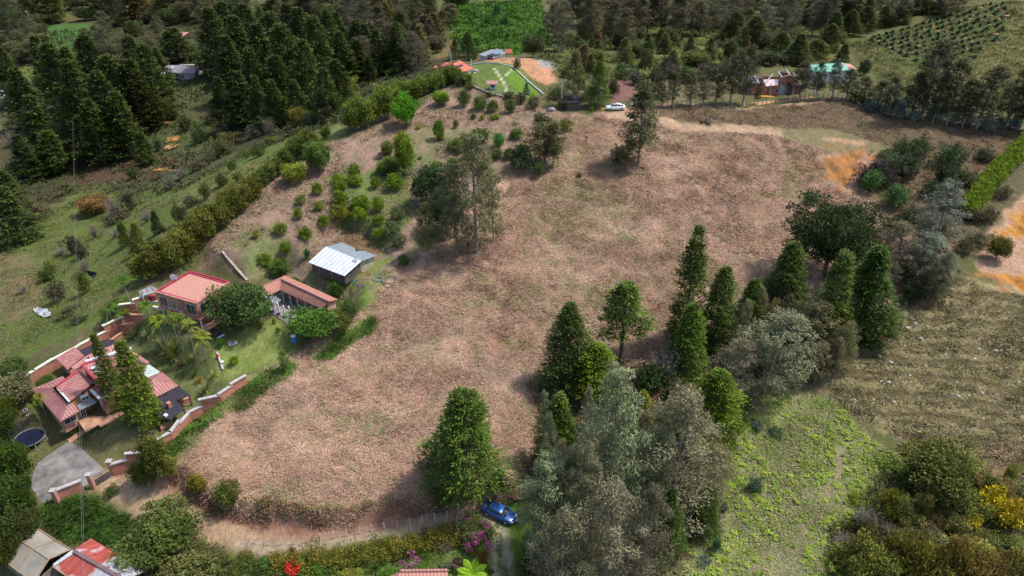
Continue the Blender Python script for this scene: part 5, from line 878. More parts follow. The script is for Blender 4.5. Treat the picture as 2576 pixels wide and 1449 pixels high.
rr([(1000, 822), (1165, 735), (1095, 585), (910, 710)], M_tiler, [3.9, 3.9, 4.4, 4.4], 'bay_roof', M_brickp, (0, 1), .15); B.bar('flashing', B.L(*c1(905, 708), 4.5), B.L(*c1(1095, 583), 4.5), .35, .14, M_crim); B.bar('gutter', B.L(*c1(885, 715), 4.3), B.L(*c1(990, 825), 3.9), .35, .25, M_gutter); B.bar('gutter', B.L(*c1(1000, 825), 3.8), B.L(*c1(1170, 740), 3.8), .2, .16, M_gutter)
rr([(1600, 560), (1755, 492), (1620, 398), (1470, 468)], M_sky, [3.0, 3.0, 3.2, 3.2], 'skylight_roof', M_brick, (0, 1), .2)
ap = (1650, 592); 
for tri, nm in (([(1590, 572), (1780, 490), ap], 'hip_back_roof'), ([(1780, 490), (1985, 665), ap], 'hip_right_roof'), ([(1985, 665), (1710, 805), ap], 'hip_front_roof'), ([(1710, 805), (1470, 700), (1500, 600), ap], 'hip_left_roof')):
    hs = [2.8] * (len(tri) - 1) + [3.9]; rr(tri, M_tiler if 'right' in nm or 'back' in nm else M_tilel, hs, nm)
B.walls([(*c1(1500, 620), 2.8), (*c1(1710, 800), 2.8), (*c1(1980, 665), 2.8), (*c1(1780, 495), 2.8)], M_brickp, .5); rr([(1130, 560), (1500, 470), (1510, 600), (1600, 700), (1400, 800), (1180, 740)], M_tiler, [3.8, 3.8, 3.6, 3.2, 3.2, 3.6], 'middle_roof', M_brickp, (0, 1), .5)
rr([(1690, 815), (1990, 668), (2130, 780), (1962, 850), (2052, 955), (1890, 1090), (1720, 1060)], M_net, [2.5, 2.5, 2.4, 2.4, 2.3, 2.3, 2.3], 'flat_dark_roof'); p = B.L(*c1(1880, 940), 2.3); B.box('chimney', (p[0], p[1], 2.3), (.5, .5, 1.0), M_brick); p = B.L(*c1(1830, 1045), 2.35); B.box('roof_vent', (p[0], p[1], 2.05), (.45, .45, .25), M_white)
for q in ((2120, 785), (2050, 950), (1890, 1085), (1725, 1055)): p = B.L(*c1(*q), 2.3); B.bar('post', (p[0], p[1], -.6), (p[0], p[1], 1.85), .18, .18, M_wood)
rr([(1965, 880), (2125, 815), (2090, 790), (1960, 850)], M_tile_f, .9, 'terrace_wall', M_brick, (0, 1), 0); rr([(1760, 1205), (1905, 1130), (1880, 1100), (1750, 1160)], M_tile_f, .7, 'terrace_wall', M_brick, (0, 1), 0)
rr([(745, 972), (960, 868), (905, 815), (705, 908)], M_tarp, [2.5, 2.5, 2.8, 2.8], 'entrance_canopy'); 
for q, h in (((885, 455), 5.85), ((935, 500), 5.8)): a, b_ = B.L(*c1(*q), h), B.L(*c1(q[0] + 110, q[1] - 20), h); B.bar('skylight', a + [0, 0, .12], b_ + [0, 0, .12], .55, .16, M_sky); B.bar('skylight_flap', a + [0, 0, .2] - [0, .4, 0], b_ + [0, 0, .2] - [0, .4, 0], .2, .1, M_white)
def wpx(a, b_, z0, z1, nm='window', out=.1): A_, Bb = B.L(*c1(*a), z0), B.L(*c1(*b_), z0); B.window(A_, Bb, z0 * .82, z1 * .82, name=nm, out=out)
wpx((765, 850), (862, 808), 2.9, 3.7, out=.5); wpx((760, 1058), (826, 1025), .1, 2.2, 'door', .4); wpx((1015, 918), (1160, 850), 1.5, 2.9, out=.4)
wpx((560, 1165), (720, 1085), .9, 2.1, out=.1)
rr([(728, 1110), (870, 1040), (1060, 1055), (1180, 1060), (1010, 1185), (975, 1155), (820, 1248)], M_tile_f, .12, 'terrace'); rr([(1010, 1185), (1300, 1020), (1270, 985), (1000, 1080)], M_tile_f, .10, 'terrace')
ST = Bld('paved_steps', 'terracotta slab steps leading from the terrace to the concrete yard', 'steps', c1(625, 1365))
for k in range(9): t = k / 8.5; c_ = (625 + 185 * t, 1362 - 128 * t); a, b_ = ST.w2l(hit(*c1(c_[0] - 12, c_[1] - 18))[0]), ST.w2l(hit(*c1(c_[0] + 20, c_[1] + 22))[0]); ST.bar('step', a + [0, 0, .08], b_ + [0, 0, .08], .42, .16, M_tile_f)
Y = Bld('concrete_yard', 'stained concrete parking yard inside the brick gate', 'yard', (180, 1180), z=PADZ[4]); Y.slab([Y.L(*q, .06) for q in ((75, 1220), (92, 1165), (170, 1112), (196, 1120), (283, 1200), (215, 1222), (140, 1258), (105, 1266))], simple('stained_concrete', (.30, .28, .26), .9, .3, .45, c2=(.075, .068, .065), detail=12), .3, 'slab'); del Y.e['category'], Y.e['label']; Y.e['kind'] = 'structure'; Y.e.name = 'yard'
# ================= greenhouse and rusty shed, bottom left
B = Bld('plastic_greenhouse', 'greenhouse with sagging beige plastic film roof', 'greenhouse', c7(290, 880), off=-.3)
rg_ = [(320, 335), (530, 485), (820, 662)]; bk_ = [(650, 160), (745, 262), (940, 345), (1190, 500)]; ft = [(0, 640), (290, 880), (560, 1060)]
B.roof([(*c7(320, 335), 3.4), (*c7(530, 485), 3.4), (*c7(940, 345), 2.3), (*c7(650, 160), 2.4)], M_film, .04, 'back_film'); B.roof([(*c7(530, 485), 3.4), (*c7(820, 662), 3.4), (*c7(1190, 500), 2.4), (*c7(940, 345), 2.3)], M_film, .04, 'back_film')
B.roof([(*c7(0, 640), 2.2), (*c7(290, 880), 2.2), (*c7(530, 485), 3.4), (*c7(320, 335), 3.4)], M_film, .04, 'front_film'); B.roof([(*c7(290, 880), 2.2), (*c7(570, 1060), 2.2), (*c7(820, 662), 3.4), (*c7(530, 485), 3.4)], M_film, .04, 'front_film')
for a, b_ in (((320, 335, 3.45), (820, 662, 3.45)), ((530, 485, 3.45), (940, 345, 2.36)), ((530, 485, 3.45), (290, 880, 2.26)), ((820, 662, 3.45), (570, 1060, 2.26)), ((820, 662, 3.45), (1190, 500, 2.45)), ((0, 640, 2.26), (570, 1060, 2.26)), ((320, 335, 3.45), (650, 160, 2.46)), ((650, 160, 2.46), (1190, 500, 2.46))): B.bar('rafter', B.L(*c7(a[0], a[1]), a[2]), B.L(*c7(b_[0], b_[1]), b_[2]), .1, .1, M_wood2)
B.walls([(*c7(0, 640), 2.1), (*c7(570, 1060), 2.1), (*c7(1190, 500), 2.2), (*c7(650, 160), 2.2), (*c7(320, 335), 2.2)], simple('film_side', (.24, .20, .17), .6, .3), .15)
B = Bld('rusty_roofed_shed', 'shed with rusty red and grey metal gable roof', 'shed', c7(1100, 945), off=-.3)
B.roof([(*c7(880, 780), 2.3), (*c7(1400, 1135), 2.3), (*c7(1660, 770), 3.3), (*c7(1240, 530), 3.3)], M_rust, .05, 'front_roof'); B.roof([(*c7(1400, 1135), 2.3), (*c7(1900, 1400), 2.3), (*c7(2100, 1030), 3.3), (*c7(1660, 770), 3.3)], M_rustg, .05, 'grey_front_roof')
B.roof([(*c7(1975, 590), 2.4), (*c7(1525, 310), 2.4), (*c7(1240, 505), 3.35), (*c7(1690, 745), 3.35)], M_rust, .05, 'back_roof'); B.roof([(*c7(2420, 870), 2.4), (*c7(1975, 590), 2.4), (*c7(1690, 745), 3.35), (*c7(2110, 1000), 3.35)], M_rustg, .05, 'grey_back_roof')
B.bar('ridge_cap', B.L(*c7(1235, 520), 3.42), B.L(*c7(2110, 1020), 3.42), .4, .08, simple('dark_ridge', (.16, .10, .10), .7)); B.walls([(*c7(880, 780), 2.2), (*c7(1900, 1400), 2.2), (*c7(2420, 870), 2.3), (*c7(1525, 310), 2.3)], M_wood, .5); B.bar('eave_board', B.L(*c7(880, 785), 2.28), B.L(*c7(1400, 1138), 2.28), .12, .1, M_wood2)
B.part('fallen_sheet', [B.L(*c7(1220, 500), 3.3), B.L(*c7(1240, 560), 3.3), B.L(*c7(900, 790), 2.4), B.L(*c7(890, 740), 2.4)], [(0, 1, 2, 3)], M_gutter)
# ================= tiled roof at the bottom edge
B = Bld('tiled_cottage', 'cottage at the bottom edge, only its salmon tile ridge showing', 'house', (1060, 1520))
B.roof([(1007.5, 1437.3, 4.0), (1125, 1436, 4.0), (1150, 1560, 2.4), (960, 1565, 2.4)], M_tilep, .14, 'front_roof', eave=(0, 1)); B.roof([(1125, 1436, 3.98), (1007.5, 1437.3, 3.98), (1004, 1434, 2.8), (1132, 1434, 2.8)], M_tilep, .1, 'back_roof'); B.roof([(1007.5, 1437, 3.98), (980, 1449, 2.9), (935, 1560, 2.2), (960, 1565, 2.4)], M_tilep, .1, 'side_roof')
B.walls([(1007, 1440, 2.7), (1125, 1440, 2.7), (1150, 1555, 2.3), (970, 1555, 2.3)], M_peach, .6); B.bar('ridge_tiles', B.L(1007.5, 1436, 4.08), B.L(1125, 1434.5, 4.08), .3, .18, M_tilel)
# ================= small houses, generic
def cottage(name, label, cat, ul, vl, ur, vr, depth, he, hr, roofm, wallm, wins=(), over=.4, mono=False, doors=(), group=None, rid=True):
    p, q = hit(ul, vl)[0], hit(ur, vr)[0]; B = Bld(name, label, cat, (ul, vl), group, head=heading(p, q), off=-.1); w = np.linalg.norm((q - p)[:2]); d = depth; o = over
    if mono:
        B.slab([(-o, -o, he), (w + o, -o, he), (w + o, d + o, hr), (-o, d + o, hr)], roofm, .12); P = [np.array(x, float) for x in ((0, 0, he), (w, 0, he), (w, d, hr), (0, d, hr))]; B.lwalls(P, wallm, 0, drop=.1, base=-2)
    else:
        B.slab([(-o, -o, he), (w + o, -o, he), (w + o, d / 2, hr), (-o, d / 2, hr)], roofm, .12, 'front_roof'); B.slab([(w + o, d + o, he), (-o, d + o, he), (-o, d / 2, hr), (w + o, d / 2, hr)], roofm, .12, 'back_roof')
        V = [(0, 0, he), (w, 0, he), (w, d / 2, hr - .14), (w, d, he), (0, d, he), (0, d / 2, hr - .14)]; V = V + [(a, b_, -2) for a, b_, c in V]; B.part('wall', V, [(0, 1, 7, 6), (1, 2, 8, 7), (2, 3, 9, 8), (3, 4, 10, 9), (4, 5, 11, 10), (5, 0, 6, 11)], wallm)
    for t0, t1, z0, z1 in wins: B.window((w * t0, 0), (w * t1, 0), z0, z1)
    for t0, t1 in doors: B.window((w * t0, 0), (w * t1, 0), 0, 2.05, name='door')
    return B, w
B, w = cottage('valley_house', 'low farmhouse with patchy grey sheet roof in the left valley', 'house', 452, 201, 490, 198, 6.5, 2.6, 4.0, M_asb, M_whit, [(.15, .32, .9, 1.9)], doors=[(.02, .12)])
B.slab([(-9.5, 1.5, 2.5), (-.3, .6, 2.5), (-.3, 7.5, 3.4), (-8.3, 7.5, 3.4)], M_asb, .12, 'wing_roof'); B.lwalls([np.array(x, float) for x in ((-9, 1.8, 2.4), (-.4, 1, 2.4), (-.4, 7, 2.4), (-8, 7, 2.4))], M_wood, 0, 'wing_wall', drop=0, base=-2)
B.slab([(-7.4, -.8, 2.3), (-4.4, -.8, 2.3), (-4.4, 1.4, 2.62), (-7.4, 1.4, 2.62)], simple('mint_sheet', (.40, .58, .54), .5, .1), .08, 'mint_sheet'); B.slab([(-7.9, 1.6, 2.66), (-6.4, 1.6, 2.66), (-6.2, 3.2, 2.9), (-7.6, 3.2, 2.9)], simple('pink_sheet', (.62, .08, .17), .6, .1), .05, 'pink_sheet'); B.slab([(-5.6, 3, 2.92), (-4.9, 3, 2.92), (-4.2, 6, 3.3), (-4.9, 6, 3.3)], M_white, .05, 'white_sheet'); B.slab([(-3, 7, 3.5), (4, 7, 3.9), (4, 7.6, 3.9), (-3, 7.6, 3.5)], M_white, .1, 'white_ridge_sheet'); B.slab([(4.6, 2.4, 3.75), (6.6, 2.4, 3.75), (6.6, 3.2, 4.05), (4.6, 3.2, 4.05)], M_tilep, .06, 'tile_patch')
B = Bld('orange_roofed_house', 'white house with bright orange roofs on the knoll', 'house', c6(700, 545))
def r6(pts, hs, nm, mt=M_tileo, wall=M_white):
    q = [(*c6(*p), h) for p, h in zip(pts, hs)]; B.roof(q, mt, .14, nm)
    if wall: B.walls(q, wall, .9, 'wall', base=-1.0)
r6([(560, 560), (880, 445), (690, 345), (500, 415)], [1.7, 1.7, 2.7, 2.7], 'front_roof'); r6([(505, 405), (700, 338), (600, 288), (455, 350)], [3.1, 3.1, 3.5, 3.5], 'upper_roof', M_tileo, M_blue); r6([(215, 410), (430, 385), (425, 328), (300, 325)], [2.6, 2.8, 3.4, 3.2], 'left_roof'); r6([(50, 440), (200, 420), (190, 390), (120, 385)], [2.6, 2.6, 3.0, 3.0], 'far_left_roof')
r6([(880, 545), (970, 515), (930, 490), (850, 490)], [.4] * 4, 'porch', M_cop, None); B.window(B.L(*c6(745, 560)), B.L(*c6(830, 525)), .6, 2.0)
B, w = cottage('white_shed', 'white shed with blue-grey roof behind the orange earth bank', 'shed', 1208, 152, 1242, 150, 5, 1.8, 2.4, M_tin2, M_whit, mono=True); B.box('purple_door', (w * .75, -.1, 1.6), (w * .4, .1, 1.4), simple('maroon_paint', (.20, .03, .07), .6)); B.slab([(w * .5, 1, 2.6), (w + .3, 1, 2.6), (w + .3, 4, 3.3), (w * .5, 4, 3.3)], M_tin2, .1, 'upper_roof')
B, w = cottage('unfinished_brick_house', 'half-built red brick house with open roof beams and orange ground', 'house', 1880, 238, 2012, 236, 7.5, 2.7, 2.9, M_asb, M_brick, [(.52, .60, .9, 1.9), (.72, .80, .9, 1.9)], mono=True, doors=[(.36, .42)])
bpy.data.objects.remove([o for o in B.e.children if o.name.startswith('roof')][0])
B.slab([(w * .32, -.6, 2.5), (w * .55, -.3, 2.8), (w * .62, 3, 3.4), (w * .30, 3, 3.2)], simple('pink_metal_sheet', (.58, .44, .46), .5, .25, 1), .06, 'sheet_roof'); B.lwalls([np.array(x, float) for x in ((w * .62, .1, 4.6), (w * .86, .1, 4.6), (w * .86, 5, 4.6), (w * .62, 5, 4.6))], M_brick, 0, 'upper_wall', drop=0, base=2.6)
for a, b_ in (((.60, 0, 4.7), (.74, 0, 5.3)), ((.74, 0, 5.3), (.88, 0, 4.7)), ((.6, 0, 4.7), (.6, 5, 4.7)), ((.88, 0, 4.7), (.88, 5, 4.7)), ((.74, 0, 5.3), (.74, 5, 5.3)), ((.6, 5, 4.7), (.74, 5, 5.3)), ((.86, 0, 3.2), (1, 0, 3.0)), ((.86, 3, 4.2), (1, 0, 3.0)), ((0, 0, 3), (.3, 0, 3.1)), ((0, 6, 3.3), (.3, 4, 3.3)), ((.16, 0, 3.2), (.16, 6, 3.4)), ((.3, 0, 3.1), (.5, 5, 4.2))): B.bar('beam', (w * a[0], a[1] - .1, a[2]), (w * b_[0], b_[1] - .1, b_[2]), .22, .22, M_cop)
B.slab([(-.3, 0, 3.05), (w * .2, 0, 3.05), (w * .2, 4, 3.5), (-.3, 4, 3.5)], M_asb, .08, 'torn_roof'); B.box('blue_grey_panel', (w * .68, -.08, 1.4), (w * .2, .1, 2.4), simple('blue_grey_render', (.32, .37, .42), .9)); B.slab([(w * .2, -1.8, .25), (w * 1.05, -1.6, .25), (w * 1.05, -.05, .3), (w * .2, -.05, .3)], simple('orange_soil', (.62, .30, .04), .9, .3), .3, 'orange_floor')
for k in (0, .2, .42, .62, .86, 1): B.bar('column', (w * k, -.12, -1), (w * k, -.12, 2.9), .3, .3, M_cop)
B, w = cottage('green_roofed_house', 'long house with torn green sheeting on its roof', 'house', 2045, 205, 2125, 208, 6, 2.6, 3.8, M_green, M_whit, [(.3, .4, 1, 2)]); B.slab([(w + .3, -.3, 2.6), (w + 3.2, .3, 2.4), (w + 3.4, 3.5, 3.1), (w + .3, 3, 3.6)], M_tilep, .1, 'side_roof'); B.box('side_wall', (w + 1.5, 2, 1), (2.6, 3, 2.8), M_whit)
cottage('pale_house', 'pale two-floor house behind trunks at the top edge', 'house', 940, 28, 975, 27, 7, 5.5, 7, M_asb, M_whit, [(.65, .78, 3.6, 4.6), (.35, .47, .9, 1.9)], doors=[(.1, .2)])
cottage('blue_white_house', 'white house with blue upper wall at the top edge', 'house', 1040, 16, 1085, 14, 7, 3.2, 4.4, simple('navy_roof', (.04, .06, .20), .6), M_whit, [(.15, .25, 1, 2)])
cottage('tiled_hut', 'hut with broken pink tiles among the trees of the left wood', 'hut', 438, 102, 462, 99, 4, 2.2, 3, M_tilep, M_wood, mono=True)
B, w = cottage('black_roofed_hut', 'low hut with flat black roof left of the white car', 'hut', 1426, 278, 1460, 277, 4.5, 2.0, 2.3, M_net, M_wood, mono=True); B.cyl('vent_pipe', (w * .6, 2, 2), (w * .6, 2, 3.6), .05, .05, M_gutter)
cottage('tiny_blue_hut', 'tiny white and blue hut at the left picture edge', 'hut', -6, 252, 5, 251, 3, 2.2, 2.8, M_tin, M_whit, mono=True)
B = Bld('tile_pile_kiln', 'small brick barbecue with red tiles on the knoll lawn', 'barbecue', (1240, 222)); B.box('base', (0, 0, .5), (1.6, 1.2, 1.2), M_whit); B.slab([(-1.5, -.9, 1.2), (1.2, -.9, 1.2), (1.2, .8, 1.6), (-1.5, .8, 1.6)], M_tilel, .12, 'tiled_top'); B.box('oven_mouth', (0, -.62, .6), (.7, .06, .5), M_dark)
# ---------------------------------------------------------------- brick walls, gate, fences
def stepwall(label, px, mat, cop, h=1.7, hc=.16, steps_per=1, name='brick_wall'):
    """wall along ground pixels; every run is level and steps down to the next"""
    B = Bld(name, label, 'wall', px[0]); P = [B.G(*p) for p in px]
    for i in range(len(P) - 1):
        a, b_ = P[i], P[i + 1]; top = max(a[2], b_[2]) + h; V = []; d = (b_ - a)[:2]; L_ = np.linalg.norm(d); d = d / L_; n_ = np.array([-d[1], d[0]]) * .13; e = d * .0
        for z in (min(a[2], b_[2]) - .8, top): V += [(*(a[:2] - n_), z), (*(b_[:2] - n_), z), (*(b_[:2] + n_), z), (*(a[:2] + n_), z)]
        B.part('wall_run', V, [(4, 5, 6, 7)] + [(k, (k + 1) % 4, (k + 1) % 4 + 4, k + 4) for k in range(4)], mat); B.bar('coping', (*(a[:2] - d * .15), top + hc / 2), (*(b_[:2] + d * .1), top + hc / 2), .46, hc, cop)
    return B, P
W1 = [(70,985),(100,968),(150,934),(205,902),(255,868),(300,845),(330,825),(352,800)]
stepwall('stepped red brick wall with white coping behind the red house', [(55,985),(96,955),(140,928),(206,893),(272,856),(318,818),(345,785),(378,765)], M_brick, M_copw)
stepwall('stepped red brick wall with grey coping along the dry field', [(405,1128),(435,1108),(458,1085),(482,1062),(512,1042),(557,1015),(587,990),(622,965)], M_brick, M_cop, 1.4)
B, P = stepwall('long brick wall run between the gate and the conical bush', [(288,1196),(330,1180),(372,1162)], M_brick, M_cop, 1.7)
B, P = stepwall('short brick wall run left of the gate with grey coping', [(146,1266),(215,1238)], M_brick, M_cop, 2.0)
stepwall('low red brick garden wall with tiled top beside the garden path', [(282,865),(310,842),(340,820),(362,800)], M_brick, M_tile_f, .5)
for q, lab in (((148, 1268), 'leftmost brick gate pillar at the end of the short wall'), ((236, 1228), 'brick gate pillar left of the timber gate'), ((287, 1194), 'brick gate pillar right of the timber gate')):
    B = Bld('gate_pillar', lab, 'pillar', q, group='brick pillars of the gate'); B.box('shaft', (0, 0, .8), (.5, .5, 3.2), M_brickp); B.box('cap', (0, 0, 2.46), (.68, .68, .13), M_cop)
    V, F = tube([(0, 0, 2.5), (0, 0, 2.7)], [.2, .03], 8); B.part('finial', V, [tuple(f) for f in F], M_cop)
G0 = hit(240, 1226)[0]; G1 = hit(284, 1198)[0]; B = Bld('timber_gate', 'low dark timber gate between the brick pillars', 'gate', (240, 1226), head=heading(G0, G1)); gl = np.linalg.norm((G1 - G0)[:2])
for z in (.35, .75, 1.15): B.bar('rail', (.25, 0, z), (gl - .25, 0, z + (G1 - G0)[2]), .08, .16, M_wood2 if z > 1 else M_wood)
for k in range(9): B.bar('board', (.4 + k * (gl - .8) / 8, .05, .1), (.4 + k * (gl - .8) / 8, .05, 1.2 + (G1 - G0)[2] * k / 8), .35, .06, M_wood)
def fence(label, px, n, h=1.3, r=.06, mat=M_wood, wires=2, name='wire_fence', postname='post', lean=.05, cat='fence', wm=M_grey):
    B = Bld(name, label, cat, px[0]); W = [hit(*p)[0] for p in px]; seg = [np.linalg.norm(W[i + 1] - W[i]) for i in range(len(W) - 1)]; T = sum(seg); pts = []
    for k in range(n):
        s = T * k / (n - 1); i = 0
        while i < len(seg) - 1 and s > seg[i]: s -= seg[i]; i += 1
        p = W[i] + (W[i + 1] - W[i]) * min(1, s / seg[i]); p[2] = float(ground(p[0], p[1])); pts.append(B.w2l(p))
    for p in pts: hh = h * random.uniform(.85, 1.1); B.cyl(postname, p - [0, 0, .3], p + [random.uniform(-lean, lean), random.uniform(-lean, lean), hh], r, r * .85, mat, n=6)
    for w in range(wires):
        z = h * (.9 - .35 * w)
        V, F = tube([p + [0, 0, z] for p in pts], [.012] * len(pts), 3); B.part('wire', V, [tuple(f) for f in F], wm)
    return B
fence('white-topped post fence along the lane above the long hedge', [(645,1368),(700,1372),(770,1366),(860,1350),(950,1334),(1040,1318),(1110,1304),(1155,1292)], 17, 1.1, .05, M_white)
fence('dark post fence along the top of the dry hillside', [(1655,272),(1750,272),(1850,272),(1900,268),(1960,262),(2040,248),(2100,246),(2140,252),(2200,275),(2260,294),(2320,303),(2400,315),(2470,326),(2560,330)], 78, 1.5, .07, M_wood)
fence('old post fence along the gully above the fern slope', [(2050,1000),(2105,1015),(2150,1040),(2205,1065),(2260,1090),(2310,1110)], 8, 1.3, .05, M_wood, 1)
fence('fence of thin posts on the left ridge below the hedge trees', [(880,335),(940,320),(1000,292),(1060,268),(1110,240),(1145,222)], 34, 1.1, .06, M_wood, 1)
fence('fence around the lawn of the knoll', [(1155,205),(1200,222),(1235,240),(1270,246),(1300,248)], 12, 1.1, .05, M_wood, 2)
fence('post fence around the orange earth bank', [(1187,152),(1215,148),(1245,150),(1280,152),(1320,165),(1345,178)], 8, 1.5, .07, M_cop, 2)
fence('sparse post fence beside the tin shed yard', [(820,760),(850,740),(865,752)], 3, 2.0, .07, M_wood, 0); fence('barbed wire fence on top of the lane bank', [(1000,1272),(1040,1262),(1080,1254),(1120,1246)], 5, 1.3, .06, M_wood, 1)
B = Bld('timber_rail', 'dark timber rail fence beside the tree fern', 'fence', c5 := (1108, 1445)) if False else Bld('timber_rail', 'dark timber rail fence beside the tree fern', 'fence', (1107, 1440))
q0, q1, q2 = [B.G(*p) for p in ((1105, 1437), (1140, 1437), (1165, 1446))]
for a, b_ in ((q0, q1), (q1, q2)):
    for z in (.6, 1.0): B.bar('rail', a + [0, 0, z], b_ + [0, 0, z], .1, .12, M_wood)
for q in (q0, q1, q2): B.bar('post', q - [0, 0, .3], q + [0, 0, 1.2], .14, .14, M_wood)
B = Bld('stone_retaining_wall', 'white-topped low kerb wall down the right side of the knoll lawn', 'wall', (1290, 160)); P = [B.G(*p) for p in ((1190,163),(1220,160),(1255,162),(1288,170),(1305,184),(1330,208),(1368,240))]
for i in range(6): B.bar('kerb_run', P[i] + [0, 0, .1], P[i + 1] + [0, 0, .1], .3, .5, M_cop)
B = Bld('stone_retaining_wall', 'pale stone edging below the knoll, above the orchard', 'wall', (1160, 205)); P = [B.G(*p) for p in ((1155,203),(1180,213),(1200,224),(1235,238),(1270,247),(1300,249))]
for i in range(5): B.bar('stone_run', P[i] + [0, 0, 0], P[i + 1] + [0, 0, 0], .4, .9, M_stone)
B = Bld('stone_drain', 'narrow mossy stone drain running down behind the brick house', 'drain', (560, 632)); P = [B.G(*p) for p in ((560,632),(578,655),(600,680),(622,705))]
for i in range(3): B.bar('drain_run', P[i], P[i + 1], .5, .3, M_stone)
# utility poles
for q, vt, lab, yb in (((1692, 268), 202, 'white utility pole with yellow foot right of the white car', 1), ((2128, 248), 188, 'tall grey utility pole beside the green-roofed house', 0), ((2243, 288), 215, 'grey utility pole among the blue-grey shrubs', 0), ((1412, 272), 205, 'slim utility pole above the black hut', 0), ((1186, 178), 150, 'short white pole at the corner of the orange-roofed house', 0), ((1135, 165), 130, 'white pole behind the orange-roofed house', 0), ((2048, 240), 152, 'thin grey pole in front of the green roof', 0)):
    B = Bld('utility_pole', lab, 'pole', q); Pw = np.array(B.o); d = ray(q[0], vt); h = CZ + Pw[1] / d[1] * d[2] - Pw[2]; B.cyl('shaft', (0, 0, -.5), (0, 0, h), .16, .10, M_gutter, n=8)
    if yb: B.cyl('yellow_band', (0, 0, .3), (0, 0, 1.6), .18, .175, simple('yellow_paint', (.75, .50, .02), .6), n=8)
    if h > 6: B.bar('crossarm', (-.7, 0, h - .4), (.7, 0, h - .4), .09, .09, M_grey)
# wires from the valley down over the red house, high in the air
B = Bld('power_line', 'pair of thin power cables crossing over the left side', 'cable', (183, 560))
for k in (0, 1):
    a = CAMP + ray(176 + k * 2, 30) * 420; b_ = CAMP + ray(208 + k * 5, 1449) * 66; c = CAMP + ray(213 + k * 5, 1900) * 52; pts = []
    for i in range(25): t = i / 24; pts.append(B.w2l(a + (b_ - a) * t))
    pts.append(B.w2l(c)); V, F = tube(pts, [.009] * len(pts), 4); B.part('wire', V, [tuple(f) for f in F], M_grey)
B = Bld('slanting_pole', 'thin dark leaning pole in the field below the round tree', 'pole', (803, 920)); p = onz(790, 865, B.z + 4.2); q = B.w2l(p); B.cyl('shaft', (0, 0, -.3), q, .06, .045, M_wood, n=6)
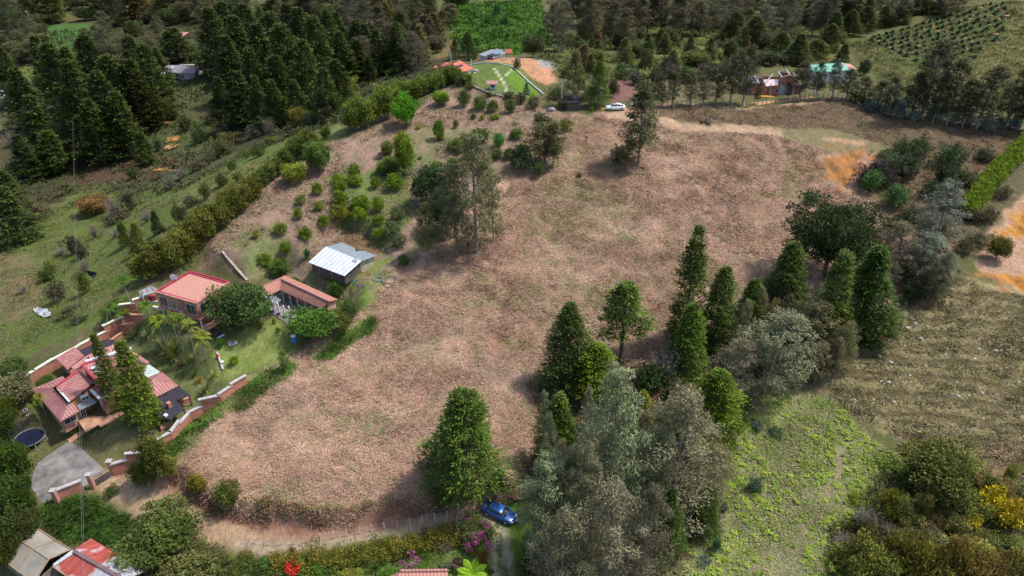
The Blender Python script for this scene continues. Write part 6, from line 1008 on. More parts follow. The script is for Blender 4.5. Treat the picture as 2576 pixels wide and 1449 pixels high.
# ---------------------------------------------------------------- cars
def carmat(name, c, metal, rough): return simple(name, c, rough, .03, 1, metal=metal, spec=.6, coat=.8)
M_bl = carmat('blue_car_paint', (.025, .12, .42), .35, .28); M_wh = carmat('white_car_paint', (.78, .79, .80), .0, .3); M_tyre = simple('tyre', (.02, .02, .02), .8, .2); M_rim = simple('alloy', (.45, .45, .48), .3, .1, metal=.7); M_cg = simple('car_glass', (.012, .016, .02), .05, .1, spec=.9, coat=.5); M_lamp = simple('headlight', (.7, .72, .75), .1, .1, spec=.8); M_red = simple('tail_light', (.45, .01, .01), .2, .1)
def car(label, w0, w1, paint, side):
    """w0 rear, w1 front wheel contact pixels on the visible side; side=+1 when that side is the car's left (+y)"""
    a, b_ = hit(*w0)[0], hit(*w1)[0]; hd = heading(a, b_); mid = (a + b_) / 2; B = Bld('parked_car', label, 'car', w0, head=hd); off = np.array([-math.sin(hd), math.cos(hd), 0]) * (-.78 * side); z = float(max(ground(a[0], a[1]), ground(b_[0], b_[1]))); B.e.location = (mid[0] + off[0], mid[1] + off[1], z + .02)
    pitch_ = math.atan2(b_[2] - a[2], np.linalg.norm((b_ - a)[:2])); B.e.rotation_euler = (0, -pitch_, hd); B.e.location[2] = (a[2] + b_[2]) / 2 + .04
    # body: sections along x; each (x, half width, z bottom, z belt)
    sx = [(-2.22, .62, .42, .78), (-2.16, .78, .30, .93), (-1.9, .86, .22, 1.0), (-1.35, .89, .20, 1.02), (-.6, .90, .19, .98), (.3, .90, .19, .96), (1.0, .89, .20, .92), (1.5, .87, .22, .86), (1.9, .82, .24, .76), (2.14, .72, .30, .66), (2.24, .55, .36, .54)]
    prof = [(-.86, 0), (-1, .18), (-1, .55), (-.95, .88), (-.78, 1.0), (0, 1.035), (.78, 1.0), (.95, .88), (1, .55), (1, .18), (.86, 0)]; V = []; F = []; n_ = len(prof)
    for x, w, z0, z1 in sx: V += [(x, w * p, z0 + (z1 - z0) * q) for p, q in prof]
    for i in range(len(sx) - 1):
        for k in range(n_ - 1): F.append((i * n_ + k, (i + 1) * n_ + k, (i + 1) * n_ + k + 1, i * n_ + k + 1))
        F.append((i * n_ + n_ - 1, (i + 1) * n_ + n_ - 1, (i + 1) * n_, i * n_))
    F += [tuple(range(n_)), tuple(range((len(sx) - 1) * n_ + n_ - 1, (len(sx) - 1) * n_ - 1, -1))]; B.part('body', V, F, paint, smooth=True)
    # cabin glass and roof
    gx = [(-1.72, .70, .97, .99), (-1.25, .70, .98, 1.30), (-.85, .66, .98, 1.40), (0, .66, .96, 1.44), (.45, .68, .94, 1.38), (1.12, .74, .88, .90)]; V = []; F = []
    for x, w, z0, z1 in gx: wt = w - .02 - (z1 - z0) * .22; V += [(x, -w - .07, z0), (x, -wt, z1), (x, -wt * .5, z1 + .02), (x, wt * .5, z1 + .02), (x, wt, z1), (x, w + .07, z0)]
    for i in range(5):
        for k in range(5): F.append((i * 6 + k, (i + 1) * 6 + k, (i + 1) * 6 + k + 1, i * 6 + k + 1))
    B.part('windows', V, F, M_cg, smooth=True); V = []; F = []
    rx = [(-1.28, .56, 1.30), (-1.0, .565, 1.385), (-.5, .57, 1.45), (0, .57, 1.475), (.35, .56, 1.44), (.5, .55, 1.39)]
    for x, w, z in rx: V += [(x, -w - .03, z - .03), (x, -w * .6, z + .02), (x, 0, z + .035), (x, w * .6, z + .02), (x, w + .03, z - .03)]
    for i in range(5):
        for k in range(4): F.append((i * 5 + k, (i + 1) * 5 + k, (i + 1) * 5 + k + 1, i * 5 + k + 1))
    B.part('roof', V, F, paint, smooth=True)
    for s in (-1, 1):
        B.bar('front_pillar', (.46, s * .57, 1.39), (1.12, s * .76, .91), .07, .05, paint); B.bar('middle_pillar', (-.25, s * .79, .97), (-.28, s * .60, 1.43), .08, .04, paint); B.bar('rear_pillar', (-1.26, s * .57, 1.31), (-1.78, s * .72, 1.0), .12, .06, paint)
        B.box('mirror', (.80, s * .98, .98), (.16, .2, .13), paint); B.bar('headlight', (1.95, s * .72, .68), (2.17, s * .48, .60), .20, .14, M_lamp); B.bar('tail_light', (-2.12, s * .72, .84), (-2.2, s * .45, .84), .1, .14, M_red)
        B.bar('door_line', (-.2, s * .905, .3), (-.25, s * .905, .95), .015, .012, M_tyre); B.bar('door_handle', (-.05, s * .91, .80), (.13, s * .91, .80), .03, .03, paint)
        for x in (-1.32, 1.32): w_ = B.cyl('wheel', (x, s * .70, .31), (x, s * .905, .31), .325, .315, M_tyre, n=20); B.cyl('rim', (x, s * .88, .31), (x, s * .925, .31), .21, .19, M_rim, w_, n=14)
    B.bar('grille', (2.18, -.35, .52), (2.18, .35, .52), .12, .12, M_tyre); B.bar('number_plate', (2.27, -.22, .42), (2.27, .22, .42), .03, .11, M_white); B.bar('rear_plate', (-2.24, -.22, .62), (-2.24, .22, .62), .03, .11, M_white)
    return B
car('glossy blue hatchback parked at the bend of the lane', (1229.4, 1299.5), (1266.7, 1317), M_bl, -1)
B = car('white sedan with dark sunroof parked at the top of the field', (1563, 278.6), (1535.4, 279), M_wh, 1); B.box('sunroof', (.05, 0, 1.50), (.5, .6, .02), M_cg)
# ---------------------------------------------------------------- people
def skin(name, pts, edges, rad, mat, parent, sub=1, smooth=True):
    me = bpy.data.meshes.new(name); me.from_pydata(pts, edges, []); me.materials.append(mat); o = ob(name, me, parent); sk = o.modifiers.new('skin', 'SKIN'); sk.use_smooth_shade = True
    for i, r in enumerate(rad): v = me.skin_vertices[0].data[i]; v.radius = (r, r) if not isinstance(r, tuple) else r; v.use_root = (i == 0)
    ss = o.modifiers.new('sub', 'SUBSURF'); ss.levels = sub; ss.render_levels = sub; return o
M_skin = simple('skin', (.36, .20, .13), .6, .1); M_hair = simple('hair', (.02, .013, .01), .7, .2); M_black = simple('black_cloth', (.018, .018, .02), .9, .3); M_shoe = simple('pale_shoes', (.72, .68, .55), .7, .1)
def person(label, q, face, shirt, legs=M_black, arms='down', lean=0.0, hood=False, bag=False, shoes=M_shoe, seated=False, cap=None):
    B = Bld('person', label, 'person', q, head=face); e = B.e; hz = .95 if not seated else .45; ly = .10
    J = dict(pel=(0, 0, hz), waist=(lean * .3, 0, hz + .17), chest=(lean * .7, 0, hz + .38), neck=(lean, 0, hz + .53), head=(lean + .02, 0, hz + .70), top=(lean + .02, 0, hz + .80))
    names = ['pel', 'waist', 'chest', 'neck', 'head', 'top']; P = [J[k] for k in names]; E = [(i, i + 1) for i in range(5)]; Rd = [(.15, .11), (.13, .10), (.17, .11), .055, (.085, .10), .05]
    arm = []
    for s in (-1, 1):
        sh = (lean * .8, s * .19, hz + .46); el = (lean * .8 + (.05 if arms == 'down' else .12), s * .25, hz + .2); wr = (lean + (.10 if arms == 'down' else .30), s * (.24 if arms == 'down' else .10), hz + (-.03 if arms == 'down' else .24)); ha = (wr[0] + .05, wr[1], wr[2] - (.07 if arms == 'down' else -.01)); arm.append((sh, el, wr, ha))
        k = len(P); P += [sh, el, wr, ha]; E += [(2, k), (k, k + 1), (k + 1, k + 2), (k + 2, k + 3)]; Rd += [.06, .042, .03, .035]
    leg = []
    for s in (-1, 1):
        if seated: hp, kn, an, to = (0, s * .1, hz), (.42, s * .13, hz + .03), (.45, s * .13, .09), (.6, s * .13, .05)
        else: hp, kn, an, to = (0, s * ly, hz - .06), (.04 + .03 * s, s * (ly + .01), .50), (-.02 + .05 * s, s * (ly + .03), .09), (.13 + .05 * s, s * (ly + .05), .04)
        leg.append((hp, kn, an, to)); k = len(P); P += [hp, kn, an, to]; E += [(0, k), (k, k + 1), (k + 1, k + 2), (k + 2, k + 3)]; Rd += [.085, .058, .04, .035]
    for s in range(2):      # fingers and thumb
        h_ = arm[s][3]; base = [i for i, p in enumerate(P) if p == h_][0]
        for f in range(5): k = len(P); P.append((h_[0] + .05 - .01 * abs(f - 2), h_[1] + (f - 2) * .018, h_[2] - .05 + .02 * (f == 0))); E.append((base, k)); Rd.append(.009)
    body = skin('body', P, E, Rd, M_skin, e, 2)
    T = [J['pel'], J['waist'], J['chest'], (J['neck'][0], 0, J['neck'][2] - .03)]; Et = [(0, 1), (1, 2), (2, 3)]; Rt = [(.17, .135), (.155, .125), (.19, .135), .07]
    for a in arm: k = len(T); T += [a[0], a[1], tuple(np.array(a[1]) * .15 + np.array(a[2]) * .85)]; Et += [(2, k), (k, k + 1), (k + 1, k + 2)]; Rt += [.078, .058, .045]
    skin('shirt', T, Et, Rt, shirt, e, 2); L_ = [(0, 0, hz - .02)]; El = []; Rl = [(.165, .13)]
    for a in leg: k = len(L_); L_ += [a[0], a[1], (a[2][0], a[2][1], a[2][2] + .03)]; El += [(0, k), (k, k + 1), (k + 1, k + 2)]; Rl += [.10, .075, .055]
    skin('trousers', L_, El, Rl, legs, e, 2)
    for a in leg: B.bar('shoe', (a[2][0] - .08, a[2][1], .05), (a[3][0] + .03, a[3][1], .045), .10, .09, shoes)
    hx, _, hz_ = J['head']; V = []; F = []
    for i in range(7):
        for k in range(12): t = math.pi * .62 * i / 6; p_ = 2 * math.pi * k / 12; V.append((hx - .015 + .118 * math.sin(t) * math.cos(p_) * (1.0 if math.cos(p_) < 0 else .82), .10 * math.sin(t) * math.sin(p_), hz_ + .03 + .125 * math.cos(t)))
    for i in range(6):
        for k in range(12): F.append((i * 12 + k, i * 12 + (k + 1) % 12, (i + 1) * 12 + (k + 1) % 12, (i + 1) * 12 + k))
    B.part('hood' if hood else 'cap' if cap else 'hair', V, F, shirt if hood else (cap or M_hair), smooth=True)
    for s in (-1, 1): B.box('eye', (hx + .088, s * .033, hz_ + .02), (.02, .02, .012), M_hair, body)
    B.bar('nose', (hx + .09, 0, hz_ + .02), (hx + .115, 0, hz_ - .02), .025, .025, M_skin, body); B.bar('mouth', (hx + .09, -.025, hz_ - .05), (hx + .09, .025, hz_ - .05), .01, .008, M_crim, body)
    if bag: B.box('bag', (-.05, -.22, hz + .05), (.14, .30, .36), M_white)
    return B
person('person in red hooded top, black trousers and pale shoes under the tall eucalyptus', (1178, 623), 1.2, simple('red_top', (.75, .01, .03), .8, .1), arms='front', hood=True)
person('person in light blue shirt and dark cap right of the one in red', (1193, 622), 2.2, simple('light_blue_shirt', (.30, .38, .55), .8, .1), legs=simple('denim', (.10, .14, .25), .9), arms='front', lean=.12, cap=M_black)
person('person in white and blue shirt at the right edge of the eucalyptus', (1219, 589), -2.4, simple('white_blue_shirt', (.55, .66, .80), .8, .1), legs=simple('dark_purple_trousers', (.05, .04, .10), .9), arms='front', lean=.05)
person('person in pale lilac shirt and black trousers walking alone in the upper field', (1475, 354), -1.5, simple('lilac_shirt', (.66, .52, .68), .8, .1), arms='down')
person('person in blue and white crouching under the trees near the trampoline', (67, 1040), -.8, simple('lavender_shirt', (.38, .38, .50), .8), legs=simple('blue_trousers', (.05, .08, .20), .9), arms='front', lean=.2, seated=True)
# ---------------------------------------------------------------- small things
T = Bld('trampoline', 'round trampoline with dark mat and sagging safety net', 'trampoline', (80, 1112)); rT = 1.9; V = [(0, 0, .85)] + [(rT * .9 * math.cos(2 * math.pi * k / 40), rT * .9 * math.sin(2 * math.pi * k / 40), .86) for k in range(40)]
T.part('mat', V, [(0, k + 1, (k + 1) % 40 + 1) for k in range(40)], simple('navy_mat', (.012, .016, .035), .9, .3, spec=.05)); V, F = tube([(rT * math.cos(2 * math.pi * k / 40), rT * math.sin(2 * math.pi * k / 40), .86) for k in range(41)], [.06] * 41, 6); T.part('rim', V, [tuple(f) for f in F], M_grey)
for k in range(6): a = k * math.pi / 3 + .3; T.cyl('leg', (rT * math.cos(a), rT * math.sin(a), -.2), (rT * math.cos(a), rT * math.sin(a), .85), .035, .035, M_gutter); T.cyl('net_pole', (rT * 1.04 * math.cos(a), rT * 1.04 * math.sin(a), .8), (rT * 1.06 * math.cos(a), rT * 1.06 * math.sin(a), 2.5), .03, .03, M_black)
m, nt, b = newmat('mesh_net'); b.inputs['Base Color'].default_value = (.04, .03, .035, 1); b.inputs['Alpha'].default_value = .55; V = []; F = []
for k in range(25): a = .4 + k * (math.pi * 1.25) / 24; V += [(rT * 1.05 * math.cos(a), rT * 1.05 * math.sin(a), .9), (rT * 1.08 * math.cos(a), rT * 1.08 * math.sin(a), 2.4 - .2 * math.sin(k * .9))]
T.part('net', V, [(2 * k, 2 * k + 2, 2 * k + 3, 2 * k + 1) for k in range(24)], m)
T = Bld('water_tank', 'blue plastic water barrel on a stand under the round tree', 'barrel', (743, 872)); T.cyl('barrel', (0, 0, 1.0), (0, 0, 2.0), .42, .42, M_blue, n=16); T.cyl('lid', (0, 0, 2.0), (0, 0, 2.1), .44, .38, M_white, n=16)
for a, b_ in ((-.3, -.3), (.3, -.3), (.3, .3), (-.3, .3)): T.bar('leg', (a, b_, -.3), (a, b_, 1.0), .08, .08, M_wood)
for q, r, mt, lab in (((908, 712), 1.15, simple('blue_hose', (.04, .10, .22), .5), 'large blue coil of hose beside the tin shed'), ((951, 703), .8, M_grey, 'small grey coil of hose in the shed yard'), ((978, 706), 1.2, simple('slate_hose', (.08, .11, .18), .5), 'dark blue coil of hose at the right end of the yard'), ((968, 692), 1.4, simple('thin_hose', (.12, .13, .12), .6), 'thin loose hose loop behind the other coils')):
    T = Bld('hose_coil', lab, 'hose', q, group='hose coils in the shed yard'); pts = [((r + .07 * math.sin(k * .9)) * math.cos(k * .31), (r + .07 * math.cos(k * 1.3)) * math.sin(k * .31), .08 + .012 * (k / 20)) for k in range(82 if 'thin' not in lab else 22)]
    V, F = tube(pts, [.05] * len(pts), 5); T.part('hose', V, [tuple(f) for f in F], mt)
T = Bld('wooden_beam', 'long grey plank lying on the lawn with two small objects', 'plank', (556, 910)); a, b_ = T.G(547, 888), T.G(562, 932); T.bar('plank', a + [0, 0, .15], b_ + [0, 0, .15], .3, .25, M_cop)
T = Bld('red_toy', 'small bright red object on the grey plank', 'toy', (549, 901), off=.3); T.cyl('body', (0, 0, 0), (0, 0, .35), .22, .14, M_redp); T.cyl('knob', (0, 0, .35), (0, 0, .45), .06, .05, M_redp); T = Bld('white_bowl', 'small white object on the grey plank', 'bowl', (560, 916), off=.28); T.cyl('bowl', (0, 0, 0), (0, 0, .2), .15, .28, M_white, n=14); T.cyl('foot', (0, 0, -.03), (0, 0, .0), .12, .12, M_white)
T = Bld('striped_path', 'dark path with white slabs below the brick house', 'path', (515, 822)); P = [T.G(*p) for p in ((512, 818), (538, 836), (558, 850))]
for i in range(2): T.bar('dark_strip', P[i] + [0, 0, .04], P[i + 1] + [0, 0, .04], 1.3, .1, M_net)
for t in (.1, .4, .92): p = P[0] + (P[2] - P[0]) * t; d = (P[2] - P[0]) / np.linalg.norm(P[2] - P[0]); T.bar('white_slab', p + [0, 0, .10] - d * .25, p + [0, 0, .10] + d * .25, 1.3, .06, M_white)
T = Bld('paving_slab', 'square pale slab with brown stain on the lawn', 'slab', (586, 863)); T.box('slab', (0, 0, .05), (1.3, 1.3, .12), M_cop, rot=.5); T.box('stain_plate', (0, 0, .12), (.5, .4, .02), M_wood, rot=.9)
T = Bld('curved_planter_wall', 'curved white-edged low wall left of the brick house', 'wall', (400, 790)); P = [T.L(*c2(*q), .2) for q in ((410, 915), (500, 935), (600, 935), (700, 925))]
for i in range(3): T.bar('wall_run', P[i], P[i + 1], .35, .6, M_copw)
T = Bld('white_tarp', 'crumpled whitish plastic sheet on the left pasture', 'tarp', (107, 786)); V = []; F = []; a = T.G(90, 778); b_ = T.G(127, 798); d = (b_ - a)[:2]; s_ = np.array([-d[1], d[0]]) / np.linalg.norm(d) * .9
for i in range(13):
    for j in range(6): w_ = math.sin(math.pi * (i + .5) / 13) ** .5 * random.uniform(.7, 1.1); p = a[:2] + d * i / 12 + s_ * (j / 2.5 - 1) * w_; V.append((p[0], p[1], float(ground(p[0] + T.o[0], p[1] + T.o[1])) - T.o[2] + random.uniform(.05, .4)))
F = [(i * 6 + j, (i + 1) * 6 + j, (i + 1) * 6 + j + 1, i * 6 + j + 1) for i in range(12) for j in range(5)]; T.part('sheet', V, F, simple('plastic_sheet', (.48, .48, .48), .4, .2)); T.bar('stick', T.G(66, 780) + [0, 0, .1], T.G(77, 779) + [0, 0, .1], .1, .1, M_cop)
T = Bld('black_netting', 'torn black netting hanging on poles in the left valley', 'netting', (228, 705)); T.part('net', [T.L(218, 680, 2), T.L(242, 685, 2.2), T.L(238, 700, 1), T.L(222, 692, 1.2)], [(0, 1, 2, 3)], M_black); T.part('net', [T.L(236, 690, 1.8), T.L(243, 685, 2), T.L(236, 722, .1), T.L(226, 718, .1)], [(0, 1, 2, 3)], M_black); T.bar('pole', T.L(218, 690, 0), T.L(218, 680, 2), .08, .08, M_wood); T.bar('pole', T.L(242, 700, 0), T.L(242, 685, 2.2), .08, .08, M_wood)
M_fresh = simple('fresh_cut_wood', (.52, .26, .09), .8, .4, 3); M_saw = simple('sawdust', (.48, .27, .12), .95, .3, 2)
def logs(label, u, v, n, L_, mt, spread=1.2, ang=0, name='log_pile'):
    T = Bld(name, label, 'logs', (u, v))
    for i in range(n): a = ang + random.uniform(-.35, .35); c = np.array([random.uniform(-spread, spread), random.uniform(-spread, spread), .15 + random.uniform(0, .45)]); d = np.array([math.cos(a), math.sin(a), random.uniform(-.08, .08)]) * L_ / 2 * random.uniform(.6, 1.1); T.cyl('log', c - d, c + d, .11, .10, mt, n=6)
    return T
logs('stack of orange cut boards among the valley scrub', 408, 430, 14, 3.6, M_fresh); logs('scattered freshly sawn orange planks on the slope', 435, 352, 16, 2.6, M_fresh, 1.6, .9); logs('lower heap of sawn orange wood on the slope', 434, 372, 14, 2.4, M_saw, 1.4, 1.3); logs('small heap of sawn wood below the valley house', 420, 312, 8, 2.0, M_fresh, 1.1, .4); logs('small orange wood chips near the grey bushes', 437, 434, 5, 1.0, M_saw, .8); logs('pinkish board pile on the grass above the blue car', 1292, 1252, 7, 1.7, simple('pink_boards', (.50, .24, .20), .8, .3), .25, -.5)
logs('heap of dead branches below the top fence', 1775, 305, 16, 3.0, M_bark, 1.2, 1.5, 'branch_pile')
T = Bld('drain_grate', 'round brown drain cover on the grass by the blue car', 'drain cover', (1301, 1308)); T.cyl('cover', (0, 0, -.1), (0, 0, .12), .5, .5, M_wood, n=14); T.cyl('ring', (0, 0, .1), (0, 0, .15), .3, .28, M_stone, n=14)
T = Bld('sunken_trough', 'open dark trough with weeds by the blue car', 'trough', (1293, 1296)); T.bar('side', (-.8, -.3, .1), (.9, -.5, .1), .12, .3, M_wood); T.bar('side', (-.8, .3, .1), (.9, .1, .1), .12, .3, M_wood); T.bar('bottom', (-.8, 0, 0), (.9, -.2, 0), .6, .05, M_dark)
T = Bld('white_rope', 'white striped rope stretched from the dark conifer to the fern slope', 'rope', (1755, 1348)); a, b_ = T.G(1716, 1316) + [0, 0, 1.2], T.G(1790, 1372) + [0, 0, .1]; V, F = tube([a, (a + b_) / 2 - [0, 0, .1], b_], [.05] * 3, 5); T.part('rope', V, [tuple(f) for f in F], M_white)
T = Bld('white_sign', 'white board on a post behind the right fence corner', 'sign', (2546, 322)); T.box('board', (0, 0, 1.3), (1.8, .06, 1.1), M_white); T.bar('post', (.8, 0, -.2), (.8, 0, 2.2), .1, .1, M_wood); T.bar('post', (-.8, 0, -.2), (-.8, 0, 1.8), .1, .1, M_wood)
T = Bld('white_sign', 'small white board hanging right of the white car', 'sign', (1590, 272)); T.box('board', (0, 0, 1.2), (1.0, .05, 1.0), M_white, rot=.3); T.bar('post', (0, .1, -.3), (0, .1, 1.8), .08, .08, M_wood)
T = Bld('white_cloth', 'white cloth caught in the twin-trunked eucalyptus', 'cloth', (1596, 352), off=1.0); V = [(-.4, 0, .2), (.3, .1, .4), (.45, 0, -.2), (-.2, -.1, -.45), (0, .2, .1)]; T.part('cloth', V, [(0, 4, 1), (1, 4, 2), (2, 4, 3), (3, 4, 0)], M_white); 
T = Bld('swing_frame', 'small orange-roofed playhouse on the earth bank', 'playhouse', (1279, 150)); [T.bar('post', (a, b_, -.3), (a, b_, 2), .1, .1, M_wood2) for a in (-.7, .7) for b_ in (-.6, .6)]; T.slab([(-1, -.9, 2), (1, -.9, 2), (1, 0, 2.9), (-1, 0, 2.9)], M_tileo, .08); T.slab([(1, .9, 2), (-1, .9, 2), (-1, 0, 2.9), (1, 0, 2.9)], M_tileo, .08)
for q, lab in (((1196, 182), 'pale boulder lying on the knoll lawn near the house'), ((1388, 279), 'white stone on the ground below the black hut')):
    T = Bld('boulder', lab, 'boulder', q); V, F = tube([(-.8, 0, .1), (-.3, .1, .35), (.3, 0, .4), (.8, .1, .15)], [.2, .5, .45, .15], 8); T.part('rock', V, [tuple(f) for f in F], M_cop, smooth=True)
# ---------------------------------------------------------------- long hedges (each one thing)
def hedge(label, path, w, h, col, step=.55, per=34, size=.2, tips=None, name='hedge', top=None):
    B = Bld(name, label, 'hedge', path[0]); W = [hit(*p)[0] for p in path]; rg = np.random.default_rng(hash(label) % 999 if False else len(label)); C = []
    for i in range(len(W) - 1):
        d = W[i + 1] - W[i]; L_ = np.linalg.norm(d); n_ = max(1, int(L_ / step)); s = np.array([-d[1], d[0], 0]) / (L_ + 1e-9)
        for k in range(n_):
            for q in range(max(2, int(w / .5))):
                for z in range(max(1, int(h / .55))):
                    o = rg.uniform(-1, 1); p = W[i] + d * ((k + rg.random()) / n_) + s * o * w * .5; hh = h * (1 - .35 * o * o) * rg.uniform(.25, 1); p = np.array([p[0], p[1], float(ground(p[0], p[1])) + hh]); C.append(B.w2l(p))
    C = np.array(C); Rc = rg.uniform(.3, .55, len(C)); V, c = clumps(rg, C, Rc, per, size, .55, 0, 1, .55, 1.4)
    if tips is not None:
        zt = sst(C[:, 2] - np.array([float(ground(B.o[0] + x * B.c, B.o[1] + y)) for x, y in C[:, :2]]) + B.o[2], h * .55, h * .95); tm = (zt * (rg.random(len(C)) < .5))[np.repeat(np.arange(len(C)), per * 4)][:, None]; c = c * (1 - tm) + c * np.array(tips) * tm
    o = ob(name, npmesh(name, V, quads(V), M_leaf, {'col': c}), None, loc=B.e.location.copy()); o.color = (*[x * 1.5 for x in col], 1); tag(o, label, 'hedge'); bpy.data.objects.remove(B.e); return o
hedge('long clipped hedge with red-tipped leaves below the lane', [(680,1432),(740,1430),(830,1418),(930,1402),(1020,1382),(1100,1364),(1165,1350)], 2.8, 1.6, (.125, .13, .02), .4, 34, .2, tips=(1.35, .85, .8))
hedge('ragged dark green hedge between the rusty shed tree and the long hedge', [(340,1345),(390,1372),(450,1400),(520,1424),(600,1434),(670,1438)], 2.0, 1.1, (.075, .095, .022))
hedge('broken yellow-green hedge on top of the lane bank', [(600,1262),(650,1268),(700,1275),(760,1282),(830,1284),(880,1280),(930,1272),(990,1262),(1050,1248)], 1.0, .7, (.15, .17, .03), 1.0, 26, .18)
hedge('bright yellow-green hedge climbing the right picture edge', [(2425,545),(2445,520),(2470,485),(2500,450),(2535,415),(2576,375),(2620,335)], 3.2, 2.6, (.12, .17, .012), .55, 26, .3)
hedge('thick bougainvillea hedge with magenta flowers beside the lane bend', [(1165,1330),(1185,1345),(1200,1360),(1215,1375)], 3.6, 2.3, (.10, .12, .04), .35, 34, .2)
hedge('dark clipped hedge along the top fence right of the green roof', [(2135,252),(2160,262),(2185,272),(2205,282)], 2, 1.8, (.05, .075, .02), .8, 26, .3)
hedge('green weedy hedge around the tin shed yard', [(735,715),(770,735),(810,755),(840,775),(870,790)], 2.0, 1.2, (.08, .12, .03), .8, 26, .25)
hedge('low weedy hedge behind the long tiled house', [(690,735),(720,705),(760,725)], 1.5, 1.0, (.07, .10, .03), .8, 26, .25)
hedge('yellowish foliage band under the shrubs at the bottom right corner', [(2200,1449),(2280,1420),(2400,1430),(2500,1440),(2576,1449)], 4, 2.2, (.11, .10, .02), .8, 26, .28, tips=(1.6, .9, .6))
# flowers
def flowers(label, spots, col, ht, name='flower_cluster', n=60, rr=.5):
    B = Bld(name, label, 'flowers', spots[0]); rg = np.random.default_rng(len(label)); C = []
    for q in spots: P, t = hit(*q); p = onz(q[0], q[1], P[2] + ht); C.append(B.w2l(p))
    for c_ in C:
        V, c = clumps(rg, np.array([c_]), np.array([rr]), n, .2, .8, 0, .7, .8, 1.3); o = ob('petals', npmesh(name, V, quads(V), M_leaf, {'col': c}), B.e); o.color = (*col, 1)
        V, F = tube([c_ - [0, 0, ht], c_], [.03, .02], 4); ob('stem', npmesh('stem', V, F, M_bark), B.e)
flowers('magenta bougainvillea blossom scattered over the hedge at the lane bend', [(1175,1303),(1205,1345),(1213,1346),(1190,1350),(1225,1320),(1227,1360),(1226,1370),(1231,1377),(1182,1380),(1172,1370),(1200,1365),(1219,1316)], (.50, .03, .32), 2.1, n=20, rr=.36)
flowers('purple-pink blossom on the small bush in the lower garden', [(1033,1390),(1050,1405),(1037,1400),(1012,1415),(1040,1418),(1025,1428)], (.40, .09, .32), 1.2, n=30, rr=.3)
flowers('scarlet-flowered bush at the bottom edge of the garden', [(735,1412),(728,1420),(742,1420),(733,1430),(748,1432),(725,1435),(740,1440),(722,1425),(750,1424),(735,1446)], (.65, .04, .03), 1.0, 'scarlet_bush', 40, .34)
flowers('patch of purple weeds behind the white car', [(1545,228),(1555,235),(1550,222),(1562,230)], (.30, .08, .14), .3, 'purple_weeds', 60, 1.2)
# ---------------------------------------------------------------- young plants in rows, each on a mound of orange soil
PLP = [p for p in [hit(u, v)[0] for u, v in [(2165,100),(2250,72),(2360,42),(2450,15),(2545,5),(2535,75),(2480,130),(2400,190),(2330,175),(2250,140)]]]
M_mound = simple('orange_mound', (.34, .19, .09), .95, .35, 1.5); mv, mf = [], []
for i in range(5):
    for k in range(12): r = 1.25 * (1 - i / 4.0) + .02; t = 2 * math.pi * k / 12; mv.append((r * math.cos(t) * (1 + .1 * math.sin(k * 2.1)), r * math.sin(t) * .9, -.15 + .5 * (i / 4.0) ** .8))
for i in range(4):
    for k in range(12): mf.append((i * 12 + k, i * 12 + (k + 1) % 12, (i + 1) * 12 + (k + 1) % 12, (i + 1) * 12 + k))
mound = bpy.data.meshes.new('mound'); mound.from_pydata(mv, [], mf); mound.materials.append(M_mound)
pl = np.array([p[:2] for p in PLP]); cx, cy = pl.mean(0); dirn = pl[3] - pl[0]; dirn /= np.linalg.norm(dirn); prp = np.array([-dirn[1], dirn[0]]); rows_ = []
for j in range(-11, 12):
    row = []
    for i in range(-17, 18):
        q = np.array([cx, cy]) + dirn * (i * 4.1 + (j % 2) * 2.05) + prp * j * 4.1 + np.array([random.uniform(-.6, .6), random.uniform(-.6, .6)])
        if sdist(np.array([q[0]]), np.array([q[1]]), pl)[0] > .5: row.append(q)
    if row: rows_.append(row)
RN_ = ['lowest', 'second lowest', 'third lowest', 'fourth lowest', 'fifth lowest', 'sixth lowest', 'seventh lowest', 'eighth lowest', 'ninth lowest', 'tenth lowest', 'eleventh lowest', 'twelfth lowest', 'thirteenth lowest', 'fourteenth lowest', 'fifteenth lowest', 'sixteenth lowest', 'seventeenth lowest', 'eighteenth lowest']
RN = RN_ + [f'{w_}-lowest' for w_ in ('nineteenth', 'twentieth', 'twenty-first', 'twenty-second', 'twenty-third', 'twenty-fourth')]; ORD += ['nineteenth from left', 'twentieth from left', 'twenty-first from left', 'twenty-second from left', 'twenty-third from left']
cnt = 0
for r, row in enumerate(rows_):
    for k, q in enumerate(sorted(row, key=lambda p: p[0])):
        e = ob('young_plant', None, loc=(q[0], q[1], float(ground(*q))), rotz=random.uniform(0, 6)); tag(e, f'dark leafy plant on its mound, {ORD[k]} in the {RN[r]} planted row', 'plant', 'young plants in rows on the upper right hill')
        c = ob('leaves', PR['ros'][0]['C'], e, loc=(0, 0, .2)); c.color = (.035, .075, .03, 1); s = random.uniform(1.0, 1.5); c.scale = (s, s, s * 1.1); m_ = ob('mound', mound, e, loc=(.3, -.9, 0)); cnt += 1
print('young plants', cnt, len(rows_), max(map(len, rows_)))
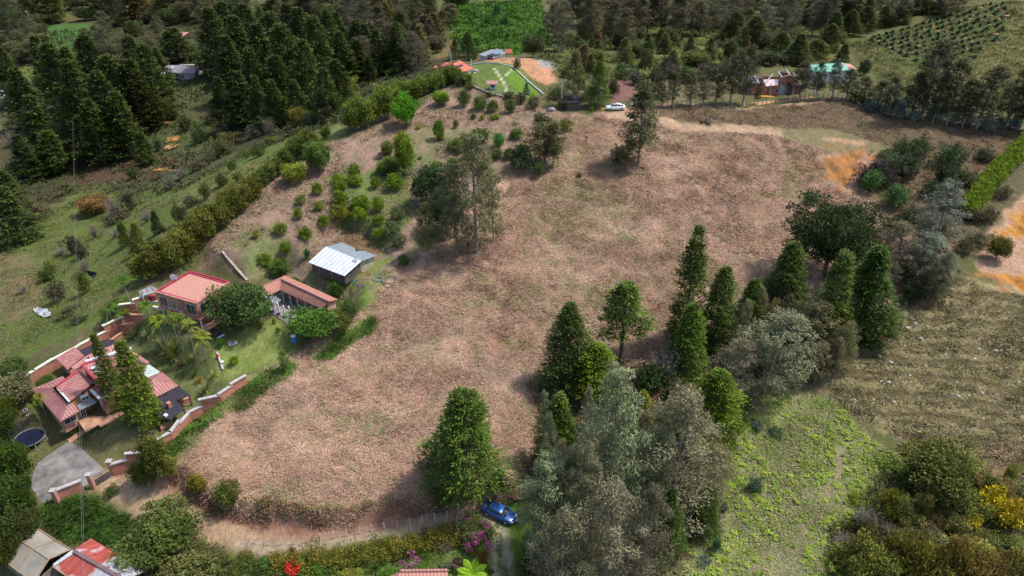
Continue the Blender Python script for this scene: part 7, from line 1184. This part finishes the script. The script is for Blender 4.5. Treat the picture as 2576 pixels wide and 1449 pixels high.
# ---------------------------------------------------------------- grass, ferns, stones
def scatter(poly, n, rg, world_=None, min_in=0):
    w = np.array([p[:2] for p in (world_ if world_ is not None else gp(poly))]); lo, hi = w.min(0), w.max(0); out = []
    tot = 0
    while tot < n:
        p = rg.uniform(lo, hi, (n * 2, 2)); s = sdist(p[:, 0] + (fbm(p[:, 0] / 3, p[:, 1] / 3, 3) - .5) * 4, p[:, 1] + (fbm(p[:, 0] / 3 + 9, p[:, 1] / 3, 3) - .5) * 4, w); p = p[s > min_in]; out.append(p); tot += len(p)
    return np.concatenate(out)[:n]
def grass(name, poly, n, blades_, L0, W0, pal, seed, lay=.5, kind_label=None, world_=None, clump=.35, dirscale=5.0, patch=None, swirl=True, keep=None, par=0):
    rg = np.random.default_rng(seed); P = scatter(poly, n, rg, world_)
    if patch: P = P[(fbm(P[:, 0] / patch[0], P[:, 1] / patch[0], 3) > patch[1])]
    if keep is not None: P = P[keep(P)]
    n = len(P); pal = np.array(pal); th = fbm(P[:, 0] / dirscale, P[:, 1] / dirscale, 3) * 12 + .5
    ci = np.clip((fbm(P[:, 0] / 2.2 + 3, P[:, 1] / 2.2, 3) * 1.9 - .45 + rg.normal(0, .18, n)) * len(pal), 0, len(pal) - 1).astype(int)
    idx = np.repeat(np.arange(n), blades_); m = len(idx); az = th[idx] + rg.normal(0, .75, m); el = rg.uniform(.05, 1.1, m) * (1 - lay) + rg.uniform(0, .35, m)
    x = P[idx, 0] + rg.normal(0, clump, m); y = P[idx, 1] + rg.normal(0, clump, m); z = ground(x, y) + .02; l = L0 * rg.uniform(.5, 1.4, m); D = np.stack([np.cos(az) * np.cos(el), np.sin(az) * np.cos(el), np.sin(el)], 1)
    V = leaves(np.stack([x, y, z], 1), D, np.stack([rg.normal(0, .35, m), rg.normal(0, .35, m), np.ones(m)], 1), l, W0 * rg.uniform(.6, 1.4, m)); col = pal[ci][idx] * rg.uniform(.84, 1.16, m)[:, None]
    if par == 2:
        ph_ = ((z + (fbm(x / 9, y / 9, 3) - .5) * .7) / .62) % 1; col = col * (1 - .6 * sst(np.abs(ph_ - .5), .32, .1))[:, None]
    if par == 1:
        col = col * np.array([.95, .93, .95]) * (1.0 + .08 * sst(-y, -110, -70))[:, None]
        a_ = fbm(x / 11 + 4, y / 6, 4)[:, None]; b2 = fbm(x / 4 + y / 9, y / 3 + 8, 4)[:, None]; col = col * (1 + (b2 - .5) * .8) * (1 + (a_ - .5) * np.array([.5, .7, .8])); g2 = sst(fbm(x / 7 + 30, y / 5 + 2, 4), .58, .72)[:, None] * (rg.random((m, 1)) < .45); col = col * (1 - g2) + np.array([.19, .21, .08]) * g2
    o = ob(name, npmesh(name, V, quads(V), M_grassb, {'col': np.repeat(col, 4, 0)})); tag(o, kind_label, 'grass', kind='stuff'); return o
PF = [(.49,.33,.22),(.47,.295,.20),(.44,.26,.185),(.50,.37,.25),(.42,.25,.185),(.38,.225,.17),(.30,.26,.12),(.48,.31,.225),(.35,.21,.16),(.25,.26,.09),(.46,.33,.23)]
_ex = [np.array([p[:2] for p in gp(q)]) for q in [[(1520,262),(1660,262),(1660,305),(1520,300)], [(2110,378),(2215,392),(2168,430),(2135,500),(2080,440),(2060,395)], [(1960,322),(2100,325),(2250,375),(2230,390),(2080,378),(1980,350)]]]; _pp = gp([(1560,292),(1650,300),(1720,318),(1850,322),(1960,330)])
def KEEP(P):
    k = pathdist(P[:, 0], P[:, 1], _pp) > 2.2
    for q in _ex: k &= sdist(P[:, 0], P[:, 1], q) < 0
    return k
FIELD_G = [(440,1185),(480,1090),(640,950),(850,815),(1000,700),(1100,640),(1250,600),(1290,430),(1440,330),(1500,285),(1640,300),(1960,340),(2250,400),(2180,470),(2250,560),(2050,660),(1950,800),(1750,930),(1640,1000),(1370,1000),(1350,1250),(1290,1230),(1100,1240),(900,1280),(760,1285),(640,1268),(520,1235)]
grass('dry_grass', FIELD_G, 78000, 5, .5, .075, PF, 1, .9, 'trampled dry pinkish-tan grass covering the big sloping field', clump=.35, keep=KEEP, par=1)
grass('dry_grass', [(500,660),(620,510),(720,420),(860,350),(960,310),(1120,225),(1360,270),(1470,290),(1400,400),(1230,450),(1060,600),(1010,690),(850,740),(700,690)], 9000, 4, .55, .12, [(.34,.21,.14),(.28,.17,.12),(.22,.17,.09),(.16,.17,.06),(.36,.24,.15)], 2, .6, 'thin dry grass between the orchard bushes', patch=(6, .45))
grass('dry_grass', [(1640,272),(1850,275),(2100,250),(2260,292),(2576,330),(2560,420),(2400,620),(2250,560),(2200,470),(2250,380),(2000,330),(1660,305)], 12000, 4, .45, .10, [(.20,.13,.09),(.16,.11,.07),(.26,.17,.11),(.13,.12,.05),(.22,.14,.10)], 3, .55, 'dark brownish rough grass on the bank below the top fence', keep=KEEP)
grass('rough_grass', [(2110,870),(2260,740),(2390,690),(2620,760),(2620,1230),(2560,1200),(2290,1120),(2090,1010)], 11000, 4, .42, .10, [(.35,.275,.15),(.26,.24,.10),(.40,.31,.19),(.30,.24,.13),(.23,.215,.085)], 4, .7, 'rough brown-green grass on the terraced pasture', par=2)
grass('bank_grass', [(395,1195),(440,1180),(520,1240),(640,1278),(760,1295),(900,1290),(1000,1268),(1100,1248),(1190,1240),(1180,1262),(1050,1282),(900,1312),(760,1325),(640,1312),(520,1268),(430,1205)], 2300, 6, .5, .07, [(.42,.27,.18),(.34,.20,.13),(.46,.33,.21),(.30,.18,.12)], 5, .2, 'dry grass hanging over the lane bank', clump=.25)
GR = [(.08,.18,.02),(.11,.22,.03),(.06,.14,.02),(.15,.22,.04),(.10,.17,.03)]
grass('green_grass', [(780,905),(800,890),(890,825),(940,790),(960,800),(900,850),(830,905)], 1500, 6, .5, .09, GR, 6, .3, 'fresh green grass strip at the field edge below the round tree'); grass('green_grass', [(410,1150),(420,1095),(520,1040),(620,965),(730,915),(740,935),(640,990),(560,1050),(480,1110),(450,1150)], 2600, 6, .5, .09, GR + [(.24,.22,.09)], 7, .3, 'fresh green grass along the stepped brick wall')
grass('green_grass', [(90,1290),(230,1255),(310,1290),(310,1380),(220,1350),(140,1330)], 2600, 7, .7, .08, [(.06,.12,.02),(.08,.15,.025),(.05,.10,.02),(.11,.15,.04)], 8, .2, 'lush green grass below the gate'); grass('green_grass', [(600,1405),(1200,1320),(1330,1245),(1330,1449),(1320,1500),(600,1500)], 3500, 5, .35, .08, GR + [(.2,.2,.07)], 9, .3, 'garden grass beneath the long hedge', patch=(2.5, .4))
grass('valley_grass', [(0,560),(200,430),(420,500),(620,420),(840,320),(640,470),(420,650),(300,790),(0,930)], 13000, 4, .5, .09, [(.13,.16,.04),(.17,.15,.07),(.09,.13,.03),(.20,.16,.09)], 10, .4, 'uneven weedy grass of the left valley', patch=(7, .42))
grass('meadow_grass', [(1110,10),(1360,0),(1385,110),(1300,140),(1150,130)], 5000, 5, 1.3, .22, [(.08,.17,.02),(.06,.13,.02),(.12,.21,.03),(.04,.10,.03)], 11, .2, 'bright tall green grass on the far bank')
grass('woodland_weeds', [(1340,960),(1700,900),(2080,730),(2100,860),(1900,1010),(1860,1080),(1800,1300),(1700,1500),(1310,1500),(1350,1250)], 9000, 5, .7, .14, [(.12,.13,.05),(.20,.13,.08),(.09,.12,.03),(.26,.18,.11)], 12, .3, 'weeds and dead leaves under the near grove', clump=.4)
grass('thicket_weeds', [(2200,1210),(2400,1180),(2576,1260),(2576,1500),(2080,1500),(2110,1400)], 6000, 6, .7, .14, [(.12,.14,.04),(.17,.13,.06),(.08,.13,.02),(.22,.20,.10)], 13, .2, 'weeds between the shrubs of the lower right corner'); grass('hill_weeds', [(1300,100),(2100,20),(2130,100),(1900,190),(1560,210),(1400,200)], 7000, 4, 1.2, .3, [(.12,.14,.04),(.16,.17,.05),(.08,.10,.03),(.07,.07,.04)], 14, .3, 'undergrowth below the trees of the top wood', clump=.8, patch=(9, .45))
grass('wood_floor_weeds', [(0,80),(1100,20),(1150,190),(900,300),(650,380),(480,470),(420,500),(0,480)], 12000, 4, 1.3, .35, [(.05,.075,.02),(.07,.06,.035),(.04,.06,.02),(.09,.10,.035)], 15, .3, 'dark undergrowth of the left wood', clump=1.0, patch=(8, .4))
grass('hill_grass', [(2120,110),(2400,20),(2650,0),(2650,310),(2250,230),(2150,150)], 9000, 4, .9, .2, [(.15,.15,.05),(.12,.13,.045),(.19,.17,.07),(.10,.12,.04)], 17, .4, 'rough olive grass on the upper right hill', clump=.6)
# ferns: arched fronds in tufts
_tr = gp([(2118,1120),(2110,1180),(2090,1230),(2060,1290),(2020,1340),(1990,1400),(1950,1460)])
def NOTRAIL(P): return pathdist(P[:, 0], P[:, 1], _tr) + (fbm(P[:, 0] / 1.5, P[:, 1] / 1.5, 3) - .5) * 3 > .5
rg = np.random.default_rng(77); FP = [(1850,1150),(1870,1060),(1990,990),(2110,1030),(2290,1190),(2200,1300),(2100,1449),(2050,1500),(1640,1500),(1760,1360)]
P = scatter(FP, 2300, rg); P = P[(fbm(P[:, 0] / 4, P[:, 1] / 4, 3) + rg.normal(0, .14, len(P)) > .54)]; P = P[NOTRAIL(P)]; Vs = []; cs = []
for x, y in P:
    s = rg.uniform(.28, .72); nb = rg.integers(4, 8); base = np.array([x, y, float(ground(x, y))]); dirs = []
    tint = rg.choice([0, 0, 1]); cc = np.array([(.25,.33,.04),(.15,.23,.04)][tint]) * rg.uniform(.7, 1.25)
    for k in range(nb): az = rg.uniform(0, 6.28); el = rg.uniform(.5, 1.3); dirs.append(np.array([math.cos(az) * math.cos(el), math.sin(az) * math.cos(el), math.sin(el)]))
    V, Tt = frondset(base, dirs, s, rg, .5, .10, 7, .24 * s + .08); Vs.append(V); cs.append(np.tile(cc, (len(V), 1)) * rg.uniform(.8, 1.2, (len(V) // 4))[:, None].repeat(4, 0).reshape(-1, 1))
V = np.concatenate(Vs); o = ob('ferns', npmesh('ferns', V, quads(V), M_grassb, {'col': np.concatenate(cs)})); tag(o, 'bright yellow-green ferns covering the slope at the lower right', 'ferns', kind='stuff')
grass('slope_grass', FP, 9000, 5, .38, .07, [(.34,.36,.12),(.42,.37,.21),(.28,.33,.08),(.48,.41,.30),(.33,.32,.13),(.40,.34,.22)], 16, .35, 'short mixed grass between the ferns', keep=NOTRAIL)
# stones of the pasture
rg = np.random.default_rng(5); V = []; F = []
for i in range(4):
    for k in range(7): t = 2 * math.pi * k / 7; r = [.9, 1, .75, .15][i] * rg.uniform(.7, 1.1); V.append((r * math.cos(t), r * math.sin(t), [-.3, .1, .5, .7][i]))
F = [(i * 7 + k, i * 7 + (k + 1) % 7, (i + 1) * 7 + (k + 1) % 7, (i + 1) * 7 + k) for i in range(3) for k in range(7)] + [tuple(range(21, 28))]
sm = bpy.data.meshes.new('stone'); sm.from_pydata(V, [], F); sm.materials.append(simple('pale_stone', (.40, .36, .33), .9, .35, 2))
for x, y in scatter([(2120,900),(2260,770),(2390,710),(2560,800),(2560,1100),(2290,1090),(2120,1010)], 44, rg):
    o = ob('stone', sm, loc=(x, y, float(ground(x, y))), rotz=rg.uniform(0, 6)); s = rg.uniform(.16, .34); o.scale = (s * 1.3, s, s * .8); tag(o, 'small pale stone lying in the brown terraced pasture', 'stone', 'pale stones scattered over the terraced pasture')
